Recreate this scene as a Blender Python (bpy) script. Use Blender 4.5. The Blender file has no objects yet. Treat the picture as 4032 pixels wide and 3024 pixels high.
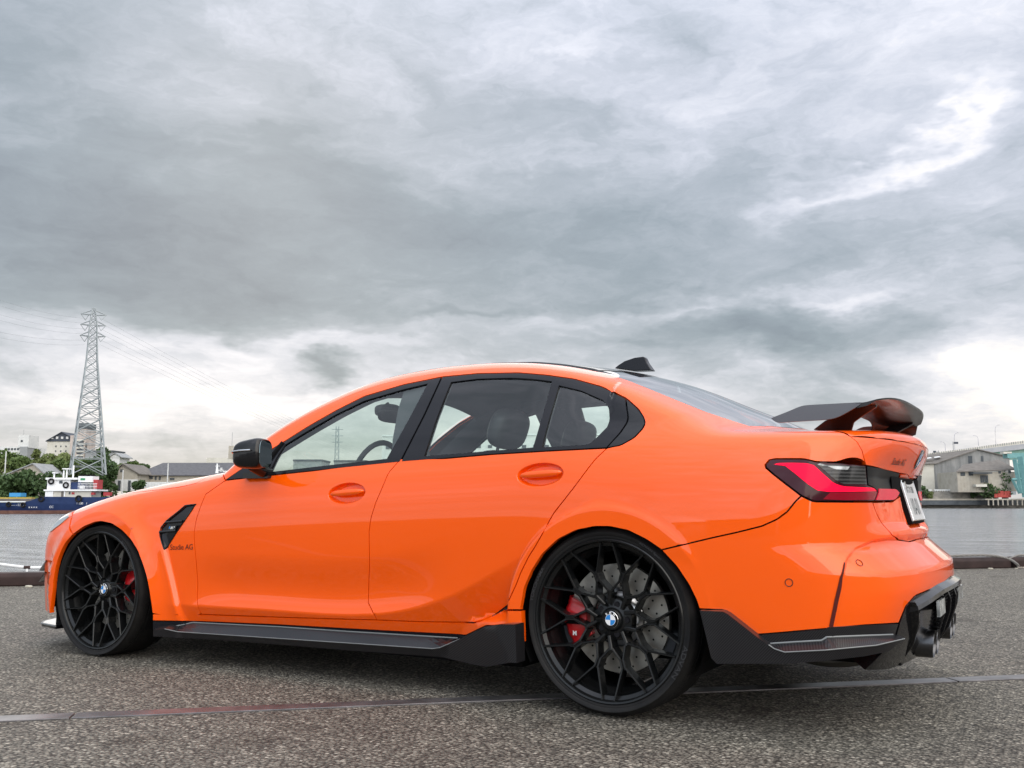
import bpy, bmesh, math, random
import numpy as np
from mathutils import Vector, Matrix
from mathutils.geometry import delaunay_2d_cdt
R_ = math.radians
sc = bpy.context.scene
COL = sc.collection
random.seed(7)

# ---------------------------------------------------------------- camera
CAM = np.array([4.36626, -4.21542, .77453])
YAW, PITCH, ROLL = -.52609, .12321, -.00124
fw = Vector((math.sin(YAW) * math.cos(PITCH), math.cos(YAW) * math.cos(PITCH), math.sin(PITCH)))
rt = Vector((math.cos(YAW), -math.sin(YAW), 0))
up = rt.cross(fw)
rt, up = math.cos(ROLL) * rt + math.sin(ROLL) * up, -math.sin(ROLL) * rt + math.cos(ROLL) * up
cd = bpy.data.cameras.new('camera'); cam = bpy.data.objects.new('camera', cd); COL.objects.link(cam)
m = Matrix((rt, up, -fw)).transposed().to_4x4(); m.translation = Vector(CAM)
cam.matrix_world = m
cd.sensor_width = 36; cd.lens = 3781.16 / 4032 * 36; cd.clip_start = .1; cd.clip_end = 6000
sc.camera = cam
sc.view_settings.view_transform = 'Standard'; sc.view_settings.look = 'None'
sc.view_settings.exposure = 0.28; sc.view_settings.gamma = 1; sc.view_settings.use_curve_mapping = False

# ---------------------------------------------------------------- node expression helper
class X:
    nt = None
    def __init__(s, v): s.v = v
    @staticmethod
    def m(op, *a):
        n = X.nt.nodes.new('ShaderNodeMath'); n.operation = op
        for i, q in enumerate(a):
            q = q.v if isinstance(q, X) else q
            if isinstance(q, (int, float)): n.inputs[i].default_value = q
            else: X.nt.links.new(q, n.inputs[i])
        return X(n.outputs[0])
    def __add__(a, b): return X.m('ADD', a, b)
    __radd__ = __add__
    def __sub__(a, b): return X.m('SUBTRACT', a, b)
    def __rsub__(a, b): return X.m('SUBTRACT', b, a)
    def __mul__(a, b): return X.m('MULTIPLY', a, b)
    __rmul__ = __mul__
    def __truediv__(a, b): return X.m('DIVIDE', a, b)
def comb(x, y, z):
    n = X.nt.nodes.new('ShaderNodeCombineXYZ')
    for i, q in enumerate((x, y, z)):
        q = q.v if isinstance(q, X) else q
        if isinstance(q, (int, float)): n.inputs[i].default_value = q
        else: X.nt.links.new(q, n.inputs[i])
    return n.outputs[0]
def noise(vec, scale, detail=4, rough=.55, dist=0):
    n = X.nt.nodes.new('ShaderNodeTexNoise')
    if vec is not None: X.nt.links.new(vec, n.inputs['Vector'])
    n.inputs['Scale'].default_value = scale; n.inputs['Detail'].default_value = detail
    n.inputs['Roughness'].default_value = rough; n.inputs['Distortion'].default_value = dist
    return X(n.outputs['Fac'])
def ramp(f, stops, interp='LINEAR'):
    n = X.nt.nodes.new('ShaderNodeValToRGB'); n.color_ramp.interpolation = interp
    e = n.color_ramp.elements
    while len(e) < len(stops): e.new(.5)
    for i, (p, c) in enumerate(stops):
        e[i].position = p; e[i].color = (*c, 1) if len(c) == 3 else c
    X.nt.links.new(f.v if isinstance(f, X) else f, n.inputs[0])
    return n.outputs[0]
def mixc(f, a, b, mode='MIX'):
    n = X.nt.nodes.new('ShaderNodeMix'); n.data_type = 'RGBA'; n.blend_type = mode
    for s, q in ((n.inputs[0], f), (n.inputs[6], a), (n.inputs[7], b)):
        q = q.v if isinstance(q, X) else q
        if isinstance(q, tuple): s.default_value = (*q, 1)
        elif isinstance(q, (int, float)): s.default_value = q
        else: X.nt.links.new(q, s)
    return n.outputs[2]

# ---------------------------------------------------------------- world: overcast sky with broken light
w = bpy.data.worlds.new('World'); sc.world = w; w.use_nodes = True
nt = w.node_tree; nt.nodes.clear(); X.nt = nt
tc = nt.nodes.new('ShaderNodeTexCoord')
sep = nt.nodes.new('ShaderNodeSeparateXYZ'); nt.links.new(tc.outputs['Generated'], sep.inputs[0])
wx, wy, wz = (X(sep.outputs[i]) for i in range(3))
cy, sy = math.cos(YAW), math.sin(YAW)
sx = wx * cy - wy * sy          # towards the right end of the quay view
sf = wx * sy + wy * cy          # across the water
az = X.m('ARCTAN2', sx, sf); el = X.m('ARCSINE', wz)
zz = X.m('ADD', X.m('ABSOLUTE', wz), .16)
deck = comb(sx / zz, sf / zz, 0.)
wn = noise(deck, 1.3, 4, .55)
deckw = comb(sx / zz + (wn - .5) * 1.1, sf / zz + (wn - .5) * .8, wn * .6)
n1 = noise(deckw, .75, 8, .56); n2 = noise(deckw, 2.4, 8, .60)
sph = comb(az, el * 2.2, 0.)
w1 = noise(sph, 5, 5, .6); w2 = noise(comb(az + 7, el * 2.2, 3.), 5, 5, .6)
n3 = noise(comb(az * 1. + (w1 - .5) * .35, el * 2.6 + (w2 - .5) * .3, 5.), 7, 9, .62)
azw = az + (w1 - .5) * .26; elw = el + (w2 - .5) * .15
t = .525 + (n1 - .5) * .75 + (n2 - .5) * .42 + (n3 - .5) * .62 + X.m('MAXIMUM', 0., el - .33) * .35 + az * .07
for a0, e0, sa, se, rot, amp in [(-0.28, 0.28, 0.36, 0.095, 0, -0.3), (-0.38, 0.22, 0.2, 0.05, 0, -0.12), (0.12, 0.27, 0.24, 0.07, 0, -0.14), (-0.48, 0.42, 0.2, 0.2, 0, -0.2), (0.39, 0.33, 0.12, 0.014, 0.45, 0.24), (0.54, 0.37, 0.06, 0.035, 0, -0.2), (0.27, 0.165, 0.15, 0.035, 0, -0.34), (0.2, 0.205, 0.2, 0.012, 0, 0.22), (-0.26, 0.155, 0.2, 0.022, 0, 0.3), (-0.3, 0.1, 0.2, 0.03, 0, 0.2), (0.52, 0.1, 0.1, 0.05, 0, 0.3), (0.03, 0.19, 0.16, 0.018, 0, 0.2), (0, 0.1, 0.4, 0.03, 0, 0.14), (-0.21, 0.138, 0.028, 0.012, 0, -0.45), (-0.07, 0.2, 0.07, 0.008, 0.1, -0.22)]:
    c_, s_ = math.cos(rot), math.sin(rot)
    da = azw - a0; de = elw - e0
    u = (da * c_ + de * s_) / sa; v = (de * c_ - da * s_) / se
    t = t + X.m('EXPONENT', (u * u + v * v) * -1.) * amp
back = X.m('SMOOTH_MAX', 0., X.m('MULTIPLY', sf, -1.), .3)
t = t + back * .18
col = ramp(t, [(0, (.18, .22, .27)), (.28, (.265, .32, .375)), (.48, (.39, .44, .51)), (.62, (.54, .58, .67)), (.76, (.71, .735, .82)), (.90, (.93, .91, .90)), (1, (1.12, 1.08, 1.02))])
warm = X.m('EXPONENT', X.m('ABSOLUTE', el) * -6.)
col = mixc(warm * 1.0, col, mixc(1., col, (1.13, 1.03, .88), 'MULTIPLY'))
lift = X.m('SMOOTH_MAX', 0., (sf * -1. + .25) * .8, .4)          # thinner, brighter cloud behind the camera and overhead
gain = 1. + lift * 2.1 + X.m('MAXIMUM', 0., wz - .42) * 1.2
vm = nt.nodes.new('ShaderNodeVectorMath'); vm.operation = 'SCALE'; nt.links.new(col, vm.inputs[0]); nt.links.new(gain.v, vm.inputs['Scale'])
b1 = nt.nodes.new('ShaderNodeBackground'); nt.links.new(vm.outputs[0], b1.inputs[0]); b1.inputs[1].default_value = 1.0
sk = nt.nodes.new('ShaderNodeTexSky'); sk.sky_type = 'NISHITA'; sk.sun_disc = False
sk.sun_elevation = R_(24); sk.sun_rotation = R_(-45)
b2 = nt.nodes.new('ShaderNodeBackground'); nt.links.new(sk.outputs[0], b2.inputs[0]); b2.inputs[1].default_value = .1
mx = nt.nodes.new('ShaderNodeMixShader'); mx.inputs[0].default_value = .95
nt.links.new(b2.outputs[0], mx.inputs[1]); nt.links.new(b1.outputs[0], mx.inputs[2])
wo = nt.nodes.new('ShaderNodeOutputWorld'); nt.links.new(mx.outputs[0], wo.inputs[0])

sl = bpy.data.lights.new('sun', 'SUN'); sl.energy = .5; sl.angle = R_(50); sl.color = (1, .96, .9)
so = bpy.data.objects.new('sun', sl); COL.objects.link(so)
so.rotation_euler = Vector((-.66, .60, .45)).to_track_quat('Z', 'Y').to_euler()

# ---------------------------------------------------------------- materials
def mat(name, base=(.5, .5, .5), rough=.5, metal=0, coat=0, fn=None, spec=.5, emis=None, trans=0, ior=1.45, coatr=.03):
    mt = bpy.data.materials.new(name); mt.use_nodes = True
    t_ = mt.node_tree; b = t_.nodes['Principled BSDF']
    b.inputs['Base Color'].default_value = (*base, 1); b.inputs['Roughness'].default_value = rough
    b.inputs['Metallic'].default_value = metal; b.inputs['Coat Weight'].default_value = coat
    b.inputs['Coat Roughness'].default_value = coatr; b.inputs['Specular IOR Level'].default_value = spec
    b.inputs['IOR'].default_value = ior
    if emis: b.inputs['Emission Color'].default_value = (*emis[0], 1); b.inputs['Emission Strength'].default_value = emis[1]
    if fn:
        X.nt = t_
        fn(t_, b)
    return mt
def objco(t_, scale=(1, 1, 1), rot=(0, 0, 0)):
    c = t_.nodes.new('ShaderNodeTexCoord'); mp = t_.nodes.new('ShaderNodeMapping')
    t_.links.new(c.outputs['Object'], mp.inputs[0]); mp.inputs['Scale'].default_value = scale; mp.inputs['Rotation'].default_value = rot
    return mp.outputs[0]
def bump(t_, b, h, strength=.3, dist=.01):
    n = t_.nodes.new('ShaderNodeBump'); n.inputs['Strength'].default_value = strength; n.inputs['Distance'].default_value = dist
    t_.links.new(h.v if isinstance(h, X) else h, n.inputs['Height']); t_.links.new(n.outputs[0], b.inputs['Normal'])
def noisy(c1, c2, scale, stretch=(1, 1, 1), bmp=0, detail=6, r=None):
    def fn(t_, b):
        co = objco(t_, stretch); n = noise(co, scale, detail, .6)
        t_.links.new(ramp(n, [(.3, c1), (.7, c2)]), b.inputs['Base Color'])
        if bmp: bump(t_, b, n, .5, bmp)
    return fn
M = {}
def paint(t_, b):
    co = objco(t_); n = noise(co, 900, 1)
    lw = t_.nodes.new('ShaderNodeLayerWeight'); lw.inputs[0].default_value = .35
    c = mixc(X(lw.outputs['Facing']) * .5, (.96, .106, .0003), (.92, .078, .0003))
    t_.links.new(c, b.inputs['Base Color'])
M['paint'] = mat('orange_paint', (.9, .1, .003), .4, 0, 1.0, paint, .05, coatr=.028)
M['paint'].node_tree.nodes['Principled BSDF'].inputs['Coat IOR'].default_value = 1.54
M['plate_satin'] = mat('satin_grey_black', (.050, .052, .060), .38)
M['black'] = mat('gloss_black', (.006, .006, .007), .16, 0, .35, spec=.3)
M['trim'] = mat('satin_black_trim', (.010, .010, .013), .18, 0, .2, spec=.22)
M['matte'] = mat('matte_black', (.006, .006, .0065), .8, spec=.1)
def carbon(t_, b):
    co = objco(t_, (1, 1, -1))
    wv = t_.nodes.new('ShaderNodeTexWave'); wv.inputs['Scale'].default_value = 62; wv.bands_direction = 'DIAGONAL'
    t_.links.new(co, wv.inputs['Vector'])
    t_.links.new(ramp(wv.outputs['Fac'], [(.35, (.005, .005, .006)), (.65, (.022, .021, .023))]), b.inputs['Base Color'])
M['carbon'] = mat('carbon_weave', (.02, .02, .02), .32, 0, .3, carbon, .25)
M['rubber'] = mat('tyre_rubber', (.012, .012, .013), .6, fn=noisy((.007, .007, .008), (.018, .017, .016), 9), spec=.22)
M['letter'] = mat('tyre_lettering', (.035, .035, .037), .6, spec=.25)
M['rim'] = mat('satin_black_rim', (.006, .0065, .007), .26, 0, .15, spec=.35)
M['disc'] = mat('brake_steel', (.32, .30, .27), .38, .8, fn=noisy((.25, .235, .21), (.40, .38, .34), 14, (1, 1, 1)))
M['hubm'] = mat('bright_hub', (.6, .6, .6), .3, 1)
M['red'] = mat('caliper_red', (.50, .008, .012), .3, 0, .6)
M['hole'] = mat('hole_black', (.004, .004, .004), .9)
M['white'] = mat('white_enamel', (.8, .8, .8), .25, 0, .4)
M['blue'] = mat('badge_blue', (.02, .22, .60), .25, 0, .4)
M['chrome'] = mat('chrome', (.7, .7, .7), .12, 1)
M['ink'] = mat('dark_red_lettering', (.055, .006, .004), .4)
M['ink2'] = mat('black_lettering', (.012, .010, .010), .4)
M['lampdark'] = mat('smoked_red_lens', (.040, .003, .009), .12, 0, .2, spec=.25)
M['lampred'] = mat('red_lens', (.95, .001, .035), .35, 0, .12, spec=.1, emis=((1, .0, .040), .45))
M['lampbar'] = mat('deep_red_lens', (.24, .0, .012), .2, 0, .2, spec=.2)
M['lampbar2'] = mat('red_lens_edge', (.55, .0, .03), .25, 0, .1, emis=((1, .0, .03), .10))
def clearl(t_, b):
    co = objco(t_, (1, 1, 1)); n = noise(co, 22, 3)
    t_.links.new(ramp(n, [(.35, (.16, .17, .17)), (.5, (.36, .38, .38)), (.7, (.75, .78, .78))]), b.inputs['Base Color'])
M['clear'] = mat('clear_lens', (.3, .32, .32), .12, .2, .25, clearl)
M['headl'] = mat('headlight_lens', (.42, .46, .47), .08, .3, 1)
def louv(t_, b):
    co = objco(t_, (1, 1, 1)); wv = t_.nodes.new('ShaderNodeTexWave'); wv.bands_direction = 'Z'; wv.inputs['Scale'].default_value = 26
    t_.links.new(co, wv.inputs['Vector'])
    t_.links.new(ramp(wv.outputs['Fac'], [(.4, (.008, .008, .008)), (.7, (.05, .05, .05))]), b.inputs['Base Color'])
M['louvre'] = mat('dark_ribbed_lens', (.02, .02, .02), .15, 0, .25, louv)
M['louvre2'] = mat('dark_inner_lens', (.006, .006, .007), .3, 0, .05, spec=.12)
M['steel'] = mat('exhaust_steel', (.10, .10, .105), .28, 1)
M['wingblack'] = mat('wing_black', (.010, .010, .012), .22, 0, .15)
M['seat'] = mat('seat_leather', (.05, .05, .055), .5)
M['seatl'] = mat('pale_leather', (.45, .46, .46), .5)
M['lining'] = mat('dark_lining', (.055, .058, .065), .9)
M['plate'] = mat('plate_white', (.62, .63, .64), .35, 0, .3)
M['green'] = mat('plate_ink', (.01, .03, .035), .4)
def glassm(name, tint, refl=1.0, r=0.0, pw=4., mn=.06):
    mt = bpy.data.materials.new(name); mt.use_nodes = True; t_ = mt.node_tree; t_.nodes.clear()
    tr = t_.nodes.new('ShaderNodeBsdfTransparent'); tr.inputs[0].default_value = (*tint, 1)
    gl = t_.nodes.new('ShaderNodeBsdfGlossy'); gl.inputs['Roughness'].default_value = r; gl.inputs[0].default_value = (refl, refl, refl, 1)
    fr = t_.nodes.new('ShaderNodeLayerWeight'); fr.inputs[0].default_value = .5
    X.nt = t_; f = X.m('POWER', X(fr.outputs['Facing']), pw) * .8 + mn
    ms = t_.nodes.new('ShaderNodeMixShader'); t_.links.new(f.v, ms.inputs[0])
    t_.links.new(tr.outputs[0], ms.inputs[1]); t_.links.new(gl.outputs[0], ms.inputs[2])
    o = t_.nodes.new('ShaderNodeOutputMaterial'); t_.links.new(ms.outputs[0], o.inputs[0])
    return mt
M['glass'] = glassm('green_tinted_glass', (.86, .95, .91))
M['glassr'] = glassm('rear_glass', (.40, .50, .48), 1., 0., 2.2, .16)

# ---------------------------------------------------------------- object helpers
def link(o, parent=None):
    COL.objects.link(o)
    if parent is not None: o.parent = parent
    return o
def ob(name, verts, faces, mt=None, parent=None, smooth=False, normals=None, label=None):
    me = bpy.data.meshes.new(name); me.from_pydata([tuple(map(float, v)) for v in verts], [], [tuple(map(int, f)) for f in faces])
    if isinstance(mt, (list, tuple)):
        for q in mt: me.materials.append(q)
    elif mt: me.materials.append(mt)
    if smooth or normals is not None: me.shade_smooth()
    if normals is not None: me.normals_split_custom_set_from_vertices([tuple(map(float, n)) for n in normals])
    o = bpy.data.objects.new(name, me)
    if label: o['label'] = label
    return link(o, parent)
def empty(name, label, cat, loc=(0, 0, 0), rz=0, group=None):
    o = bpy.data.objects.new(name, None); COL.objects.link(o); o.location = loc; o.rotation_euler = (0, 0, rz)
    o['label'] = label; o['category'] = cat
    if group: o['group'] = group
    return o
def tag(o, label=None, cat=None, group=None, kind=None):
    if label: o['label'] = label
    if cat: o['category'] = cat
    if group: o['group'] = group
    if kind: o['kind'] = kind
    return o
class MB:
    """collects shapes into one mesh"""
    def __init__(s): s.v = []; s.f = []
    def add(s, v, f):
        n = len(s.v); s.v += [tuple(p) for p in v]; s.f += [tuple(i + n for i in q) for q in f]; return s
    def box(s, c, d, rz=0, ax=None):
        hx, hy, hz = d[0] / 2, d[1] / 2, d[2] / 2; V = []
        for z in (-hz, hz):
            for x, y in ((-hx, -hy), (hx, -hy), (hx, hy), (-hx, hy)):
                if ax is not None: p = Vector(c) + ax[0] * x + ax[1] * y + ax[2] * z
                else: p = (c[0] + x * math.cos(rz) - y * math.sin(rz), c[1] + x * math.sin(rz) + y * math.cos(rz), c[2] + z)
                V.append(tuple(p))
        return s.add(V, [(3, 2, 1, 0), (4, 5, 6, 7), (0, 1, 5, 4), (1, 2, 6, 5), (2, 3, 7, 6), (3, 0, 4, 7)])
    def tube(s, pts, r, n=6, cap=True):
        pts = [Vector(p) for p in pts]; rs = r if isinstance(r, (list, tuple)) else [r] * len(pts); V = []; F_ = []
        for i, p in enumerate(pts):
            d = (pts[min(i + 1, len(pts) - 1)] - pts[max(i - 1, 0)]).normalized()
            a = d.cross(Vector((0, 0, 1)));
            if a.length < 1e-3: a = d.cross(Vector((1, 0, 0)))
            a.normalize(); b = d.cross(a)
            V += [p + (a * math.cos(k * 2 * math.pi / n) + b * math.sin(k * 2 * math.pi / n)) * rs[i] for k in range(n)]
        for i in range(len(pts) - 1):
            for k in range(n):
                F_.append((i * n + k, i * n + (k + 1) % n, (i + 1) * n + (k + 1) % n, (i + 1) * n + k))
        if cap: F_ += [tuple(range(n))[::-1], tuple((len(pts) - 1) * n + k for k in range(n))]
        return s.add(V, F_)
    def prism(s, poly, z0, z1, fn=None):
        n = len(poly); fn = fn or (lambda a, b, c: (a, b, c))
        V = [fn(a, b, z0) for a, b in poly] + [fn(a, b, z1) for a, b in poly]
        return s.add(V, [tuple(range(n))[::-1], tuple(range(n, 2 * n))] + [(i, (i + 1) % n, n + (i + 1) % n, n + i) for i in range(n)])
    def lathe(s, prof, n=64, fn=None, close=False):
        """prof: (r, a) about the axis; fn maps (r cos, r sin, a)"""
        V = []; F_ = []; fn = fn or (lambda a, b, c: (a, c, b)); k = len(prof)
        for i in range(n):
            t = 2 * math.pi * i / n
            V += [fn(r * math.cos(t), r * math.sin(t), a) for r, a in prof]
        for i in range(n):
            j = (i + 1) % n
            for q in range(k - 1): F_.append((i * k + q, i * k + q + 1, j * k + q + 1, j * k + q))
        return s.add(V, F_)
    def build(s, name, mt=None, parent=None, smooth=False, label=None, bevel=0):
        o = ob(name, s.v, s.f, mt, parent, smooth, label=label)
        bm = bmesh.new(); bm.from_mesh(o.data); bmesh.ops.recalc_face_normals(bm, faces=bm.faces); bm.to_mesh(o.data); bm.free()
        if smooth:
            try: o.data.set_sharp_from_angle(angle=R_(38))
            except Exception: pass
        if bevel:
            b = o.modifiers.new('bevel', 'BEVEL'); b.width = bevel; b.segments = 3; b.limit_method = 'ANGLE'
            o.data.shade_smooth(); o.data.set_sharp_from_angle(angle=R_(60))
            b.harden_normals = False
        return o
def mirror_copy(o, parent):
    """copy of an object's mesh on the other side of the car"""
    me = o.data.copy(); n = len(me.vertices); co = np.empty(n * 3); me.vertices.foreach_get('co', co)
    nm = None
    co = co.reshape(-1, 3); co[:, 1] *= -1; me.vertices.foreach_set('co', co.ravel())
    if me.has_custom_normals:
        ln = np.empty(len(me.loops) * 3, np.float32); o.data.corner_normals.foreach_get('vector', ln); ln = ln.reshape(-1, 3)
        li = np.empty(len(me.loops), np.int32); me.loops.foreach_get('vertex_index', li)
        nm = np.zeros((n, 3)); nm[li] = ln; nm[:, 1] *= -1
    me.flip_normals()
    if nm is not None: me.normals_split_custom_set_from_vertices(nm.tolist())
    c = bpy.data.objects.new(o.name.split('.')[0], me)
    for md in o.modifiers:
        if md.type == 'BEVEL':
            b = c.modifiers.new('bevel', 'BEVEL'); b.width = md.width; b.segments = md.segments; b.limit_method = 'ANGLE'
    for k in ('label', 'kind'):
        if k in o.keys(): c[k] = o[k]
    return link(c, parent)
def text_mesh(s, size=1., align='CENTER', ext=0.0, font_off=0.0):
    cu = bpy.data.curves.new('t', 'FONT'); cu.body = s; cu.size = size; cu.align_x = align; cu.extrude = ext; cu.offset = font_off
    o = bpy.data.objects.new('t', cu); COL.objects.link(o)
    me = o.to_mesh(); V = [tuple(v.co) for v in me.vertices]; F_ = [tuple(p.vertices) for p in me.polygons]
    o.to_mesh_clear(); bpy.data.objects.remove(o); bpy.data.curves.remove(cu)
    return V, F_

def rbox(c, d, e=3.0, n=20, m_=28, ax=None, sq=None):
    V = []; F_ = []; sg = lambda v, p: math.copysign(abs(v) ** (2 / p), v)
    for i in range(n + 1):
        f_ = -math.pi / 2 + math.pi * i / n
        for j in range(m_):
            t = 2 * math.pi * j / m_
            p = (sg(math.cos(f_), e) * sg(math.cos(t), e) * d[0] / 2, sg(math.cos(f_), e) * sg(math.sin(t), e) * d[1] / 2, sg(math.sin(f_), e) * d[2] / 2)
            if sq: p = sq(*p)
            if ax: q = Vector(c) + ax[0] * p[0] + ax[1] * p[1] + ax[2] * p[2]
            else: q = (c[0] + p[0], c[1] + p[1], c[2] + p[2])
            V.append(tuple(q))
    for i in range(n):
        for j in range(m_): F_.append((i * m_ + j, i * m_ + (j + 1) % m_, (i + 1) * m_ + (j + 1) % m_, (i + 1) * m_ + j))
    return V, F_

# ---------------------------------------------------------------- body surface (car axes: x aft from the front axle, z up)
def ncs(xs,ys):
    xs=np.asarray(xs,float);ys=np.asarray(ys,float);n=len(xs);h=np.diff(xs)
    A=np.zeros((n,n));b=np.zeros(n);A[0,0]=A[-1,-1]=1
    for i in range(1,n-1):
        A[i,i-1]=h[i-1];A[i,i]=2*(h[i-1]+h[i]);A[i,i+1]=h[i]
        b[i]=6*((ys[i+1]-ys[i])/h[i]-(ys[i]-ys[i-1])/h[i-1])
    m=np.linalg.solve(A,b)
    def f(x):
        x=np.asarray(x,float);c=np.clip(x,xs[0],xs[-1])
        i=np.clip(np.searchsorted(xs,c)-1,0,n-2)
        t=c-xs[i];H=h[i]
        s=(ys[i+1]-ys[i])/H-H*(2*m[i]+m[i+1])/6
        v=ys[i]+t*(s+t*(m[i]/2+t*(m[i+1]-m[i])/(6*H)))
        s0=(ys[1]-ys[0])/h[0]-h[0]*m[1]/6
        s1=(ys[-1]-ys[-2])/h[-1]+h[-1]*m[-2]/6
        return v+np.where(x<xs[0],(x-xs[0])*s0,0)+np.where(x>xs[-1],(x-xs[-1])*s1,0)
    return f
def smax(a,b,k):
    h=np.maximum(k-np.abs(a-b),0)/k
    return np.maximum(a,b)+h*h*h*k/6
def smin(a,b,k): return -smax(-a,-b,k)
def sst(a,b,x):
    t=np.clip((x-a)/(b-a),0,1);return t*t*t*(t*(6*t-15)+10)
_belt=ncs([-1,-.3,.3,.85,1.4,1.87,2.3,2.85,3.3,3.9],[.70,.80,.85,.885,.92,.945,.965,.985,.99,.99])
_Pd=ncs([-.8,-.6,-.45,-.33,-.22,-.12,-.05,0,.05,.12,.2,.3,.4,.5],
        [.885,.903,.912,.918,.919,.912,.898,.880,.858,.823,.775,.712,.64,.55])
_Pq=ncs([-.8,-.6,-.45,-.33,-.22,-.12,-.05,.02,.08,.15,.25,.35,.45],
        [.930,.940,.944,.944,.940,.927,.904,.866,.813,.754,.69,.63,.56])
_A=ncs([-1,-.7,-.4,0,.5,1.0,1.6,2.2,2.6,2.9,3.3,3.6,3.9],
       [-.08,-.04,-.012,0,-.004,-.008,-.010,-.004,.006,.006,-.006,-.03,-.07])
_C=ncs([.2,.7,1.2,1.75,2.0,2.2,2.4,2.6],[.27,.285,.29,.305,.35,.42,.52,.62])
ZF,ZR,XR=.333,.345,2.857
def W(x,z):
    zb=z-_belt(x)
    q=sst(2.35,3.15,x)
    w=_Pd(zb)*(1-q)+_Pq(zb)*q+_A(x)
    # door lower facet
    d=z-_C(x)
    e=sst(.45,1.0,x)*(1-sst(1.75,2.25,x))
    up=np.where(d>0,-.150*np.clip(d/.26,0,1)*(1-np.clip(d/.26,0,1))**2,0)
    low=np.where(d<0,.40*d,0)
    w=w+e*(smin(up+.006*0,0,.002)) + sst(.3,.8,x)*(1-sst(2.2,2.7,x))*low
    for hx,hz,sl in ((1.5965,.8175,.05),(2.5735,.8835,.04)):
        u=(x-hx)/.108;v=(z-hz-(x-hx)*sl)/.047
        q=u*u+v*v
        w=w-.029*sst(0,.34,1-q)
    # flares
    r=np.hypot(x-XR,z-ZR);fl=.9515-.014*sst(.0,.30,x-XR)*(1-sst(.48,.66,z))-(.42+1.6*sst(.02,.22,XR-x)*sst(.29,.40,z))*np.maximum(r-.408,0)
    w=smax(w,fl,.008)
    r=np.hypot(x-0,z-ZF);fl=.948-.5*np.maximum(r-.395,0)
    wf=smax(w,fl,.03)
    # fender trailing step
    L=_L(z)
    st=sst(0,.035,L-x)
    low2=sst(.72,.55,z) if False else 1-sst(.52,.70,z)
    wf=wf+ .0
    w=np.where(x<1.2,smax(w,np.minimum(wf,9),.001),w)
    w=w+.022*st*low2*(x>.25)
    w=w+.022*low2*(x<=.25)*0
    return w
_L=ncs([.2,.3,.4,.5,.6,.7],[.60,.575,.545,.51,.475,.45])
_Th=ncs([-1.0,-.8,-.6,-.4,-.1,.2,.5,.8,1.1],[.60,.69,.755,.805,.862,.905,.94,.965,.985])
_Tc=ncs([.3,.6,.88,1.1,1.33,1.6,1.9,2.2,2.5,2.75,2.95,3.15,3.3,3.5],[.68,.935,1.148,1.277,1.372,1.423,1.441,1.434,1.403,1.350,1.283,1.195,1.13,1.03])
_Td=ncs([2.8,3.2,3.5,3.7,3.8,3.9],[1.10,1.075,1.062,1.055,1.048,1.03])
def T(x,y):
    y2=y*y
    xh=x-.25*y2
    th=_Th(xh)-.03*y2-2*np.maximum(x-.95,0)
    k=-.22*(1-sst(1.2,2.0,x))+.16*sst(2.0,2.8,x)
    tc=_Tc(x+k*y2)-.10*y2*sst(.8,1.6,x)-.02*y2
    td=_Td(x)-.06*y2-2*np.maximum(2.95-x,0)
    return smax(smax(th,tc,.03),td,.06)
_zr=np.arange(.05,1.2,.001)
_rr=np.interp(_zr,[.1,.2,.3,.42,.475,.538,.622,.634,.640,.668,.700,.78,.86,.875,.90,.96,1.0,1.05,1.1],[3.78,3.83,3.885,3.915,3.925,3.930,3.842,3.836,3.832,3.834,3.812,3.800,3.790,3.797,3.806,3.838,3.853,3.865,3.87])
_kk=np.exp(-.5*(np.arange(-18,19)/4.5)**2);_kk/=_kk.sum()
_rr=np.convolve(np.pad(_rr,18,'edge'),_kk,'valid')
def _Rr(z): return np.interp(z,_zr,_rr)
def Rr(y,z):
    mid=3.83+.02*np.clip((z-.7)/.3,-1,2)
    f=sst(.38,.80,y)*sst(.60,.645,z)
    rec=.022*(1-sst(.185,.25,y))*sst(.655,.70,z)*(1-sst(.855,.885,z))
    return _Rr(z)*(1-f)+mid*f-rec-.16*y*y-.25*np.maximum(y-.45,0)**2
def Rf(y,z): return -.86+.10*(z-.5)**2*2+.28*y*y
def F(P):
    x,y,z=P[...,0],np.abs(P[...,1]),P[...,2]
    y=np.sqrt(y*y+1e-8)
    fs=y-W(x,z)
    ft=z-T(x,y)
    kt=.20*(1-sst(.4,1.0,x))+.09*sst(.4,1.0,x)+.01*sst(3.2,3.6,x)
    fr=x-Rr(y,z)
    f=smax(fs,fr,.24)
    # recessed rear quarter of the bumper behind the vertical cut
    u=np.arctan2(y,np.maximum(x-3.0,.05))*.85
    ul=np.interp(z,[.34,.378,.457,.5315,.592,.65],[.808,.804,.792,.778,.755,.722])
    za=np.interp(u,[.0,.30,.50,.60,.70,.78],[.640,.645,.652,.648,.625,.59])
    s=smin(ul-u,(za-z)*1.0,.05)
    dep=sst(0,.016,s)*(1-sst(.03,.22,s))
    f=f+.014*dep*sst(3.3,3.5,x)*(z<.7)
    f=smax(f,Rf(y,z)-x,.35)
    f=smax(f,ft,kt)
    return f
def G(P,h=1e-3):
    g=np.stack([F(P+np.eye(3)[i]*h)-F(P-np.eye(3)[i]*h) for i in range(3)],-1)
    return g/np.linalg.norm(g,axis=-1,keepdims=True)
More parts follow.
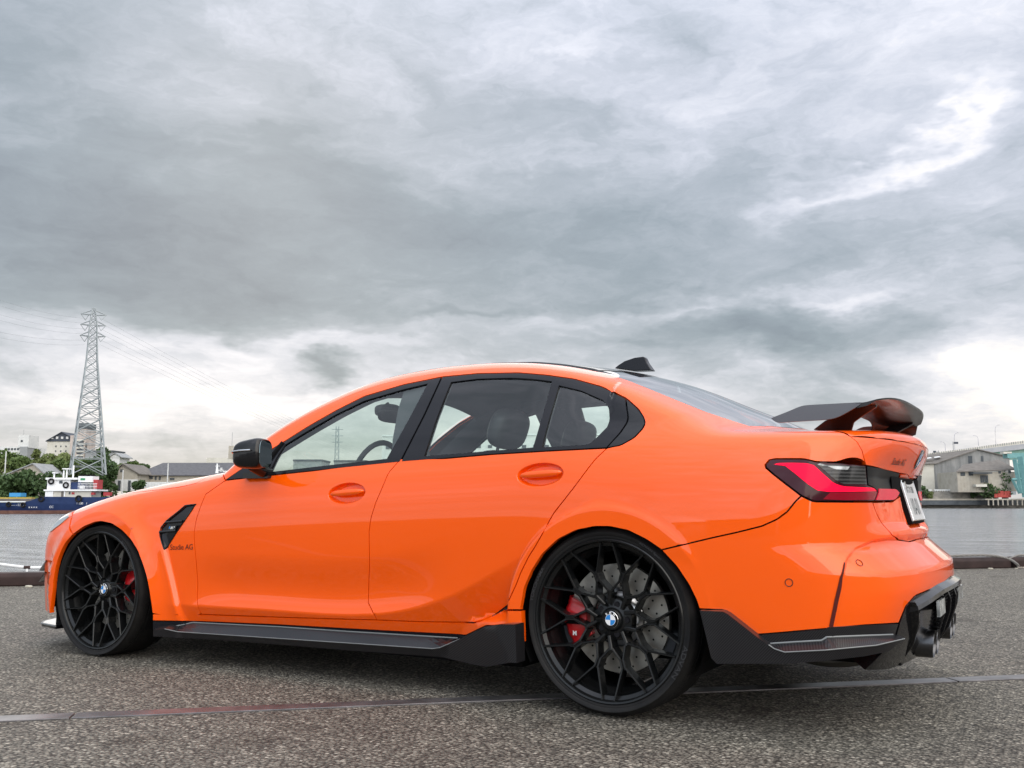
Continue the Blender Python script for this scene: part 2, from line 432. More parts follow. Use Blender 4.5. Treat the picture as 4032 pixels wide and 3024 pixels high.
def march(O,D,t0,t1,n=90,it=14,off=0.):
    """first crossing of F=0 along rays"""
    ts=np.linspace(t0,t1,n)
    hit=np.zeros(len(D),bool);lo=np.full(len(D),t0,float);hi=np.full(len(D),t1,float)
    prev=np.full(len(D),True)
    for a,b in zip(ts[:-1],ts[1:]):
        act=~hit
        if not act.any():break
        f=F(O+D[act]*b if O.ndim==1 else O[act]+D[act]*b)-off
        ia=np.where(act)[0];neg=f<0
        lo[ia[neg]]=a;hi[ia[neg]]=b;hit[ia[neg]]=True
    OO=np.broadcast_to(O,D.shape)
    h=np.where(hit)[0]
    for _ in range(it):
        m=.5*(lo[h]+hi[h]);f=F(OO[h]+D[h]*m[:,None])-off
        hi[h]=np.where(f<0,m,hi[h]);lo[h]=np.where(f<0,lo[h],m)
    return hit,.5*(lo+hi)

# ================================================================ GROUND, WATER
QU = Vector((.735, .678, 0)).normalized(); QN = Vector((-QU.y, QU.x, 0))     # along the quay / towards the water
def Q(u, n, z=0.): return QU * u + QN * n + Vector((0, 0, z))
QANG = math.atan2(QU.y, QU.x)
def asph(t_, b):
    co = objco(t_)
    v = t_.nodes.new('ShaderNodeTexVoronoi'); v.inputs['Scale'].default_value = 85; v.inputs['Randomness'].default_value = 1
    nz = t_.nodes.new('ShaderNodeTexNoise'); nz.inputs['Scale'].default_value = 60; nz.inputs['Detail'].default_value = 2; t_.links.new(co, nz.inputs['Vector'])
    wob = t_.nodes.new('ShaderNodeMix'); wob.data_type = 'VECTOR'; wob.inputs[0].default_value = .012
    t_.links.new(co, wob.inputs[4]); t_.links.new(nz.outputs['Color'], wob.inputs[5]); t_.links.new(wob.outputs[1], v.inputs['Vector'])
    sp = t_.nodes.new('ShaderNodeSeparateColor'); t_.links.new(v.outputs['Color'], sp.inputs[0])
    stone = ramp(X(sp.outputs[0]), [(0, (.070, .064, .055)), (.30, (.130, .120, .101)), (.62, (.19, .175, .147)), (.88, (.26, .24, .202)), (1, (.44, .41, .35))])
    d = X(v.outputs['Distance'])
    edge = ramp(d, [(.35, (1, 1, 1)), (.72, (.22, .21, .20))])
    c = mixc(1., stone, edge, 'MULTIPLY')
    big = noise(co, .45, 6, .62, .6); c = mixc(1., c, ramp(big, [(.32, (.74, .72, .70)), (.45, (.95, .94, .93)), (.7, (1.14, 1.13, 1.11))]), 'MULTIPLY')
    spot = noise(co, 2.3, 3, .5); c = mixc(1., c, ramp(spot, [(.30, (.62, .60, .58)), (.37, (1, 1, 1))]), 'MULTIPLY')
    med = noise(co, 7, 4, .6); c = mixc(1., c, ramp(med, [(.3, (.88, .88, .88)), (.7, (1.1, 1.1, 1.09))]), 'MULTIPLY')
    t_.links.new(c, b.inputs['Base Color'])
    hgt = X(sp.outputs[1]) * .6 - d * 1.0
    bump(t_, b, hgt, .75, .006)
M['asphalt'] = mat('coarse_asphalt', (.12, .11, .1), .72, fn=asph, spec=.4)
g = ob('quay_ground', [Q(-160, 4.62), Q(160, 4.62), Q(160, -120), Q(-160, -120)], [(3, 2, 1, 0)], M['asphalt']); g['kind'] = 'structure'
M['conc'] = mat('old_concrete', (.3, .29, .27), .8, fn=noisy((.24, .235, .22), (.40, .39, .36), 3, (1, 1, .4), .01))
qw = MB().box(tuple(Q(0, 4.56, -1.3)), (320, .12, 2.56), QANG).build('quay_wall', M['conc']); qw['kind'] = 'structure'
# pale worn band behind the kerb
ob('quay_edge_slab', [Q(-160, 4.16, .004), Q(160, 4.16, .004), Q(160, 4.62, .004), Q(-160, 4.62, .004)], [(0, 1, 2, 3)], mat('pale_concrete', (.55, .54, .49), .7, fn=noisy((.42, .41, .37), (.60, .58, .52), 6)))['kind'] = 'structure'
WZ = -1.93
def water(t_, b):
    co = objco(t_, (1, 1, 1), (0, 0, -YAW * 0 + .53))
    n_a = noise(objco(t_, (.55, 1.5, 1), (0, 0, .53)), 1.5, 5, .62, .3); n_b = noise(objco(t_, (.5, 1.3, 1), (0, 0, .45)), .22, 4, .6, .2)
    bump(t_, b, n_a * 1.3 + n_b * 1.6, 1., 1.1)
    t_.links.new(ramp(noise(objco(t_, (.22, 1.2, 1), (0, 0, .53)), .55, 6, .65), [(.35, (.20, .21, .22)), (.65, (.44, .455, .465))]), b.inputs['Base Color'])  # bright and dark wave streaks of the chop put into the base colour
M['water'] = mat('grey_harbour_water', (.15, .17, .17), .16, fn=water, spec=.6, ior=1.33)
wt = ob('water', [Q(-3000, 4.5, WZ), Q(3000, 4.5, WZ), Q(3000, 3000, WZ), Q(-3000, 3000, WZ)], [(0, 1, 2, 3)], M['water']); wt['kind'] = 'structure'

# flat steel strip let into the asphalt
def rail(t_, b):
    n = noise(objco(t_, (1, 1, 1)), 9, 5, .6)
    t_.links.new(ramp(n, [(.3, (.085, .080, .082)), (.7, (.20, .19, .195))]), b.inputs['Base Color'])
strip = bpy.data.objects.new('steel_strip', None); COL.objects.link(strip); tag(strip, 'flat worn steel strip let into the asphalt, running under the car', 'metal strip')
A = Vector((.965, -2.04, 0)); B = Vector((4.125, .735, 0)); d = (B - A).normalized(); nrm = Vector((-d.y, d.x, 0)); L0 = -12
mst = mat('worn_steel', (.3, .3, .3), .36, .55, fn=rail)
for k in range(8):
    a = A + d * (L0 + k * 3.6 + 1.45); b_ = a + d * 3.592; V = []
    for z in (-.01, .006):
        for p, s in ((a, -1), (b_, -1), (b_, 1), (a, 1)): V.append(p + nrm * .045 * s + Vector((0, 0, z)))
    q = MB().add(V, [(4, 5, 6, 7), (0, 1, 5, 4), (1, 2, 6, 5), (2, 3, 7, 6), (3, 0, 4, 7)]).build('strip_length', mst, strip, bevel=.002)
# kerb of rounded brown beams along the edge
M['kerb'] = mat('brown_kerb_paint', (.035, .02, .018), .6, spec=.25, fn=noisy((.018, .011, .010), (.050, .029, .026), 4, (1, 1, 1), .004))
kerb = bpy.data.objects.new('quay_kerb', None); COL.objects.link(kerb); tag(kerb, kind='structure')
u0 = Vector((3.70, 8.80, 0)).dot(QU); me0 = None
for k in range(-16, 8):
    if me0 is None:
        b_ = MB(); prof = [(0, 0), (.0, .09), (.03, .122), (.15, .126), (.19, .10), (.20, 0)]
        V = []; 
        for x in (0.012, .05, 1.95 - .04, 1.95): 
            e_ = .012 if x in (.012, 1.95) else 0
            for n_, z in prof: V.append((x, n_ + (e_ if n_ < .1 else -e_), max(0, z - e_)))
        F_ = []
        for i in range(3):
            for j in range(6): F_.append((6 * i + j, 6 * i + (j + 1) % 6, 6 * i + 6 + (j + 1) % 6, 6 * i + 6 + j))
        F_ += [tuple(range(6)), tuple(23 - j for j in range(6))]
        o = b_.add(V, F_).build('kerb_beam', M['kerb'], kerb, bevel=.012); me0 = o
    else:
        o = me0.copy(); COL.objects.link(o); o.parent = kerb
    o.location = Q(u0 + k * 1.97, 3.96); o.rotation_euler = (0, 0, QANG)
# rope over the kerb on the right, twisted strands
def rope(name, pts, r, mt_, label):
    pts = [Vector(p) for p in pts]; P = []
    for i in range(len(pts) - 1):
        p0, p1, p2, p3 = pts[max(i - 1, 0)], pts[i], pts[i + 1], pts[min(i + 2, len(pts) - 1)]
        for k in range(10):
            t_ = k / 10; P.append(.5 * ((2 * p1) + (-p0 + p2) * t_ + (2 * p0 - 5 * p1 + 4 * p2 - p3) * t_ ** 2 + (-p0 + 3 * p1 - 3 * p2 + p3) * t_ ** 3))
    P.append(pts[-1]); m_ = MB()
    for s in range(3):
        q = []
        for i, p in enumerate(P):
            d_ = (P[min(i + 1, len(P) - 1)] - P[max(i - 1, 0)]).normalized(); a = d_.cross(Vector((0, 0, 1))); a = a.normalized() if a.length > 1e-3 else Vector((1, 0, 0)); b2 = d_.cross(a)
            an = i * 1.1 + s * 2.094; q.append(p + (a * math.cos(an) + b2 * math.sin(an)) * r * .5)
        m_.tube(q, r * .62, 6)
    return tag(m_.build(name, mt_, None, True), label, 'rope')
M['rope'] = mat('weathered_rope', (.20, .19, .175), .9)
rope('mooring_rope', [Q(u0 - 1.10, 4.3, .03), Q(u0 - .95, 4.08, .130), Q(u0 - .6, 4.03, .150), Q(u0 - .25, 4.02, .145), Q(u0 - .04, 3.98, .10), Q(u0 + .02, 3.93, .045), Q(u0 + .05, 3.95, .02)], .016, M['rope'], 'grey weathered rope lying over the brown kerb and dropping into its joint')
rope('rope_tail', [Q(u0 - .12, 3.99, .085), Q(u0 + .03, 4.02, .115), Q(u0 + .18, 4.08, .14), Q(u0 + .42, 4.2, .12), Q(u0 + .6, 4.45, .02)], .012, M['rope'], 'thin pale rope end crossing the kerb joint')
st_ = rope('rope_scrap', [Q(u0 + .0, 3.90, .012), Q(u0 + .12, 3.86, .010), Q(u0 + .35, 3.83, .010)], .006, mat('pale_cord', (.42, .37, .32), .9), 'thin pale cord lying on the asphalt against the kerb')
for i, (u, n_, s) in enumerate(((u0 - .40, 3.86, .022), (u0 - .06, 3.85, .014), (u0 - 10.75, 3.80, .03))):
    V, F_ = rbox(tuple(Q(u, n_, s * .25)), (s * 2.6, s * 1.6, s * .8)); tag(MB().add(V, F_).build('pebble', mat('pale_stone', (.45, .42, .34), .9), None, True), ('pale flat stone lying by the kerb left of the rope', 'smallest pale stone by the kerb joint', 'pale stone by the kerb at the left edge')[i], 'stone')
# white pipe on short posts beyond the kerb at the left
M['wht'] = mat('white_paint', (.78, .79, .80), .4)
pp = bpy.data.objects.new('white_pipe', None); COL.objects.link(pp); tag(pp, 'low white pipe rail on short posts behind the kerb, left of the car', 'pipe rail')
def SV(px, py, D=None, z=None, n=None):
    """survey point: where the sight line of a picture point meets a plane (height z, quay distance n or range D)"""
    d_ = fw + rt * ((px - 2016) / 3781.16) + up * ((1512 - py) / 3781.16); c = Vector(CAM)
    if z is not None: t_ = (z - c.z) / d_.z
    elif n is not None: t_ = (n - c.dot(QN)) / d_.dot(QN)
    else: t_ = D / d_.dot(Vector((math.sin(YAW), math.cos(YAW), 0)))
    return c + d_ * t_
pa, pb, pc_ = SV(-160, 2200, n=4.5), SV(107, 2234, n=4.5), SV(420, 2232, n=4.5)
MB().tube([pa, pb, pc_], .011, 8).build('pipe', M['wht'], pp, True)
for p in (pb, pa, pc_):
    MB().tube([Vector((p.x, p.y, 0)), Vector((p.x, p.y, p.z - .01))], .010, 8).build('post', M['wht'], pp, True); MB().tube([p - QU * .03, p + QU * .03], .016, 8).build('clamp', M['kerb'], pp, True)

# panel outlines in car axes, metres
LOOPS={
'front_fender':['obl',[0.8185,-0.8722,0.884],[0.7919,-0.8776,0.8676],[0.7652,-0.8829,0.8513],[0.7386,-0.8886,0.8349],[0.7112,-0.8935,0.8184],[0.7046,-0.8998,0.7939],[0.6958,-0.9041,0.7693],[0.6851,-0.9086,0.7338],[0.6728,-0.9115,0.6983],[0.6686,-0.9131,0.6635],[0.6634,-0.9138,0.6287],[0.6678,-0.9136,0.5941],[0.6715,-0.9128,0.5595],[0.6771,-0.9114,0.525],[0.6807,-0.9082,0.4905],[0.6815,-0.904,0.4557],[0.6822,-0.8998,0.4208],[0.6838,-0.8963,0.3861],[0.6813,-0.8947,0.351],[0.6811,-0.8952,0.3162],[0.6904,-0.8972,0.2832],[0.6986,-0.8791,0.2437],[0.4323,-0.9463,0.2391],[0.4312,-0.947,0.2403],[0.4275,-0.9522,0.2808],[0.4219,-0.9564,0.3181],[0.4151,-0.9596,0.3553],[0.4063,-0.9625,0.3882],[0.3963,-0.9645,0.4211],[0.3844,-0.9668,0.4485],[0.3715,-0.9685,0.476],[0.3525,-0.97,0.5089],[0.331,-0.9697,0.5419],[0.2985,-0.9671,0.5697],[0.2622,-0.9618,0.5977],[0.2086,-0.948,0.6192],[0.172,-0.948,0.6416],[0.1346,-0.948,0.6565],[0.0967,-0.9477,0.6715],[0.055,-0.9473,0.6769],[0.0126,-0.9467,0.6824],[-0.0423,-0.9463,0.678],[-0.0869,-0.9466,0.6651],[-0.1319,-0.9468,0.6522],[-0.1712,-0.9473,0.6326],[-0.2109,-0.9477,0.6128],[-0.255,-0.9363,0.655],[-0.3,-0.8941,0.7],[-0.42,-0.77,0.7414],[-0.3,-0.8,0.7652],[-0.0729,-0.8415,0.8016],[-0.0135,-0.8425,0.8112],[0.0366,-0.8368,0.8208],[0.0813,-0.8272,0.8303],[0.1443,-0.8348,0.8335],[0.202,-0.8386,0.8367],[0.2595,-0.8429,0.8398],[0.3164,-0.8473,0.8429],[0.364,-0.8484,0.847],[0.4107,-0.8491,0.8511],[0.4569,-0.8498,0.8552],[0.5034,-0.8511,0.8592],[0.5489,-0.8482,0.8676],[0.5952,-0.8462,0.876],[0.6131,-0.8321,0.8892],[0.6208,-0.8088,0.9029],[0.66,-0.72,0.9273]],
'front_door':['side',[0.8185,-0.8722,0.884],[0.7919,-0.8776,0.8676],[0.7652,-0.8829,0.8513],[0.7386,-0.8886,0.8349],[0.7112,-0.8935,0.8184],[0.7046,-0.8998,0.7939],[0.6958,-0.9041,0.7693],[0.6851,-0.9086,0.7338],[0.6728,-0.9115,0.6983],[0.6686,-0.9131,0.6635],[0.6634,-0.9138,0.6287],[0.6678,-0.9136,0.5941],[0.6715,-0.9128,0.5595],[0.6771,-0.9114,0.525],[0.6807,-0.9082,0.4905],[0.6815,-0.904,0.4557],[0.6822,-0.8998,0.4208],[0.6838,-0.8963,0.3861],[0.6813,-0.8947,0.351],[0.6811,-0.8952,0.3162],[0.6904,-0.8972,0.2832],[0.6986,-0.8791,0.2437],[1.1997,-0.8775,0.2589],[1.2386,-0.8777,0.2603],[1.2773,-0.8782,0.2617],[1.3158,-0.8786,0.2631],[1.3538,-0.879,0.2645],[1.3915,-0.8794,0.2658],[1.4288,-0.8797,0.2672],[1.4658,-0.8799,0.2685],[1.5023,-0.8801,0.2698],[1.7589,-0.8774,0.279],[1.7524,-0.8894,0.3032],[1.7303,-0.8817,0.3247],[1.7096,-0.876,0.3466],[1.7083,-0.8739,0.3732],[1.7098,-0.8754,0.4003],[1.7135,-0.8796,0.4277],[1.7191,-0.8856,0.4555],[1.7252,-0.8923,0.4834],[1.7311,-0.8988,0.5112],[1.734,-0.9038,0.5391],[1.7347,-0.9061,0.5668],[1.7345,-0.9074,0.5944],[1.7342,-0.9084,0.622],[1.7336,-0.909,0.6497],[1.738,-0.9093,0.679],[1.7421,-0.9091,0.7082],[1.7532,-0.9083,0.7403],[1.7636,-0.9067,0.7723],[1.7742,-0.9049,0.795],[1.7842,-0.9025,0.8178],[1.7937,-0.8994,0.8406],[1.8055,-0.8933,0.8727],[1.8152,-0.8843,0.905],[1.8317,-0.8777,0.9245],[1.8476,-0.8704,0.9441],[1.8632,-0.8625,0.9637],[1.4019,-0.8689,0.9226],[1.3614,-0.869,0.92],[1.3204,-0.8692,0.9174],[1.2791,-0.8694,0.9147],[1.2374,-0.8696,0.912],[1.1955,-0.87,0.9093],[1.153,-0.8702,0.9065],[1.1101,-0.8704,0.9038],[1.0669,-0.8707,0.901],[1.0232,-0.8709,0.8982]],
'rear_door':['side',[1.8632,-0.8625,0.9637],[1.8476,-0.8704,0.9441],[1.8317,-0.8777,0.9245],[1.8152,-0.8843,0.905],[1.8055,-0.8933,0.8727],[1.7937,-0.8994,0.8406],[1.7842,-0.9025,0.8178],[1.7742,-0.9049,0.795],[1.7636,-0.9067,0.7723],[1.7532,-0.9083,0.7403],[1.7421,-0.9091,0.7082],[1.738,-0.9093,0.679],[1.7336,-0.909,0.6497],[1.7342,-0.9084,0.622],[1.7345,-0.9074,0.5944],[1.7347,-0.9061,0.5668],[1.734,-0.9038,0.5391],[1.7311,-0.8988,0.5112],[1.7252,-0.8923,0.4834],[1.7191,-0.8856,0.4555],[1.7135,-0.8796,0.4277],[1.7098,-0.8754,0.4003],[1.7083,-0.8739,0.3732],[1.7096,-0.876,0.3466],[1.7303,-0.8817,0.3247],[1.7524,-0.8894,0.3032],[1.7589,-0.8774,0.279],[1.9834,-0.8647,0.2836],[2.0131,-0.8625,0.2848],[2.0425,-0.86,0.286],[2.0715,-0.8574,0.2871],[2.1002,-0.8545,0.2883],[2.1286,-0.8513,0.2893],[2.1566,-0.848,0.2903],[2.1843,-0.8444,0.2913],[2.213,-0.8411,0.2937],[2.2414,-0.8378,0.296],[2.2657,-0.8378,0.303],[2.2902,-0.8385,0.31],[2.3302,-0.8453,0.33],[2.3698,-0.8561,0.355],[2.4573,-0.9515,0.4051],[2.4679,-0.9515,0.4248],[2.4785,-0.9515,0.4445],[2.4891,-0.9515,0.4641],[2.4987,-0.9515,0.4861],[2.5084,-0.9515,0.5081],[2.52,-0.9515,0.5287],[2.5317,-0.9515,0.5492],[2.5433,-0.9515,0.5697],[2.5584,-0.9515,0.5902],[2.5735,-0.9515,0.6107],[2.5854,-0.9515,0.6292],[2.5972,-0.9515,0.6476],[2.6091,-0.9515,0.666],[2.6117,-0.9301,0.6879],[2.6263,-0.931,0.7106],[2.6406,-0.9315,0.7331],[2.6588,-0.932,0.753],[2.6767,-0.9322,0.7728],[2.6944,-0.9321,0.7925],[2.7117,-0.9314,0.8122],[2.7287,-0.9302,0.8318],[2.7454,-0.9279,0.8528],[2.7615,-0.9247,0.8737],[2.7769,-0.9203,0.8946],[2.7944,-0.914,0.9175],[2.8112,-0.9063,0.9404],[2.8311,-0.8985,0.9599],[2.8502,-0.8891,0.9795],[2.5872,-0.8864,0.9754],[2.5562,-0.8857,0.9747],[2.5249,-0.8849,0.9739],[2.4932,-0.8839,0.9732],[2.4612,-0.8829,0.9725],[2.4289,-0.8818,0.9717],[2.3963,-0.8807,0.971],[2.3634,-0.8794,0.9703],[2.3301,-0.8782,0.9695],[2.2977,-0.8773,0.968],[2.2649,-0.8764,0.9665],[2.232,-0.8755,0.965],[2.1987,-0.8747,0.9635],[2.1652,-0.8739,0.962],[2.1315,-0.8732,0.9604],[2.0975,-0.8725,0.9588]],
'side_frame':['obl',[0.66,-0.72,0.9273],[1.0,-0.648,1.1535],[1.2,-0.61,1.2593],[1.4,-0.58,1.3329],[1.6,-0.562,1.3751],[1.9,-0.548,1.4008],[2.2,-0.545,1.3974],[2.45,-0.548,1.3701],[2.7031,-0.5564,1.3123],[2.7422,-0.5697,1.2985],[2.7786,-0.578,1.2855],[2.8127,-0.5822,1.2733],[2.8412,-0.592,1.2612],[2.8683,-0.599,1.2495],[2.8941,-0.6037,1.2383],[2.9189,-0.6064,1.2274],[2.943,-0.6078,1.2168],[2.9677,-0.6088,1.2057],[2.992,-0.6092,1.1947],[3.016,-0.6093,1.1838],[3.0423,-0.6084,1.1722],[3.0686,-0.6079,1.1605],[3.0949,-0.608,1.1489],[3.1213,-0.609,1.1372],[3.1477,-0.6105,1.1257],[3.1693,-0.6062,1.1174],[3.1908,-0.6017,1.1092],[3.2121,-0.597,1.1011],[3.2333,-0.5923,1.093],[3.2546,-0.588,1.0849],[3.2803,-0.5801,1.076],[3.307,-0.5759,1.0669],[3.4,-0.6,1.0449],[3.52,-0.65,1.036],[3.62,-0.7,1.0285],[3.7092,-0.7424,1.0009],[3.7286,-0.7324,0.9832],[3.7354,-0.7274,0.9678],[3.7414,-0.7177,0.9527],[3.7442,-0.7098,0.9331],[3.7465,-0.6991,0.9137],[3.7474,-0.6928,0.9041],[3.6787,-0.8164,0.9101],[3.6583,-0.8352,0.9108],[3.6372,-0.8502,0.9115],[3.6153,-0.8619,0.9125],[3.6014,-0.8669,0.9169],[3.5737,-0.8746,0.9233],[3.5515,-0.8803,0.9236],[3.5289,-0.8848,0.924],[3.506,-0.8883,0.9244],[3.4828,-0.891,0.9249],[3.4642,-0.8944,0.9208],[3.4515,-0.9013,0.9042],[3.4546,-0.9044,0.8936],[3.4679,-0.9064,0.8819],[3.481,-0.9078,0.8704],[3.4966,-0.9084,0.8578],[3.5119,-0.9081,0.8452],[3.5269,-0.907,0.8327],[3.5417,-0.9049,0.8206],[3.5561,-0.9019,0.8085],[3.5702,-0.898,0.7965],[3.5501,-0.9056,0.7761],[3.5378,-0.9097,0.7599],[3.5254,-0.9134,0.7437],[3.5088,-0.9173,0.7309],[3.4921,-0.9207,0.7181],[3.4754,-0.9235,0.7103],[3.4584,-0.9258,0.7025],[3.4413,-0.9278,0.6947],[3.4199,-0.9298,0.6891],[3.3983,-0.9315,0.6835],[3.3765,-0.9331,0.6779],[3.3546,-0.9346,0.6722],[3.3325,-0.9361,0.6672],[3.3103,-0.9374,0.6621],[3.2879,-0.9387,0.657],[3.2654,-0.9399,0.6519],[3.241,-0.9411,0.6459],[3.2165,-0.9422,0.6398],[3.1917,-0.9433,0.6337],[3.1676,-0.9465,0.6277],[3.1437,-0.9506,0.6217],[3.118,-0.9503,0.6154],[3.0921,-0.95,0.6091],[3.0853,-0.9499,0.6071],[3.0667,-0.9508,0.619],[3.0478,-0.9513,0.6309],[3.0286,-0.9516,0.6428],[3.005,-0.9516,0.6532],[2.9811,-0.9516,0.6638],[2.9571,-0.9516,0.6744],[2.9331,-0.9515,0.6786],[2.909,-0.9515,0.6829],[2.8846,-0.9515,0.6873],[2.8534,-0.9515,0.6869],[2.8219,-0.9515,0.6866],[2.7968,-0.9515,0.6816],[2.7716,-0.9515,0.6766],[2.7462,-0.9515,0.6716],[2.7206,-0.9515,0.6599],[2.6948,-0.9515,0.6482],[2.6689,-0.9515,0.6364],[2.6467,-0.9515,0.6176],[2.6244,-0.9515,0.5988],[2.602,-0.9515,0.5798],[2.5868,-0.9515,0.5587],[2.5716,-0.9515,0.5376],[2.5564,-0.9515,0.5164],[2.5456,-0.9515,0.4947],[2.5347,-0.9515,0.473],[2.5239,-0.9515,0.4512],[2.5186,-0.9515,0.4255],[2.5133,-0.9515,0.3998],[2.508,-0.9515,0.3741],[2.5102,-0.9515,0.3676],[2.4821,-0.9515,0.3664],[2.4539,-0.9515,0.3652],[2.3678,-0.8547,0.3518],[2.4573,-0.9515,0.4051],[2.4679,-0.9515,0.4248],[2.4785,-0.9515,0.4445],[2.4891,-0.9515,0.4641],[2.4987,-0.9515,0.4861],[2.5084,-0.9515,0.5081],[2.52,-0.9515,0.5287],[2.5317,-0.9515,0.5492],[2.5433,-0.9515,0.5697],[2.5584,-0.9515,0.5902],[2.5735,-0.9515,0.6107],[2.5854,-0.9515,0.6292],[2.5972,-0.9515,0.6476],[2.6091,-0.9515,0.666],[2.6117,-0.9301,0.6879],[2.6263,-0.931,0.7106],[2.6406,-0.9315,0.7331],[2.6588,-0.932,0.753],[2.6767,-0.9322,0.7728],[2.6944,-0.9321,0.7925],[2.7117,-0.9314,0.8122],[2.7287,-0.9302,0.8318],[2.7454,-0.9279,0.8528],[2.7615,-0.9247,0.8737],[2.7769,-0.9203,0.8946],[2.7944,-0.914,0.9175],[2.8112,-0.9063,0.9404],[2.8311,-0.8985,0.9599],[2.8502,-0.8891,0.9795],[2.8773,-0.8862,0.985],[2.9045,-0.8841,0.9886],[2.9288,-0.8751,1.0026],[2.9524,-0.8645,1.0168],[2.9633,-0.8506,1.0335],[2.9738,-0.8355,1.0503],[2.9774,-0.8157,1.0728],[2.9675,-0.8031,1.0964],[2.9531,-0.7952,1.1148],[2.9383,-0.7865,1.1333],[2.9087,-0.7755,1.157],[2.878,-0.7626,1.1812],[2.8492,-0.7568,1.195],[2.8174,-0.7448,1.2096],[2.7784,-0.7177,1.2263],[2.7482,-0.7112,1.2407],[2.7164,-0.7088,1.2507],[2.684,-0.7057,1.2609],[2.651,-0.7019,1.2713],[2.6172,-0.6973,1.2819],[2.5849,-0.6959,1.2881],[2.5518,-0.6934,1.2946],[2.5179,-0.6899,1.3013],[2.483,-0.6853,1.3082],[2.4478,-0.6814,1.3135],[2.4117,-0.6764,1.319],[2.3747,-0.6705,1.3247],[2.3369,-0.664,1.3305],[2.3009,-0.6606,1.3329],[2.2643,-0.6569,1.3353],[2.2272,-0.6531,1.3377],[2.1897,-0.6491,1.3402],[2.1518,-0.6449,1.3428],[2.1134,-0.6407,1.3453],[2.0748,-0.639,1.3452],[2.0359,-0.6371,1.3451],[1.9965,-0.6353,1.345],[1.9567,-0.6334,1.3449],[1.9166,-0.6314,1.3448],[1.8831,-0.6332,1.341],[1.8493,-0.6349,1.3372],[1.8153,-0.6366,1.3334],[1.781,-0.6383,1.3295],[1.7464,-0.6399,1.3257],[1.7116,-0.6414,1.3218],[1.6766,-0.646,1.3142],[1.6413,-0.6505,1.3066],[1.6057,-0.6549,1.2989],[1.5698,-0.6591,1.2912],[1.5336,-0.6633,1.2835],[1.4971,-0.6674,1.2758],[1.4696,-0.6756,1.2628],[1.4417,-0.6835,1.2498],[1.4136,-0.6913,1.2368],[1.3853,-0.6989,1.2238],[1.3568,-0.7063,1.2108],[1.3293,-0.7151,1.1956],[1.3018,-0.7238,1.1805],[1.274,-0.7323,1.1653],[1.2462,-0.7409,1.1501],[1.2183,-0.7494,1.1349],[1.194,-0.7583,1.1194],[1.1695,-0.767,1.104],[1.145,-0.7757,1.0886],[1.1205,-0.7844,1.0731],[1.0958,-0.7926,1.0582],[1.0709,-0.8007,1.0434],[1.0457,-0.8085,1.0285],[1.0202,-0.816,1.0137],[0.9927,-0.8249,0.9955],[0.9647,-0.8333,0.9774],[0.9363,-0.8414,0.9593],[0.9075,-0.8493,0.9411],[0.8785,-0.857,0.9229],[0.8491,-0.8643,0.9047],[0.8189,-0.8711,0.8864]],
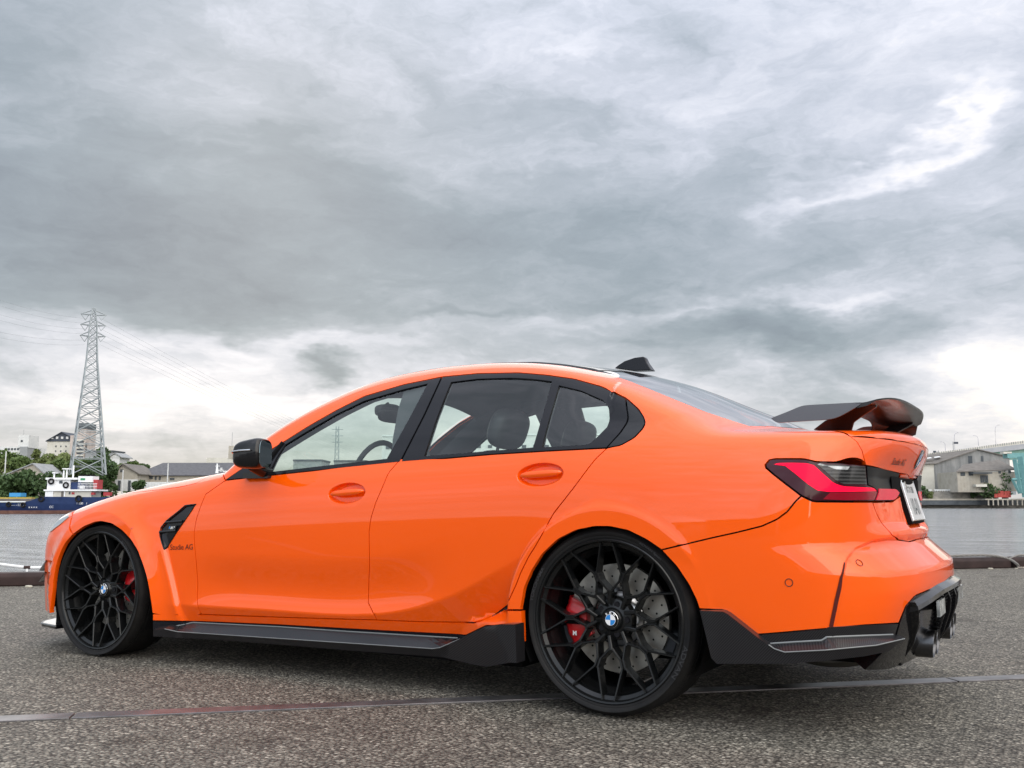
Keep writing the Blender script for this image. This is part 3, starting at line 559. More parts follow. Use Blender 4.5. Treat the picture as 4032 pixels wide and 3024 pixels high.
'rocker_panel':['side',[0.4322,-0.9461,0.2367],[0.4645,-0.931,0.2365],[0.4995,-0.9184,0.2366],[0.5402,-0.9108,0.2376],[0.5733,-0.8968,0.2376],[0.6063,-0.8828,0.2375],[0.6517,-0.88,0.2393],[0.6975,-0.878,0.2411],[0.7402,-0.8768,0.2423],[0.7833,-0.8762,0.2435],[0.8263,-0.8759,0.2448],[0.869,-0.8758,0.2461],[0.9113,-0.8756,0.2474],[0.9533,-0.8756,0.2487],[0.9951,-0.8756,0.25],[1.0364,-0.8756,0.2513],[1.0775,-0.8757,0.2526],[1.1182,-0.8759,0.2539],[1.1586,-0.8761,0.2552],[1.1987,-0.8764,0.2564],[1.2376,-0.8766,0.2578],[1.2763,-0.877,0.2593],[1.3148,-0.8774,0.2607],[1.3528,-0.8778,0.2621],[1.3906,-0.8782,0.2634],[1.4279,-0.8785,0.2648],[1.4648,-0.8788,0.2661],[1.5014,-0.879,0.2675],[1.5394,-0.8791,0.2689],[1.577,-0.879,0.2703],[1.6141,-0.8788,0.2717],[1.6508,-0.8785,0.273],[1.687,-0.878,0.2743],[1.7228,-0.8772,0.2755],[1.7581,-0.8763,0.2768],[1.7914,-0.8751,0.2775],[1.8242,-0.8737,0.2783],[1.8567,-0.8721,0.2789],[1.8888,-0.8703,0.2796],[1.9204,-0.8683,0.2802],[1.9517,-0.8661,0.2808],[1.9827,-0.8637,0.2814],[2.0124,-0.8615,0.2826],[2.0418,-0.859,0.2838],[2.0708,-0.8564,0.285],[2.0996,-0.8535,0.2861],[2.1279,-0.8503,0.2871],[2.156,-0.847,0.2882],[2.1837,-0.8434,0.2892],[2.2124,-0.8401,0.2915],[2.2408,-0.8369,0.2939],[2.2651,-0.8369,0.3009],[2.2897,-0.8376,0.3079],[2.3297,-0.8444,0.3279],[2.3661,-0.8538,0.3497],[2.4539,-0.9515,0.3633],[2.4833,-0.9515,0.3645],[2.5124,-0.9515,0.3658],[2.5135,-0.9515,0.3449],[2.5146,-0.9515,0.3241],[2.5156,-0.9515,0.3033],[2.5161,-0.9515,0.275],[2.5166,-0.9515,0.2467],[2.4965,-0.9515,0.2453],[2.4939,-0.9515,0.2684],[2.4914,-0.9515,0.2917],[2.4888,-0.9515,0.315],[2.4576,-0.9515,0.3134],[2.3544,-0.8308,0.2947],[2.3204,-0.829,0.2928],[2.2921,-0.8251,0.2817],[2.2644,-0.8224,0.2706],[2.2371,-0.8207,0.2596],[2.2099,-0.8194,0.2486],[2.1826,-0.8182,0.2376],[2.152,-0.8226,0.2374],[2.1211,-0.8267,0.2372],[2.0898,-0.8306,0.237],[2.0581,-0.8341,0.2367],[2.026,-0.8374,0.2364],[1.9935,-0.8404,0.236],[1.9605,-0.8432,0.2355],[1.9271,-0.8457,0.2351],[1.8933,-0.8479,0.2345],[1.8583,-0.85,0.2341],[1.8228,-0.8519,0.2336],[1.7869,-0.8536,0.2331],[1.7505,-0.855,0.2325],[1.7137,-0.8562,0.2319],[1.6763,-0.8573,0.2313],[1.6385,-0.8581,0.2306],[1.6002,-0.8587,0.2299],[1.5643,-0.8592,0.2293],[1.528,-0.8596,0.2286],[1.4913,-0.8598,0.228],[1.4542,-0.8599,0.2273],[1.4167,-0.86,0.2266],[1.3788,-0.86,0.2258],[1.3405,-0.8599,0.2251],[1.3019,-0.8598,0.2243],[1.2629,-0.8597,0.2236],[1.2236,-0.8596,0.2228],[1.1841,-0.8597,0.2221],[1.1447,-0.8596,0.2209],[1.105,-0.8594,0.2197],[1.065,-0.8593,0.2185],[1.0247,-0.8593,0.2174],[0.9841,-0.8593,0.2162],[0.9432,-0.8594,0.215],[0.9019,-0.8595,0.2138],[0.8603,-0.8596,0.2126],[0.8185,-0.8599,0.2114],[0.7763,-0.8602,0.2102],[0.7344,-0.8612,0.2091],[0.6934,-0.8632,0.2082],[0.6532,-0.8661,0.2066],[0.6139,-0.87,0.2051],[0.5836,-0.8823,0.2051],[0.5593,-0.8997,0.2059],[0.5228,-0.9067,0.2049],[0.4898,-0.9168,0.2045],[0.4595,-0.9293,0.2045],[0.4305,-0.9429,0.2046]],
'rear_bumper':['cylr',[3.8288,0.0,0.631],[3.8261,-0.0723,0.631],[3.8151,-0.2612,0.6263],[3.8053,-0.3332,0.6319],[3.7963,-0.406,0.6375],[3.7928,-0.4936,0.6548],[3.7853,-0.523,0.6718],[3.7751,-0.5355,0.6877],[3.7661,-0.5551,0.7038],[3.7617,-0.5759,0.7207],[3.7576,-0.5983,0.7374],[3.7521,-0.6309,0.7759],[3.7403,-0.6902,0.7759],[3.7261,-0.734,0.7759],[3.7106,-0.7682,0.7759],[3.6942,-0.7966,0.7759],[3.6786,-0.8188,0.7761],[3.6626,-0.838,0.7763],[3.646,-0.8543,0.7765],[3.629,-0.8681,0.7767],[3.6115,-0.8795,0.7769],[3.5967,-0.8874,0.7812],[3.5702,-0.898,0.7965],[3.5501,-0.9056,0.7761],[3.5378,-0.9097,0.7599],[3.5254,-0.9134,0.7437],[3.5088,-0.9173,0.7309],[3.4921,-0.9207,0.7181],[3.4754,-0.9235,0.7103],[3.4584,-0.9258,0.7025],[3.4413,-0.9278,0.6947],[3.4199,-0.9298,0.6891],[3.3983,-0.9315,0.6835],[3.3765,-0.9331,0.6779],[3.3546,-0.9346,0.6722],[3.3325,-0.9361,0.6672],[3.3103,-0.9374,0.6621],[3.2879,-0.9387,0.657],[3.2654,-0.9399,0.6519],[3.241,-0.9411,0.6459],[3.2165,-0.9422,0.6398],[3.1917,-0.9433,0.6337],[3.1676,-0.9465,0.6277],[3.1437,-0.9506,0.6217],[3.118,-0.9503,0.6154],[3.0853,-0.9499,0.6071],[3.1034,-0.9482,0.5882],[3.1214,-0.9466,0.5694],[3.1394,-0.9453,0.5507],[3.1536,-0.9444,0.5299],[3.1678,-0.9435,0.5093],[3.1818,-0.9425,0.4888],[3.1901,-0.9419,0.4716],[3.1984,-0.9412,0.4545],[3.2067,-0.9405,0.4375],[3.2157,-0.9395,0.4084],[3.2377,-0.939,0.4087],[3.2596,-0.9385,0.4089],[3.2806,-0.9357,0.4089],[3.302,-0.9346,0.4091],[3.3193,-0.9334,0.4022],[3.3376,-0.9318,0.3881],[3.3557,-0.9301,0.374],[3.3737,-0.9284,0.3601],[3.3916,-0.9265,0.3462],[3.4094,-0.9247,0.3323],[3.4311,-0.9232,0.3352],[3.4526,-0.9217,0.3381],[3.474,-0.92,0.341],[3.4953,-0.9183,0.3438],[3.5184,-0.916,0.3471],[3.5413,-0.9133,0.3504],[3.5639,-0.9099,0.3535],[3.5861,-0.9057,0.3565],[3.6081,-0.9005,0.3593],[3.6297,-0.8941,0.362],[3.6461,-0.8741,0.3628],[3.6645,-0.863,0.3646],[3.683,-0.8523,0.3665],[3.7011,-0.8398,0.3682],[3.7189,-0.8254,0.3696],[3.7364,-0.8092,0.3709],[3.755,-0.789,0.3712],[3.7732,-0.7653,0.3711],[3.7907,-0.7367,0.3704],[3.8072,-0.7005,0.3689],[3.8226,-0.6545,0.3663],[3.8436,-0.6297,0.4212],[3.8552,-0.5987,0.437],[3.8666,-0.5644,0.4528],[3.8807,-0.5012,0.4579],[3.8935,-0.4222,0.4621],[3.9052,-0.3267,0.4653],[3.9225,-0.0483,0.48],[3.9228,0.0,0.481],[3.9225,0.0483,0.48],[3.9052,0.3267,0.4653],[3.8935,0.4222,0.4621],[3.8807,0.5012,0.4579],[3.8666,0.5644,0.4528],[3.8552,0.5987,0.437],[3.8436,0.6297,0.4212],[3.8226,0.6545,0.3663],[3.8072,0.7005,0.3689],[3.7907,0.7367,0.3704],[3.7732,0.7653,0.3711],[3.755,0.789,0.3712],[3.7364,0.8092,0.3709],[3.7189,0.8254,0.3696],[3.7011,0.8398,0.3682],[3.683,0.8523,0.3665],[3.6645,0.863,0.3646],[3.6461,0.8741,0.3628],[3.6297,0.8941,0.362],[3.6081,0.9005,0.3593],[3.5861,0.9057,0.3565],[3.5639,0.9099,0.3535],[3.5413,0.9133,0.3504],[3.5184,0.916,0.3471],[3.4953,0.9183,0.3438],[3.474,0.92,0.341],[3.4526,0.9217,0.3381],[3.4311,0.9232,0.3352],[3.4094,0.9247,0.3323],[3.3916,0.9265,0.3462],[3.3737,0.9284,0.3601],[3.3557,0.9301,0.374],[3.3376,0.9318,0.3881],[3.3193,0.9334,0.4022],[3.302,0.9346,0.4091],[3.2806,0.9357,0.4089],[3.2596,0.9385,0.4089],[3.2377,0.939,0.4087],[3.2157,0.9395,0.4084],[3.2067,0.9405,0.4375],[3.1984,0.9412,0.4545],[3.1901,0.9419,0.4716],[3.1818,0.9425,0.4888],[3.1678,0.9435,0.5093],[3.1536,0.9444,0.5299],[3.1394,0.9453,0.5507],[3.1214,0.9466,0.5694],[3.1034,0.9482,0.5882],[3.0853,0.9499,0.6071],[3.118,0.9503,0.6154],[3.1437,0.9506,0.6217],[3.1676,0.9465,0.6277],[3.1917,0.9433,0.6337],[3.2165,0.9422,0.6398],[3.241,0.9411,0.6459],[3.2654,0.9399,0.6519],[3.2879,0.9387,0.657],[3.3103,0.9374,0.6621],[3.3325,0.9361,0.6672],[3.3546,0.9346,0.6722],[3.3765,0.9331,0.6779],[3.3983,0.9315,0.6835],[3.4199,0.9298,0.6891],[3.4413,0.9278,0.6947],[3.4584,0.9258,0.7025],[3.4754,0.9235,0.7103],[3.4921,0.9207,0.7181],[3.5088,0.9173,0.7309],[3.5254,0.9134,0.7437],[3.5378,0.9097,0.7599],[3.5501,0.9056,0.7761],[3.5702,0.898,0.7965],[3.5967,0.8874,0.7812],[3.6115,0.8795,0.7769],[3.629,0.8681,0.7767],[3.646,0.8543,0.7765],[3.6626,0.838,0.7763],[3.6786,0.8188,0.7761],[3.6942,0.7966,0.7759],[3.7106,0.7682,0.7759],[3.7261,0.734,0.7759],[3.7403,0.6902,0.7759],[3.7521,0.6309,0.7759],[3.7576,0.5983,0.7374],[3.7617,0.5759,0.7207],[3.7661,0.5551,0.7038],[3.7751,0.5355,0.6877],[3.7853,0.523,0.6718],[3.7928,0.4936,0.6548],[3.7963,0.406,0.6375],[3.8053,0.3332,0.6319],[3.8151,0.2612,0.6263],[3.8261,0.0723,0.631]],
'trunk_lid':['obr',[3.43,0.0,1.0755],[3.4,-0.3,1.072],[3.307,-0.5759,1.0669],[3.4,-0.6,1.0449],[3.52,-0.65,1.036],[3.62,-0.7,1.0285],[3.7092,-0.7424,1.0009],[3.7772,-0.6072,1.0],[3.8164,-0.4341,1.0],[3.8387,-0.2405,1.0],[3.8484,0.0,1.0],[3.8387,0.2405,1.0],[3.8164,0.4341,1.0],[3.7772,0.6072,1.0],[3.7092,0.7424,1.0009],[3.62,0.7,1.0285],[3.52,0.65,1.036],[3.4,0.6,1.0449],[3.307,0.5759,1.0669],[3.4,0.3,1.072]],
'trunk_face':['cylr',[3.8484,0.0,1.0],[3.8387,-0.2405,1.0],[3.8164,-0.4341,1.0],[3.7772,-0.6072,1.0],[3.7092,-0.7424,1.0009],[3.7286,-0.7324,0.9832],[3.7354,-0.7274,0.9678],[3.7414,-0.7177,0.9527],[3.7442,-0.7098,0.9331],[3.7465,-0.6991,0.9137],[3.7474,-0.6928,0.9041],[3.7709,-0.477,0.895],[3.781,-0.3697,0.8913],[3.7912,-0.254,0.8875],[3.7992,-0.1082,0.8862],[3.7922,0.0,0.875],[3.7992,0.1082,0.8862],[3.7912,0.254,0.8875],[3.781,0.3697,0.8913],[3.7709,0.477,0.895],[3.7474,0.6928,0.9041],[3.7465,0.6991,0.9137],[3.7442,0.7098,0.9331],[3.7414,0.7177,0.9527],[3.7354,0.7274,0.9678],[3.7286,0.7324,0.9832],[3.7092,0.7424,1.0009],[3.7772,0.6072,1.0],[3.8164,0.4341,1.0],[3.8387,0.2405,1.0]],
'trunk_lower':['cylr',[3.7922,0.0,0.875],[3.7992,-0.1082,0.8862],[3.7905,-0.2382,0.8821],[3.766,-0.1398,0.8583],[3.7795,-0.2986,0.8297],[3.7712,-0.1291,0.8129],[3.784,-0.3054,0.7883],[3.7791,-0.3658,0.7768],[3.7529,-0.6257,0.775],[3.7576,-0.5983,0.7374],[3.7617,-0.5759,0.7207],[3.7661,-0.5551,0.7038],[3.7751,-0.5355,0.6877],[3.7853,-0.523,0.6718],[3.7928,-0.4936,0.6548],[3.7963,-0.406,0.6375],[3.8053,-0.3332,0.6319],[3.8151,-0.2612,0.6263],[3.8261,-0.0723,0.631],[3.8288,0.0,0.631],[3.8261,0.0723,0.631],[3.8151,0.2612,0.6263],[3.8053,0.3332,0.6319],[3.7963,0.406,0.6375],[3.7928,0.4936,0.6548],[3.7853,0.523,0.6718],[3.7751,0.5355,0.6877],[3.7661,0.5551,0.7038],[3.7617,0.5759,0.7207],[3.7576,0.5983,0.7374],[3.7529,0.6257,0.775],[3.7791,0.3658,0.7768],[3.784,0.3054,0.7883],[3.7712,0.1291,0.8129],[3.7795,0.2986,0.8297],[3.766,0.1398,0.8583],[3.7905,0.2382,0.8821],[3.7992,0.1082,0.8862]],
'tail_lamp':['cylr',[3.4541,-0.9011,0.9042],[3.466,-0.8946,0.9199],[3.4829,-0.8917,0.9231],[3.5061,-0.889,0.9227],[3.529,-0.8854,0.9222],[3.5516,-0.8809,0.9219],[3.5737,-0.8752,0.9216],[3.6015,-0.8674,0.9152],[3.6131,-0.8634,0.9107],[3.6357,-0.8514,0.9098],[3.6576,-0.8361,0.909],[3.6787,-0.8166,0.9084],[3.6968,-0.7955,0.9065],[3.7142,-0.7699,0.9049],[3.7306,-0.7385,0.9034],[3.7457,-0.6979,0.9022],[3.7454,-0.6921,0.8798],[3.7449,-0.6852,0.8573],[3.7448,-0.681,0.8348],[3.7534,-0.62,0.8276],[3.7571,-0.5746,0.8137],[3.7556,-0.6008,0.7964],[3.7533,-0.6222,0.7794],[3.7423,-0.6825,0.7794],[3.729,-0.7268,0.7794],[3.7142,-0.7614,0.7793],[3.6986,-0.7899,0.7794],[3.6823,-0.8142,0.7794],[3.6654,-0.8349,0.7794],[3.648,-0.8526,0.7794],[3.6301,-0.8673,0.7794],[3.6116,-0.8794,0.7794],[3.5968,-0.8873,0.7846],[3.5703,-0.8978,0.7991],[3.5561,-0.9017,0.8111],[3.5417,-0.9046,0.8232],[3.527,-0.9066,0.8353],[3.5119,-0.9077,0.8478],[3.4966,-0.9079,0.8604],[3.4809,-0.9072,0.873],[3.4563,-0.9037,0.8953]],
'inner_lamp':['cylr',[3.7478,-0.6906,0.9016],[3.7582,-0.6392,0.8994],[3.7656,-0.5665,0.898],[3.7714,-0.4794,0.8968],[3.781,-0.3697,0.8913],[3.7907,-0.2514,0.8857],[3.7805,-0.2536,0.858],[3.7785,-0.3097,0.8295],[3.785,-0.2535,0.8176],[3.7861,-0.2506,0.8108],[3.7838,-0.3027,0.7921],[3.7789,-0.3632,0.7806],[3.7696,-0.4428,0.7802],[3.7622,-0.5296,0.7798],[3.7548,-0.6108,0.7794],[3.7568,-0.5876,0.7965],[3.758,-0.5592,0.8138],[3.7546,-0.6067,0.8268],[3.7466,-0.6719,0.8349]],
'lamp_red':['cylr',[3.4805,-0.8983,0.9046],[3.4938,-0.8951,0.9096],[3.523,-0.8907,0.9096],[3.5419,-0.8872,0.9093],[3.5646,-0.8819,0.9084],[3.5868,-0.8751,0.9075],[3.6079,-0.8684,0.9003],[3.622,-0.8644,0.8856],[3.6357,-0.8584,0.8709],[3.6505,-0.8487,0.855],[3.6648,-0.8362,0.8392],[3.688,-0.8087,0.8291],[3.7036,-0.7854,0.8283],[3.7185,-0.7579,0.8275],[3.7325,-0.7241,0.8267],[3.7448,-0.6794,0.8262],[3.754,-0.6138,0.8259],[3.7569,-0.578,0.8146],[3.7489,-0.6552,0.8134],[3.7372,-0.7075,0.8126],[3.7233,-0.7455,0.8119],[3.7083,-0.7759,0.8112],[3.6901,-0.805,0.8108],[3.6711,-0.8294,0.8104],[3.6514,-0.8496,0.8101],[3.6348,-0.8633,0.8126],[3.6178,-0.8746,0.8152],[3.6042,-0.8815,0.8255],[3.5903,-0.8871,0.8358],[3.5775,-0.8907,0.8479],[3.5644,-0.8933,0.86],[3.551,-0.8947,0.8722],[3.5345,-0.8954,0.8858],[3.5176,-0.8948,0.8996],[3.4924,-0.8975,0.9026]],
'lamp_bar':['cylr',[3.6527,-0.8484,0.8075],[3.6719,-0.8284,0.8079],[3.6904,-0.8044,0.8082],[3.7082,-0.7759,0.8087],[3.7232,-0.7455,0.8093],[3.737,-0.7074,0.8099],[3.7488,-0.6554,0.8108],[3.7569,-0.579,0.8119],[3.7534,-0.6214,0.7839],[3.7417,-0.6858,0.7833],[3.7273,-0.7319,0.7828],[3.7113,-0.7675,0.7824],[3.6945,-0.7967,0.7819],[3.6796,-0.8179,0.7828],[3.6642,-0.8364,0.7836],[3.6484,-0.8523,0.7845],[3.6322,-0.8657,0.7854]],
'lamp_bar_inner':['cylr',[3.7582,-0.542,0.824],[3.7633,-0.4535,0.8244],[3.7714,-0.3791,0.8246],[3.7798,-0.302,0.8248],[3.7851,-0.2619,0.8117],[3.7836,-0.3,0.796],[3.7794,-0.3539,0.7844],[3.7703,-0.4314,0.7839],[3.763,-0.5155,0.7835],[3.7562,-0.5978,0.783],[3.7587,-0.5487,0.8112]],
'lamp_clear':['cylr',[3.6178,-0.8631,0.9029],[3.6387,-0.8511,0.9026],[3.659,-0.8361,0.9024],[3.6786,-0.8175,0.9023],[3.6962,-0.7967,0.9011],[3.7131,-0.7718,0.9001],[3.7291,-0.7415,0.8992],[3.7439,-0.7028,0.8986],[3.7438,-0.6976,0.8785],[3.7435,-0.6915,0.8584],[3.7436,-0.6874,0.8382],[3.7314,-0.7287,0.8377],[3.7178,-0.7603,0.8373],[3.7033,-0.7863,0.8371],[3.6883,-0.8085,0.8369],[3.6672,-0.8334,0.8504]],
'lamp_reflector':['cylr',[3.6474,-0.8482,0.8839],[3.6664,-0.832,0.8829],[3.6847,-0.8122,0.8821],[3.7024,-0.7886,0.8814],[3.7194,-0.7602,0.8809],[3.7353,-0.7246,0.8805],[3.7355,-0.7208,0.864],[3.7216,-0.7546,0.864],[3.7067,-0.7818,0.8641],[3.6912,-0.8047,0.8643],[3.6751,-0.8243,0.8646],[3.6585,-0.841,0.865]],
'front_door_glass':['side',[1.1298,-0.7986,1.0502],[1.1558,-0.7903,1.0655],[1.1816,-0.7818,1.0809],[1.207,-0.773,1.0962],[1.2326,-0.7644,1.1115],[1.2603,-0.7558,1.1269],[1.2878,-0.7472,1.1423],[1.3154,-0.7385,1.1577],[1.3428,-0.7299,1.1731],[1.37,-0.7211,1.1884],[1.3989,-0.7142,1.2008],[1.4275,-0.7073,1.2132],[1.4561,-0.7002,1.2256],[1.4844,-0.6931,1.238],[1.5125,-0.6859,1.2503],[1.5491,-0.6821,1.2579],[1.5853,-0.6783,1.2653],[1.6214,-0.6745,1.2728],[1.6571,-0.6707,1.2802],[1.6926,-0.6668,1.2876],[1.7279,-0.6629,1.2949],[1.7598,-0.6607,1.2996],[1.7914,-0.6586,1.3044],[1.8229,-0.6564,1.3091],[1.8542,-0.6543,1.3138],[1.8518,-0.6766,1.2827],[1.8483,-0.6971,1.2522],[1.8441,-0.7164,1.2221],[1.8396,-0.7351,1.1923],[1.8349,-0.7533,1.1628],[1.8302,-0.7713,1.1335],[1.8244,-0.7886,1.1051],[1.8181,-0.8051,1.0769],[1.811,-0.8203,1.0491],[1.8029,-0.8341,1.0215],[1.7941,-0.8468,0.9941],[1.785,-0.859,0.9669],[1.7508,-0.859,0.9648],[1.7163,-0.859,0.9627],[1.6816,-0.8591,0.9606],[1.6467,-0.8591,0.9585],[1.6114,-0.8592,0.9563],[1.5759,-0.8594,0.9539],[1.5401,-0.8597,0.9515],[1.5041,-0.8599,0.949],[1.4677,-0.8601,0.9465],[1.4311,-0.8604,0.944],[1.3941,-0.8606,0.9415],[1.3531,-0.8609,0.9386],[1.3117,-0.8612,0.9358],[1.2699,-0.8615,0.9329],[1.2278,-0.8618,0.93],[1.1854,-0.8622,0.927],[1.1425,-0.8625,0.9241],[1.0992,-0.8629,0.9211],[1.1053,-0.8472,0.9561],[1.1103,-0.8303,0.9914]],
'rear_door_glass':['side',[1.9888,-0.6624,1.3112],[2.0243,-0.6631,1.3126],[2.0595,-0.6639,1.3139],[2.0945,-0.6647,1.3152],[2.1291,-0.6656,1.3165],[2.1668,-0.669,1.3146],[2.2041,-0.6725,1.3126],[2.241,-0.676,1.3107],[2.2775,-0.6794,1.3087],[2.3137,-0.6827,1.3068],[2.3525,-0.6885,1.3018],[2.3908,-0.6939,1.2968],[2.4283,-0.6988,1.292],[2.4606,-0.7038,1.2861],[2.4922,-0.7081,1.2804],[2.5231,-0.7116,1.2748],[2.525,-0.7317,1.245],[2.526,-0.7501,1.2157],[2.5269,-0.768,1.1868],[2.5278,-0.7858,1.1581],[2.5286,-0.8034,1.1297],[2.5286,-0.82,1.1019],[2.5281,-0.8355,1.0744],[2.527,-0.8499,1.0473],[2.5255,-0.8635,1.0204],[2.5236,-0.8761,0.9937],[2.4945,-0.8756,0.9926],[2.4652,-0.8749,0.9915],[2.4356,-0.8742,0.9904],[2.4057,-0.8733,0.9892],[2.3755,-0.8724,0.9881],[2.345,-0.8715,0.9869],[2.3143,-0.8705,0.9858],[2.2834,-0.8696,0.9846],[2.2515,-0.8686,0.9833],[2.2194,-0.8677,0.982],[2.187,-0.8668,0.9807],[2.1544,-0.866,0.9794],[2.1215,-0.8653,0.9781],[2.0885,-0.8645,0.9768],[2.0551,-0.8639,0.9754],[2.0215,-0.8632,0.974],[1.9877,-0.8626,0.9726],[1.9892,-0.8509,0.9987],[1.9904,-0.8386,1.025],[1.991,-0.8254,1.0515],[1.9908,-0.8109,1.0782],[1.9896,-0.795,1.1054],[1.9879,-0.7781,1.1328]],
'quarter_glass':['side',[2.5642,-0.7248,1.2538],[2.5995,-0.7293,1.2442],[2.6341,-0.7329,1.2347],[2.6679,-0.7357,1.2255],[2.6964,-0.7409,1.213],[2.7244,-0.7456,1.2006],[2.7521,-0.7502,1.1884],[2.7796,-0.7547,1.1763],[2.81,-0.7767,1.1406],[2.8189,-0.7948,1.1167],[2.826,-0.8087,1.0935],[2.824,-0.829,1.0655],[2.8106,-0.8448,1.0459],[2.7969,-0.8597,1.0264],[2.775,-0.8756,1.0028],[2.7551,-0.8792,0.9964],[2.7288,-0.8793,0.996],[2.7022,-0.8792,0.9955],[2.6754,-0.8791,0.9951],[2.6483,-0.8789,0.9947],[2.621,-0.8785,0.9942],[2.5934,-0.8781,0.9938],[2.5656,-0.8776,0.9934]],
'front_window_frame':['side',[0.8219,-0.8708,0.8876],[0.8631,-0.871,0.89],[0.9035,-0.8708,0.8924],[0.9435,-0.8706,0.8947],[0.9832,-0.8705,0.8971],[1.0227,-0.8704,0.8994],[1.0663,-0.8702,0.9022],[1.1096,-0.8699,0.905],[1.1525,-0.8697,0.9078],[1.1949,-0.8695,0.9105],[1.2369,-0.8691,0.9132],[1.2786,-0.8689,0.9159],[1.3199,-0.8687,0.9186],[1.3609,-0.8685,0.9212],[1.4015,-0.8684,0.9238],[1.4385,-0.8683,0.926],[1.4751,-0.8682,0.9282],[1.5115,-0.8681,0.9304],[1.5476,-0.868,0.9325],[1.5834,-0.8679,0.9346],[1.6189,-0.8678,0.9367],[1.6544,-0.8677,0.9389],[1.6897,-0.8677,0.9411],[1.7246,-0.8676,0.9432],[1.7593,-0.8676,0.9453],[1.7937,-0.8676,0.9474],[1.8279,-0.8676,0.9495],[1.8618,-0.8677,0.9515],[1.8703,-0.8559,0.9792],[1.8782,-0.8433,1.007],[1.8846,-0.8315,1.0318],[1.8904,-0.8188,1.0568],[1.8954,-0.805,1.082],[1.8997,-0.79,1.1075],[1.9036,-0.7743,1.1333],[1.9074,-0.7583,1.1592],[1.91,-0.7402,1.1885],[1.9124,-0.7216,1.2182],[1.9145,-0.7024,1.2481],[1.916,-0.6822,1.2785],[1.9166,-0.6604,1.3093],[1.9147,-0.6347,1.3411],[1.8818,-0.6363,1.3375],[1.8486,-0.6379,1.3338],[1.8152,-0.6394,1.3302],[1.7815,-0.6409,1.3265],[1.7475,-0.6423,1.3228],[1.7134,-0.6438,1.3191],[1.6783,-0.6483,1.3115],[1.643,-0.6527,1.3038],[1.6074,-0.657,1.2962],[1.5715,-0.6612,1.2885],[1.5353,-0.6654,1.2808],[1.4988,-0.6695,1.2731],[1.4712,-0.6776,1.2601],[1.4433,-0.6854,1.2471],[1.4152,-0.6931,1.2341],[1.3869,-0.7007,1.2211],[1.3583,-0.7081,1.2081],[1.3309,-0.7168,1.193],[1.3033,-0.7255,1.1778],[1.2756,-0.734,1.1627],[1.2478,-0.7426,1.1475],[1.2199,-0.751,1.1323],[1.1956,-0.7599,1.1168],[1.1712,-0.7687,1.1014],[1.1467,-0.7774,1.086],[1.1221,-0.7861,1.0705],[1.0974,-0.7943,1.0557],[1.0725,-0.8022,1.0408],[1.0472,-0.81,1.026],[1.0217,-0.8175,1.0111]],
'rear_window_frame':['side',[1.8712,-0.8676,0.9524],[1.9041,-0.8681,0.9537],[1.9368,-0.8685,0.9549],[1.9693,-0.8691,0.9562],[2.0015,-0.8696,0.9574],[2.0335,-0.8703,0.9586],[2.0653,-0.8709,0.9598],[2.0968,-0.8716,0.961],[2.1308,-0.8723,0.9626],[2.1646,-0.873,0.9641],[2.1981,-0.8738,0.9657],[2.2314,-0.8746,0.9672],[2.2644,-0.8755,0.9687],[2.2971,-0.8764,0.9702],[2.3296,-0.8773,0.9716],[2.3628,-0.8785,0.9724],[2.3958,-0.8798,0.9731],[2.4284,-0.8809,0.9738],[2.4607,-0.882,0.9745],[2.4927,-0.883,0.9753],[2.5244,-0.884,0.976],[2.5557,-0.8848,0.9767],[2.5868,-0.8855,0.9774],[2.6169,-0.8861,0.978],[2.6466,-0.8867,0.9786],[2.6762,-0.8871,0.9791],[2.7054,-0.8874,0.9797],[2.7343,-0.8876,0.9802],[2.763,-0.8877,0.9808],[2.7914,-0.8877,0.9814],[2.8195,-0.8876,0.9819],[2.8474,-0.8875,0.9825],[2.8609,-0.8764,1.0013],[2.8734,-0.863,1.0203],[2.8851,-0.8475,1.0395],[2.8922,-0.8294,1.0608],[2.9004,-0.8135,1.082],[2.9007,-0.8034,1.1043],[2.8877,-0.7867,1.1418],[2.876,-0.7656,1.1781],[2.8479,-0.7594,1.192],[2.8164,-0.7463,1.207],[2.7785,-0.72,1.2238],[2.7491,-0.7132,1.2384],[2.7173,-0.7108,1.2483],[2.685,-0.7078,1.2585],[2.652,-0.7041,1.2689],[2.6183,-0.6995,1.2794],[2.586,-0.6981,1.2857],[2.553,-0.6956,1.2921],[2.519,-0.6922,1.2988],[2.4842,-0.6876,1.3057],[2.449,-0.6836,1.311],[2.413,-0.6787,1.3165],[2.376,-0.6729,1.3221],[2.3383,-0.6665,1.3279],[2.3023,-0.663,1.3303],[2.2657,-0.6594,1.3327],[2.2287,-0.6555,1.3351],[2.1912,-0.6515,1.3376],[2.1533,-0.6474,1.3401],[2.115,-0.6433,1.3426],[2.0773,-0.6416,1.3425],[2.0393,-0.6399,1.3423],[2.0009,-0.6381,1.3421],[1.9621,-0.6364,1.3419],[1.9229,-0.6346,1.3417],[1.925,-0.6605,1.3098],[1.9245,-0.6824,1.2787],[1.923,-0.7028,1.2482],[1.9209,-0.7221,1.2181],[1.9186,-0.7407,1.1883],[1.9161,-0.759,1.1587],[1.9122,-0.7749,1.1328],[1.9083,-0.7906,1.1071],[1.9039,-0.8055,1.0817],[1.8989,-0.8193,1.0565],[1.893,-0.832,1.0315],[1.8866,-0.8437,1.0067]],
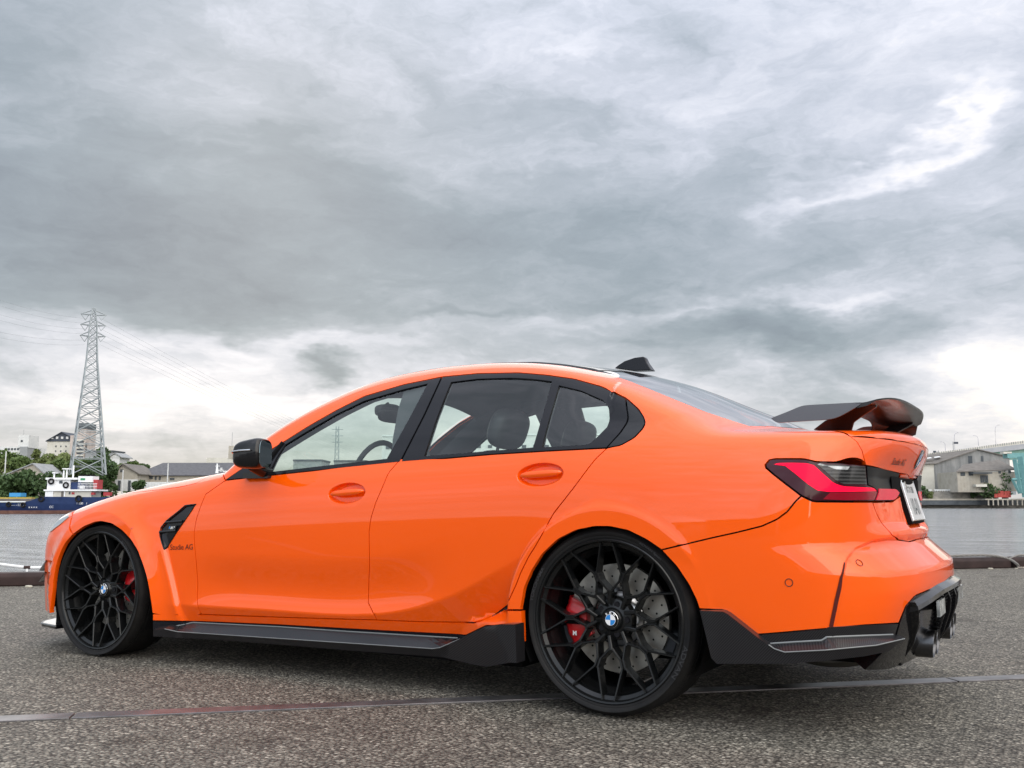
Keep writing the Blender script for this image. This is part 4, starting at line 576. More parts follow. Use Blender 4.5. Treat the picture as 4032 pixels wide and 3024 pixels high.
'window_corner_trim':['side',[2.8527,-0.8876,0.9824],[2.8785,-0.8854,0.9865],[2.904,-0.8829,0.9906],[2.9273,-0.8741,1.0042],[2.95,-0.8637,1.0179],[2.9609,-0.8497,1.0346],[2.9713,-0.8346,1.0515],[2.9753,-0.8157,1.0728],[2.9655,-0.8032,1.0965],[2.9512,-0.7957,1.1143],[2.9365,-0.7873,1.1324],[2.9094,-0.7772,1.1544],[2.8813,-0.7656,1.1768],[2.893,-0.7865,1.1415],[2.9059,-0.8033,1.1041],[2.9059,-0.8139,1.0808],[2.898,-0.8306,1.059],[2.891,-0.8492,1.0372]],
'windshield':['top',[0.5,0.0,0.94],[0.56,-0.4,0.9372],[0.655,-0.7,0.9285],[1.0,-0.636,1.1535],[1.2,-0.598,1.2593],[1.4,-0.568,1.3329],[1.41,-0.3,1.3789],[1.42,0.0,1.3952],[1.41,0.3,1.3789],[1.4,0.568,1.3329],[1.2,0.598,1.2593],[1.0,0.636,1.1535],[0.655,0.7,0.9285],[0.56,0.4,0.9372]],
'roof_panel':['top',[1.425,0.0,1.3963],[1.415,-0.3,1.3801],[1.4,-0.576,1.3329],[1.6,-0.558,1.3751],[1.9,-0.544,1.4008],[2.2,-0.541,1.3974],[2.45,-0.544,1.3701],[2.62,-0.545,1.336],[2.7,-0.3,1.3487],[2.72,0.0,1.358],[2.7,0.3,1.3487],[2.62,0.545,1.336],[2.45,0.544,1.3701],[2.2,0.541,1.3974],[1.9,0.544,1.4008],[1.6,0.558,1.3751],[1.4,0.576,1.3329],[1.415,0.3,1.3801]],
'rear_window':['top',[2.725,0.0,1.3567],[2.705,-0.3,1.3474],[2.625,-0.545,1.3348],[2.7422,-0.5657,1.2985],[2.7786,-0.574,1.2855],[2.8127,-0.5782,1.2733],[2.8412,-0.588,1.2612],[2.8683,-0.595,1.2495],[2.8941,-0.5997,1.2383],[2.9189,-0.6024,1.2274],[2.943,-0.6038,1.2168],[2.9677,-0.6048,1.2057],[2.992,-0.6052,1.1947],[3.016,-0.6053,1.1838],[3.0423,-0.6044,1.1722],[3.0686,-0.6039,1.1605],[3.0949,-0.604,1.1489],[3.1213,-0.605,1.1372],[3.1477,-0.6065,1.1257],[3.1693,-0.6022,1.1174],[3.1908,-0.5977,1.1092],[3.2121,-0.593,1.1011],[3.2333,-0.5883,1.093],[3.2546,-0.584,1.0849],[3.2803,-0.5761,1.076],[3.307,-0.5719,1.0669],[3.385,-0.3,1.0769],[3.41,0.0,1.082],[3.385,0.3,1.0769],[3.307,0.5719,1.0669],[3.2803,0.5761,1.076],[3.2546,0.584,1.0849],[3.2333,0.5883,1.093],[3.2121,0.593,1.1011],[3.1908,0.5977,1.1092],[3.1693,0.6022,1.1174],[3.1477,0.6065,1.1257],[3.1213,0.605,1.1372],[3.0949,0.604,1.1489],[3.0686,0.6039,1.1605],[3.0423,0.6044,1.1722],[3.016,0.6053,1.1838],[2.992,0.6052,1.1947],[2.9677,0.6048,1.2057],[2.943,0.6038,1.2168],[2.9189,0.6024,1.2274],[2.8941,0.5997,1.2383],[2.8683,0.595,1.2495],[2.8412,0.588,1.2612],[2.8127,0.5782,1.2733],[2.7786,0.574,1.2855],[2.7422,0.5657,1.2985],[2.625,0.545,1.3348],[2.705,0.3,1.3474]],
'hood':['top',[0.49,0.0,0.939],[0.55,-0.4,0.9362],[0.645,-0.71,0.9267],[0.6208,-0.8088,0.9029],[0.6131,-0.8321,0.8892],[0.5952,-0.8462,0.876],[0.5489,-0.8482,0.8676],[0.5034,-0.8511,0.8592],[0.4569,-0.8498,0.8552],[0.4107,-0.8491,0.8511],[0.364,-0.8484,0.847],[0.3164,-0.8473,0.8429],[0.2595,-0.8429,0.8398],[0.202,-0.8386,0.8367],[0.1443,-0.8348,0.8335],[0.0813,-0.8272,0.8303],[0.0366,-0.8368,0.8208],[-0.0135,-0.8425,0.8112],[-0.0729,-0.8415,0.8016],[-0.3,-0.8,0.7652],[-0.44,-0.7,0.7501],[-0.56,-0.45,0.746],[-0.62,0.0,0.7494],[-0.56,0.45,0.746],[-0.44,0.7,0.7501],[-0.3,0.8,0.7652],[-0.0729,0.8415,0.8016],[-0.0135,0.8425,0.8112],[0.0366,0.8368,0.8208],[0.0813,0.8272,0.8303],[0.1443,0.8348,0.8335],[0.202,0.8386,0.8367],[0.2595,0.8429,0.8398],[0.3164,0.8473,0.8429],[0.364,0.8484,0.847],[0.4107,0.8491,0.8511],[0.4569,0.8498,0.8552],[0.5034,0.8511,0.8592],[0.5489,0.8482,0.8676],[0.5952,0.8462,0.876],[0.6131,0.8321,0.8892],[0.6208,0.8088,0.9029],[0.645,0.71,0.9267],[0.55,0.4,0.9362]],
'front_bumper':['cylf',[-0.625,0.0,0.748],[-0.565,-0.45,0.7446],[-0.445,-0.7,0.7487],[-0.31,-0.8908,0.7],[-0.265,-0.9329,0.655],[-0.2109,-0.9477,0.6128],[-0.2684,-0.948,0.5683],[-0.295,-0.9479,0.5323],[-0.317,-0.9477,0.4934],[-0.3341,-0.9474,0.4522],[-0.346,-0.947,0.4091],[-0.3526,-0.9467,0.3649],[-0.3538,-0.9465,0.3202],[-0.37,-0.9449,0.195],[-0.427,-0.9128,0.19],[-0.7701,-0.5024,0.19],[-0.8408,0.0,0.19],[-0.7701,0.5024,0.19],[-0.427,0.9128,0.19],[-0.37,0.9449,0.195],[-0.3538,0.9465,0.3202],[-0.3526,0.9467,0.3649],[-0.346,0.947,0.4091],[-0.3341,0.9474,0.4522],[-0.317,0.9477,0.4934],[-0.295,0.9479,0.5323],[-0.2684,0.948,0.5683],[-0.2109,0.9477,0.6128],[-0.265,0.9329,0.655],[-0.31,0.8908,0.7],[-0.445,0.7,0.7487],[-0.565,0.45,0.7446]],
'headlight':['cylf',[-0.575,-0.5,0.7369],[-0.47,-0.68,0.7448],[-0.345,-0.8756,0.705],[-0.4,-0.8853,0.665],[-0.5084,-0.8689,0.62],[-0.7424,-0.5899,0.61]],
'diffuser':['cylr',[3.9228,0.0,0.479],[3.9225,-0.0483,0.478],[3.9052,-0.3267,0.4653],[3.8935,-0.4222,0.4621],[3.8807,-0.5012,0.4579],[3.8666,-0.5644,0.4528],[3.8552,-0.5987,0.437],[3.8436,-0.6297,0.4212],[3.8235,-0.65,0.3642],[3.812,-0.6562,0.3261],[3.7179,-0.7434,0.215],[3.7671,-0.5993,0.2],[3.8074,-0.3765,0.2],[3.8355,0.0,0.21],[3.8074,0.3765,0.2],[3.7671,0.5993,0.2],[3.7179,0.7434,0.215],[3.812,0.6562,0.3261],[3.8235,0.65,0.3642],[3.8436,0.6297,0.4212],[3.8552,0.5987,0.437],[3.8666,0.5644,0.4528],[3.8807,0.5012,0.4579],[3.8935,0.4222,0.4621],[3.9052,0.3267,0.4653],[3.9225,0.0483,0.478]],
'rear_skirt':['cylr',[3.2178,-0.9434,0.4046],[3.2391,-0.9429,0.4048],[3.2603,-0.9424,0.405],[3.2806,-0.9396,0.405],[3.3014,-0.9385,0.4051],[3.3169,-0.9374,0.3982],[3.3353,-0.9358,0.3845],[3.3537,-0.9341,0.3708],[3.3718,-0.9324,0.3572],[3.3899,-0.9305,0.3436],[3.4078,-0.9287,0.3302],[3.4302,-0.9272,0.3331],[3.4523,-0.9256,0.3361],[3.4744,-0.9239,0.339],[3.4962,-0.9221,0.3419],[3.5165,-0.9202,0.3448],[3.5366,-0.9179,0.3478],[3.5565,-0.9151,0.3506],[3.5761,-0.9118,0.3534],[3.5955,-0.9078,0.356],[3.6147,-0.9029,0.3586],[3.6335,-0.8971,0.361],[3.6399,-0.8954,0.3669],[3.6555,-0.8726,0.3663],[3.6739,-0.8631,0.3674],[3.692,-0.8517,0.3683],[3.7098,-0.8386,0.3689],[3.7272,-0.8236,0.3693],[3.7443,-0.8067,0.3695],[3.7612,-0.7875,0.3695],[3.7776,-0.7654,0.3691],[3.7934,-0.7391,0.3682],[3.8085,-0.7064,0.3666],[3.8225,-0.6656,0.3641],[3.8169,-0.669,0.346],[3.8112,-0.6723,0.3279],[3.82,-0.6342,0.3156],[3.8284,-0.5915,0.3025],[3.816,-0.6222,0.2934],[3.8031,-0.6482,0.2839],[3.79,-0.6724,0.2742],[3.7759,-0.7109,0.2758],[3.7606,-0.741,0.2763],[3.7446,-0.7656,0.276],[3.7281,-0.7867,0.2752],[3.7113,-0.8054,0.2741],[3.6942,-0.8222,0.2727],[3.6768,-0.8373,0.2711],[3.659,-0.8505,0.2692],[3.6409,-0.8615,0.267],[3.6258,-0.8863,0.2669],[3.6069,-0.8937,0.2651],[3.5877,-0.8998,0.2631],[3.5683,-0.9049,0.2609],[3.5485,-0.9091,0.2586],[3.5284,-0.9126,0.2562],[3.5082,-0.9155,0.2536],[3.4861,-0.9181,0.2522],[3.4637,-0.9202,0.2508],[3.4411,-0.922,0.2492],[3.4184,-0.9237,0.2477],[3.3955,-0.9252,0.2461],[3.3724,-0.9267,0.2445],[3.3491,-0.9281,0.2428],[3.3257,-0.9294,0.2412],[3.302,-0.9306,0.2395],[3.2785,-0.9325,0.2379],[3.2541,-0.9415,0.2542]],
'rear_skirt_blade':['cylr',[3.2348,-0.984,0.4076],[3.2612,-0.9832,0.4078],[3.2868,-0.9804,0.4078],[3.3127,-0.979,0.4079],[3.328,-0.9779,0.4011],[3.3466,-0.9762,0.3873],[3.365,-0.9745,0.3737],[3.3833,-0.9727,0.3601],[3.4015,-0.9709,0.3466],[3.4195,-0.969,0.3331],[3.4371,-0.9671,0.3211],[3.4545,-0.9651,0.3092],[3.4718,-0.9631,0.2974],[3.492,-0.9611,0.2916],[3.512,-0.9588,0.2859],[3.5336,-0.9565,0.2883],[3.555,-0.9536,0.2905],[3.576,-0.9502,0.2927],[3.5968,-0.946,0.2948],[3.6174,-0.941,0.2967],[3.6376,-0.9349,0.2985],[3.6563,-0.9282,0.301],[3.6714,-0.9047,0.3011],[3.6895,-0.8947,0.3032],[3.7072,-0.8828,0.305],[3.7245,-0.869,0.3065],[3.7416,-0.8536,0.3078],[3.7584,-0.8365,0.3089],[3.775,-0.8174,0.3097],[3.7903,-0.7982,0.3128],[3.8053,-0.7762,0.3156],[3.8198,-0.7504,0.3179],[3.8337,-0.7193,0.3195],[3.847,-0.6827,0.3206],[3.8333,-0.7134,0.3089],[3.8189,-0.738,0.2966],[3.8033,-0.7549,0.2834],[3.7875,-0.7807,0.2815],[3.7711,-0.8026,0.279],[3.7544,-0.8219,0.2763],[3.7375,-0.8395,0.2733],[3.7206,-0.8563,0.272],[3.7035,-0.8716,0.2704],[3.6861,-0.885,0.2686],[3.6683,-0.8964,0.2665],[3.6535,-0.9216,0.2665],[3.6349,-0.9292,0.2638],[3.6161,-0.9357,0.2616],[3.5971,-0.9413,0.2593],[3.5777,-0.9459,0.2568],[3.5581,-0.9497,0.2541],[3.5383,-0.9529,0.2514],[3.5182,-0.9556,0.2485],[3.4977,-0.9579,0.2472],[3.4771,-0.9599,0.2458],[3.4562,-0.9616,0.2444],[3.4353,-0.9632,0.2429],[3.4141,-0.9646,0.2414],[3.3928,-0.9661,0.2399],[3.3714,-0.9674,0.2384],[3.3498,-0.9687,0.2369],[3.3281,-0.9699,0.2353],[3.3062,-0.9711,0.2337],[3.2843,-0.9723,0.2321],[3.267,-0.9776,0.2516]],
'side_skirt':['side',[0.4349,-0.9433,0.2013],[0.4637,-0.93,0.2013],[0.494,-0.9178,0.2015],[0.5269,-0.9081,0.2021],[0.5631,-0.9013,0.2033],[0.5855,-0.8826,0.2024],[0.6168,-0.8718,0.2028],[0.6558,-0.8679,0.2044],[0.6956,-0.8651,0.2061],[0.7366,-0.8631,0.2071],[0.7785,-0.8622,0.2082],[0.8207,-0.8619,0.2094],[0.8625,-0.8616,0.2106],[0.9041,-0.8615,0.2118],[0.9453,-0.8613,0.213],[0.9862,-0.8613,0.2142],[1.0268,-0.8613,0.2154],[1.0671,-0.8613,0.2166],[1.1071,-0.8614,0.2178],[1.1468,-0.8616,0.219],[1.1862,-0.8618,0.2201],[1.2256,-0.8616,0.2209],[1.2649,-0.8617,0.2217],[1.3038,-0.8618,0.2224],[1.3424,-0.8619,0.2232],[1.3807,-0.862,0.224],[1.4186,-0.862,0.2247],[1.456,-0.862,0.2254],[1.4931,-0.8619,0.2261],[1.5298,-0.8616,0.2268],[1.5661,-0.8613,0.2275],[1.6019,-0.8608,0.2281],[1.6402,-0.8602,0.2288],[1.678,-0.8593,0.2295],[1.7153,-0.8583,0.2301],[1.7522,-0.8571,0.2308],[1.7885,-0.8556,0.2313],[1.8244,-0.854,0.2318],[1.8598,-0.8521,0.2323],[1.8948,-0.8499,0.2328],[1.9286,-0.8477,0.2333],[1.962,-0.8452,0.2338],[1.9949,-0.8424,0.2342],[2.0274,-0.8394,0.2346],[2.0595,-0.8361,0.235],[2.0912,-0.8325,0.2353],[2.1224,-0.8287,0.2355],[2.1533,-0.8246,0.2357],[2.1838,-0.8202,0.2359],[2.2116,-0.8212,0.2467],[2.2391,-0.8223,0.2575],[2.2669,-0.824,0.2683],[2.2951,-0.8267,0.2792],[2.3239,-0.8308,0.2902],[2.3566,-0.8332,0.2928],[2.4586,-0.9545,0.3122],[2.4883,-0.9545,0.3143],[2.4892,-0.9545,0.2917],[2.4901,-0.9545,0.2692],[2.4909,-0.9545,0.2467],[2.4918,-0.9545,0.2242],[2.4927,-0.9545,0.2018],[2.4936,-0.9545,0.1794],[2.3572,-0.7709,0.1454],[2.3218,-0.7638,0.1437],[2.289,-0.7618,0.1429],[2.2582,-0.7633,0.1427],[2.2285,-0.767,0.143],[2.1992,-0.7718,0.1434],[2.1697,-0.7765,0.1438],[2.1399,-0.7809,0.1441],[2.1097,-0.785,0.1445],[2.0791,-0.7889,0.1447],[2.0481,-0.7925,0.1449],[2.0168,-0.7959,0.1451],[1.9855,-0.799,0.1452],[1.9538,-0.8018,0.1453],[1.9216,-0.8044,0.1453],[1.8891,-0.8068,0.1453],[1.8562,-0.809,0.1452],[1.8229,-0.8109,0.1451],[1.7892,-0.8127,0.145],[1.755,-0.8142,0.1448],[1.7205,-0.8156,0.1446],[1.6855,-0.8168,0.1443],[1.6501,-0.8178,0.144],[1.6143,-0.8186,0.1437],[1.578,-0.8193,0.1434],[1.5414,-0.8198,0.143],[1.5035,-0.8204,0.1428],[1.4652,-0.8208,0.1425],[1.4265,-0.8211,0.1423],[1.3873,-0.8213,0.142],[1.3478,-0.8215,0.1417],[1.3079,-0.8217,0.1414],[1.2676,-0.8218,0.1411],[1.227,-0.822,0.1408],[1.1861,-0.8224,0.1405],[1.1449,-0.8224,0.1398],[1.1034,-0.8225,0.139],[1.0615,-0.8227,0.1382],[1.0192,-0.8229,0.1375],[0.9767,-0.8232,0.1367],[0.9338,-0.8235,0.136],[0.8905,-0.8239,0.1352],[0.847,-0.8243,0.1345],[0.8031,-0.8249,0.1337],[0.7591,-0.8258,0.133],[0.7167,-0.8285,0.1327],[0.6775,-0.8331,0.1324],[0.6401,-0.8396,0.1324],[0.6066,-0.85,0.1331],[0.588,-0.8735,0.1363],[0.5555,-0.8848,0.1373],[0.5228,-0.8959,0.1381],[0.4912,-0.9082,0.1392],[0.4606,-0.9213,0.1405],[0.4305,-0.935,0.1418]],
'side_skirt_blade':['side',[0.5378,-0.9583,0.1754],[0.5711,-0.9484,0.1686],[0.593,-0.9288,0.1601],[0.6193,-0.913,0.158],[0.6561,-0.9067,0.1577],[0.6942,-0.9017,0.1576],[0.7338,-0.8984,0.1578],[0.775,-0.8968,0.1583],[0.8169,-0.8962,0.1591],[0.8585,-0.8957,0.1598],[0.8999,-0.8953,0.1605],[0.9409,-0.8949,0.1613],[0.9816,-0.8946,0.162],[1.022,-0.8944,0.1627],[1.0621,-0.8942,0.1635],[1.1029,-0.8941,0.1643],[1.1434,-0.894,0.165],[1.1835,-0.894,0.1658],[1.2232,-0.8938,0.1665],[1.2627,-0.8939,0.1673],[1.3019,-0.894,0.1681],[1.3408,-0.8941,0.1688],[1.3792,-0.8941,0.1696],[1.4173,-0.8941,0.1703],[1.455,-0.8941,0.171],[1.4923,-0.894,0.1717],[1.5292,-0.8937,0.1724],[1.5656,-0.8933,0.173],[1.6017,-0.8928,0.1737],[1.6383,-0.8922,0.1742],[1.6745,-0.8913,0.1748],[1.7102,-0.8903,0.1753],[1.7455,-0.8891,0.1758],[1.7803,-0.8877,0.1762],[1.8147,-0.8861,0.1766],[1.8487,-0.8843,0.177],[1.8823,-0.8822,0.1773],[1.9154,-0.88,0.1775],[1.9481,-0.8775,0.1777],[1.9804,-0.8748,0.1779],[2.0123,-0.8718,0.178],[2.0437,-0.8686,0.1781],[2.0786,-0.8679,0.1846],[2.1084,-0.8702,0.1966],[2.1378,-0.8722,0.2084],[2.1668,-0.8739,0.2201],[2.1954,-0.8753,0.2316],[2.2237,-0.8765,0.243],[2.2567,-0.8785,0.2566],[2.2902,-0.8818,0.2703],[2.3246,-0.8871,0.2842],[2.3601,-0.8947,0.2982],[2.4615,-1.0135,0.3174],[2.4909,-1.0135,0.3195],[2.52,-1.0135,0.3216],[2.5209,-1.0135,0.2978],[2.5218,-1.0135,0.2741],[2.5227,-1.0135,0.2505],[2.5235,-1.0135,0.2269],[2.5244,-1.0135,0.2033],[2.5253,-1.0135,0.1798],[2.4967,-1.0135,0.1795],[2.3592,-0.8302,0.145],[2.324,-0.8229,0.1433],[2.2916,-0.8206,0.1425],[2.261,-0.8218,0.1423],[2.2317,-0.8254,0.1426],[2.2029,-0.83,0.1431],[2.174,-0.8347,0.1436],[2.1447,-0.8391,0.144],[2.1151,-0.8433,0.1444],[2.085,-0.8472,0.1447],[2.0547,-0.8509,0.145],[2.024,-0.8541,0.145],[1.993,-0.8572,0.1449],[1.9616,-0.8599,0.1448],[1.9297,-0.8625,0.1446],[1.8975,-0.8648,0.1444],[1.8649,-0.8669,0.1442],[1.8319,-0.8688,0.1439],[1.7984,-0.8705,0.1435],[1.7646,-0.872,0.1432],[1.7303,-0.8733,0.1427],[1.6956,-0.8744,0.1423],[1.6605,-0.8753,0.1418],[1.625,-0.8761,0.1412],[1.589,-0.8767,0.1407],[1.5519,-0.8774,0.1404],[1.5144,-0.8779,0.1402],[1.4764,-0.8783,0.1399],[1.438,-0.8786,0.1396],[1.3992,-0.8788,0.1392],[1.36,-0.879,0.1389],[1.3204,-0.8791,0.1385],[1.2804,-0.8792,0.1381],[1.2401,-0.8794,0.1378],[1.1997,-0.8796,0.1372],[1.1589,-0.8797,0.1366],[1.1177,-0.8798,0.136],[1.0762,-0.8801,0.1354],[1.0344,-0.8803,0.1348],[0.9922,-0.8807,0.1342],[0.9497,-0.881,0.1336],[0.9069,-0.8815,0.133],[0.8637,-0.882,0.1324],[0.8202,-0.8826,0.1319],[0.7764,-0.8833,0.1313],[0.7344,-0.8848,0.1302],[0.6943,-0.8885,0.1295],[0.6562,-0.8942,0.1292],[0.6198,-0.9017,0.1292],[0.5971,-0.9213,0.1316],[0.5711,-0.938,0.1334],[0.5381,-0.9487,0.1341],[0.5062,-0.9604,0.1349],[0.4753,-0.9731,0.1359],[0.4785,-0.9775,0.1678]],
'fender_vent':['side',[0.4727,-0.9295,0.5496],[0.4589,-0.9318,0.5779],[0.4401,-0.9287,0.6122],[0.4296,-0.9241,0.633],[0.4323,-0.9198,0.6542],[0.4674,-0.9155,0.6894],[0.4969,-0.9139,0.7071],[0.5259,-0.9121,0.7246],[0.5543,-0.91,0.7421],[0.5837,-0.9068,0.7632],[0.6215,-0.9064,0.7669],[0.659,-0.9059,0.7706],[0.6373,-0.9097,0.7429],[0.6146,-0.9126,0.7151],[0.5916,-0.9146,0.6883],[0.5679,-0.916,0.6614],[0.5435,-0.9169,0.6344],[0.517,-0.9174,0.6026],[0.4899,-0.9173,0.5705]],
'shelf_side_a':['side',[0.4877,-0.9157,0.1676],[0.5243,-0.9042,0.1756],[0.5647,-0.8964,0.1841],[0.591,-0.8761,0.1905],[0.6325,-0.8694,0.1992],[0.6733,-0.865,0.1997],[0.7153,-0.862,0.2003],[0.7584,-0.8603,0.2011],[0.8023,-0.8597,0.2022],[0.846,-0.8593,0.2032],[0.8893,-0.859,0.2043],[0.9324,-0.8588,0.2053],[0.9751,-0.8586,0.2064],[1.0174,-0.8585,0.2075],[1.0594,-0.8585,0.2085],[1.1011,-0.8585,0.2096],[1.1425,-0.8585,0.2106],[1.1835,-0.8587,0.2117],[1.2228,-0.8584,0.2121],[1.262,-0.8583,0.2126],[1.3009,-0.8583,0.2131],[1.3394,-0.8582,0.2136],[1.3776,-0.8582,0.214],[1.4153,-0.8581,0.2145],[1.4528,-0.8579,0.2149],[1.4898,-0.8576,0.2154],[1.5264,-0.8573,0.2158],[1.5626,-0.8568,0.2162],[1.5984,-0.8562,0.2165],[1.6338,-0.8555,0.2171],[1.6688,-0.8548,0.2176],[1.7033,-0.8538,0.2181],[1.7375,-0.8527,0.2185],[1.7713,-0.8514,0.219],[1.8046,-0.8499,0.2193],[1.8376,-0.8482,0.2197],[1.8701,-0.8463,0.22],[1.9023,-0.8442,0.2203],[1.9341,-0.8419,0.2205],[1.9655,-0.8394,0.2207],[1.9965,-0.8366,0.2209],[2.0272,-0.8337,0.221],[2.0574,-0.8304,0.2211],[2.0873,-0.827,0.2211],[2.1169,-0.8233,0.2211],[2.1461,-0.8193,0.221]],
'shelf_side_b':['side',[0.5383,-0.9587,0.1731],[0.5717,-0.9489,0.1676],[0.5935,-0.9292,0.1602],[0.6203,-0.9139,0.1582],[0.6571,-0.9076,0.1578],[0.6952,-0.9026,0.1578],[0.7349,-0.8994,0.158],[0.7762,-0.8978,0.1585],[0.818,-0.8972,0.1593],[0.8597,-0.8968,0.16],[0.901,-0.8964,0.1607],[0.942,-0.896,0.1615],[0.9827,-0.8957,0.1622],[1.0231,-0.8955,0.1629],[1.0632,-0.8953,0.1637],[1.104,-0.8952,0.1645],[1.1444,-0.8951,0.1652],[1.1846,-0.8951,0.166],[1.2242,-0.8949,0.1667],[1.2637,-0.895,0.1675],[1.3029,-0.8951,0.1683],[1.3418,-0.8952,0.169],[1.3802,-0.8952,0.1698],[1.4183,-0.8952,0.1705],[1.456,-0.8952,0.1712],[1.4932,-0.895,0.1719],[1.5301,-0.8948,0.1726],[1.5665,-0.8944,0.1732],[1.6025,-0.8939,0.1738],[1.6392,-0.8932,0.1744],[1.6753,-0.8924,0.175],[1.711,-0.8914,0.1755],[1.7463,-0.8902,0.176],[1.7811,-0.8887,0.1764],[1.8155,-0.8871,0.1768],[1.8495,-0.8853,0.1771],[1.883,-0.8833,0.1775],[1.9161,-0.881,0.1777],[1.9488,-0.8785,0.1779],[1.9811,-0.8758,0.1781],[2.013,-0.8728,0.1782],[2.0445,-0.8696,0.1783],[2.0793,-0.8689,0.1848],[2.1145,-0.8717,0.1991],[2.1491,-0.8741,0.2133],[2.1832,-0.876,0.2273]],
'shelf_rear_a':['cylr',[3.4493,-0.9262,0.3035],[3.4713,-0.9246,0.3063],[3.4931,-0.9228,0.3091],[3.5147,-0.9207,0.3117],[3.5361,-0.9181,0.3144],[3.5572,-0.915,0.3167],[3.5781,-0.9111,0.3189],[3.5987,-0.9063,0.3209],[3.6189,-0.9005,0.3229],[3.6347,-0.8961,0.334],[3.6495,-0.8735,0.3332],[3.6672,-0.8643,0.3341],[3.6846,-0.8533,0.3348],[3.7017,-0.8406,0.3352],[3.7185,-0.8263,0.3355],[3.735,-0.8101,0.3355],[3.7542,-0.7883,0.3351],[3.7729,-0.7625,0.3341],[3.7908,-0.7309,0.3325],[3.8075,-0.6901,0.3297]],
'shelf_rear_b':['cylr',[3.462,-0.9664,0.3061],[3.4804,-0.9642,0.294],[3.4965,-0.9626,0.2897],[3.5125,-0.9607,0.2853],[3.5341,-0.9584,0.2877],[3.5554,-0.9556,0.29],[3.5765,-0.9522,0.2922],[3.5973,-0.948,0.2943],[3.6178,-0.943,0.2962],[3.638,-0.9369,0.298],[3.6567,-0.9302,0.3004],[3.6718,-0.9068,0.3004],[3.6899,-0.8968,0.3024],[3.7075,-0.885,0.3041],[3.7249,-0.8712,0.3055],[3.7419,-0.8558,0.3067],[3.7587,-0.8388,0.3077],[3.7753,-0.8197,0.3084],[3.7938,-0.7964,0.3121],[3.8117,-0.7688,0.3153],[3.8289,-0.7349,0.3177],[3.8452,-0.6929,0.3192]],
}

# ---------------------------------------------------------------- panel mesher
S2 = math.sqrt(.5)
def proj2(kind, P):
    P = np.asarray(P, float)
    if kind == 'side': return P[:, [0, 2]]
    if kind == 'top': return P[:, [0, 1]]
    if kind == 'obl': return np.stack([P[:, 0], (P[:, 1] + P[:, 2]) * S2], 1)
    if kind == 'obr': return np.stack([P[:, 1], (P[:, 0] - P[:, 2]) * S2], 1)
    if kind == 'cylr': return np.stack([np.arctan2(P[:, 1], P[:, 0] - 3.0) * .85, P[:, 2]], 1)
    if kind == 'cylf': return np.stack([np.arctan2(P[:, 1], .1 - P[:, 0]) * .9, P[:, 2]], 1)
def rays(kind, q):
    n = len(q); z = np.zeros(n); o = np.ones(n)
    if kind == 'side': return np.stack([q[:, 0], -1.5 * o, q[:, 1]], 1), np.tile([0, 1., 0], (n, 1)), 1.5
    if kind == 'top': return np.stack([q[:, 0], q[:, 1], 1.7 * o], 1), np.tile([0, 0, -1.], (n, 1)), 1.55
    if kind == 'obl':
        # plane coordinate v along (0,1,1)/sqrt2, ray along (0,1,-1)/sqrt2
        c = q[:, 1] * S2
        return np.stack([q[:, 0], c - 1.7 * S2, c + 1.7 * S2], 1), np.tile([0, S2, -S2], (n, 1)), 2.3
    if kind == 'obr':
        c = q[:, 1] * S2; k_ = (3.6 + 1.05) * .5 + .55; return np.stack([c + k_, q[:, 0], k_ - c], 1), np.tile([-S2, 0, -S2], (n, 1)), 1.5
    if kind == 'cylr':
        a = q[:, 0] / .85; c, s = np.cos(a), np.sin(a)
        return np.stack([3.0 + 1.6 * c, 1.6 * s, q[:, 1]], 1), np.stack([-c, -s, z], 1), 1.55
    if kind == 'cylf':
        a = q[:, 0] / .9; c, s = np.cos(a), np.sin(a)
        return np.stack([.1 - 1.6 * c, 1.6 * s, q[:, 1]], 1), np.stack([c, -s, z], 1), 1.55
def inpoly(p, poly):
    x, y = p[:, 0], p[:, 1]; c = np.zeros(len(p), bool); n = len(poly); j = n - 1
    for i in range(n):
        xi, yi = poly[i]; xj, yj = poly[j]
        if yi != yj:
            k = ((yi > y) != (yj > y)) & (x < (xj - xi) * (y - yi) / (yj - yi) + xi); c ^= k
        j = i
    return c
def dpoly(p, poly):
    a = poly; b = np.roll(poly, -1, 0); d = np.full(len(p), 9.)
    for A, B in zip(a, b):
        e = B - A; L2 = e @ e
        if L2 < 1e-12: continue
        t = np.clip(((p - A) @ e) / L2, 0, 1); d = np.minimum(d, np.hypot(*(p - A - t[:, None] * e).T))
    return d
def resample(p, h):
    o = []
    for A, B in zip(p, np.roll(p, -1, 0)):
        n = max(1, int(math.ceil(np.hypot(*(B - A)) / h)))
        for k in range(n): o.append(A + (B - A) * k / n)
    return np.array(o)
def smoothp(p, it=1, ang=30):
    """corner-preserving Chaikin rounding of the traced outline"""
    for _ in range(it):
        o = []; n = len(p)
        for i in range(n):
            a, b, c = p[i - 1], p[i], p[(i + 1) % n]
            u = b - a; v = c - b; lu, lv = np.hypot(*u), np.hypot(*v)
            if lu < 1e-9 or lv < 1e-9: continue
            cs = (u @ v) / lu / lv
            if cs < math.cos(R_(ang)): o.append(b)
            else: o += [b - u * min(.25, .012 / lu), b + v * min(.25, .012 / lv)]
        p = np.array(o)
    return p
def inset(p, d):
    a = np.roll(p, 1, 0); b = np.roll(p, -1, 0)
    area = .5 * np.sum(p[:, 0] * b[:, 1] - b[:, 0] * p[:, 1]); s = 1 if area > 0 else -1
    e1 = p - a; e2 = b - p
    n1 = np.stack([-e1[:, 1], e1[:, 0]], 1) / (np.hypot(*e1.T)[:, None] + 1e-9); n2 = np.stack([-e2[:, 1], e2[:, 0]], 1) / (np.hypot(*e2.T)[:, None] + 1e-9)
    n = n1 + n2; L = (n * n).sum(1)[:, None]
    return p + s * d * 2 * n / np.maximum(L, .6)
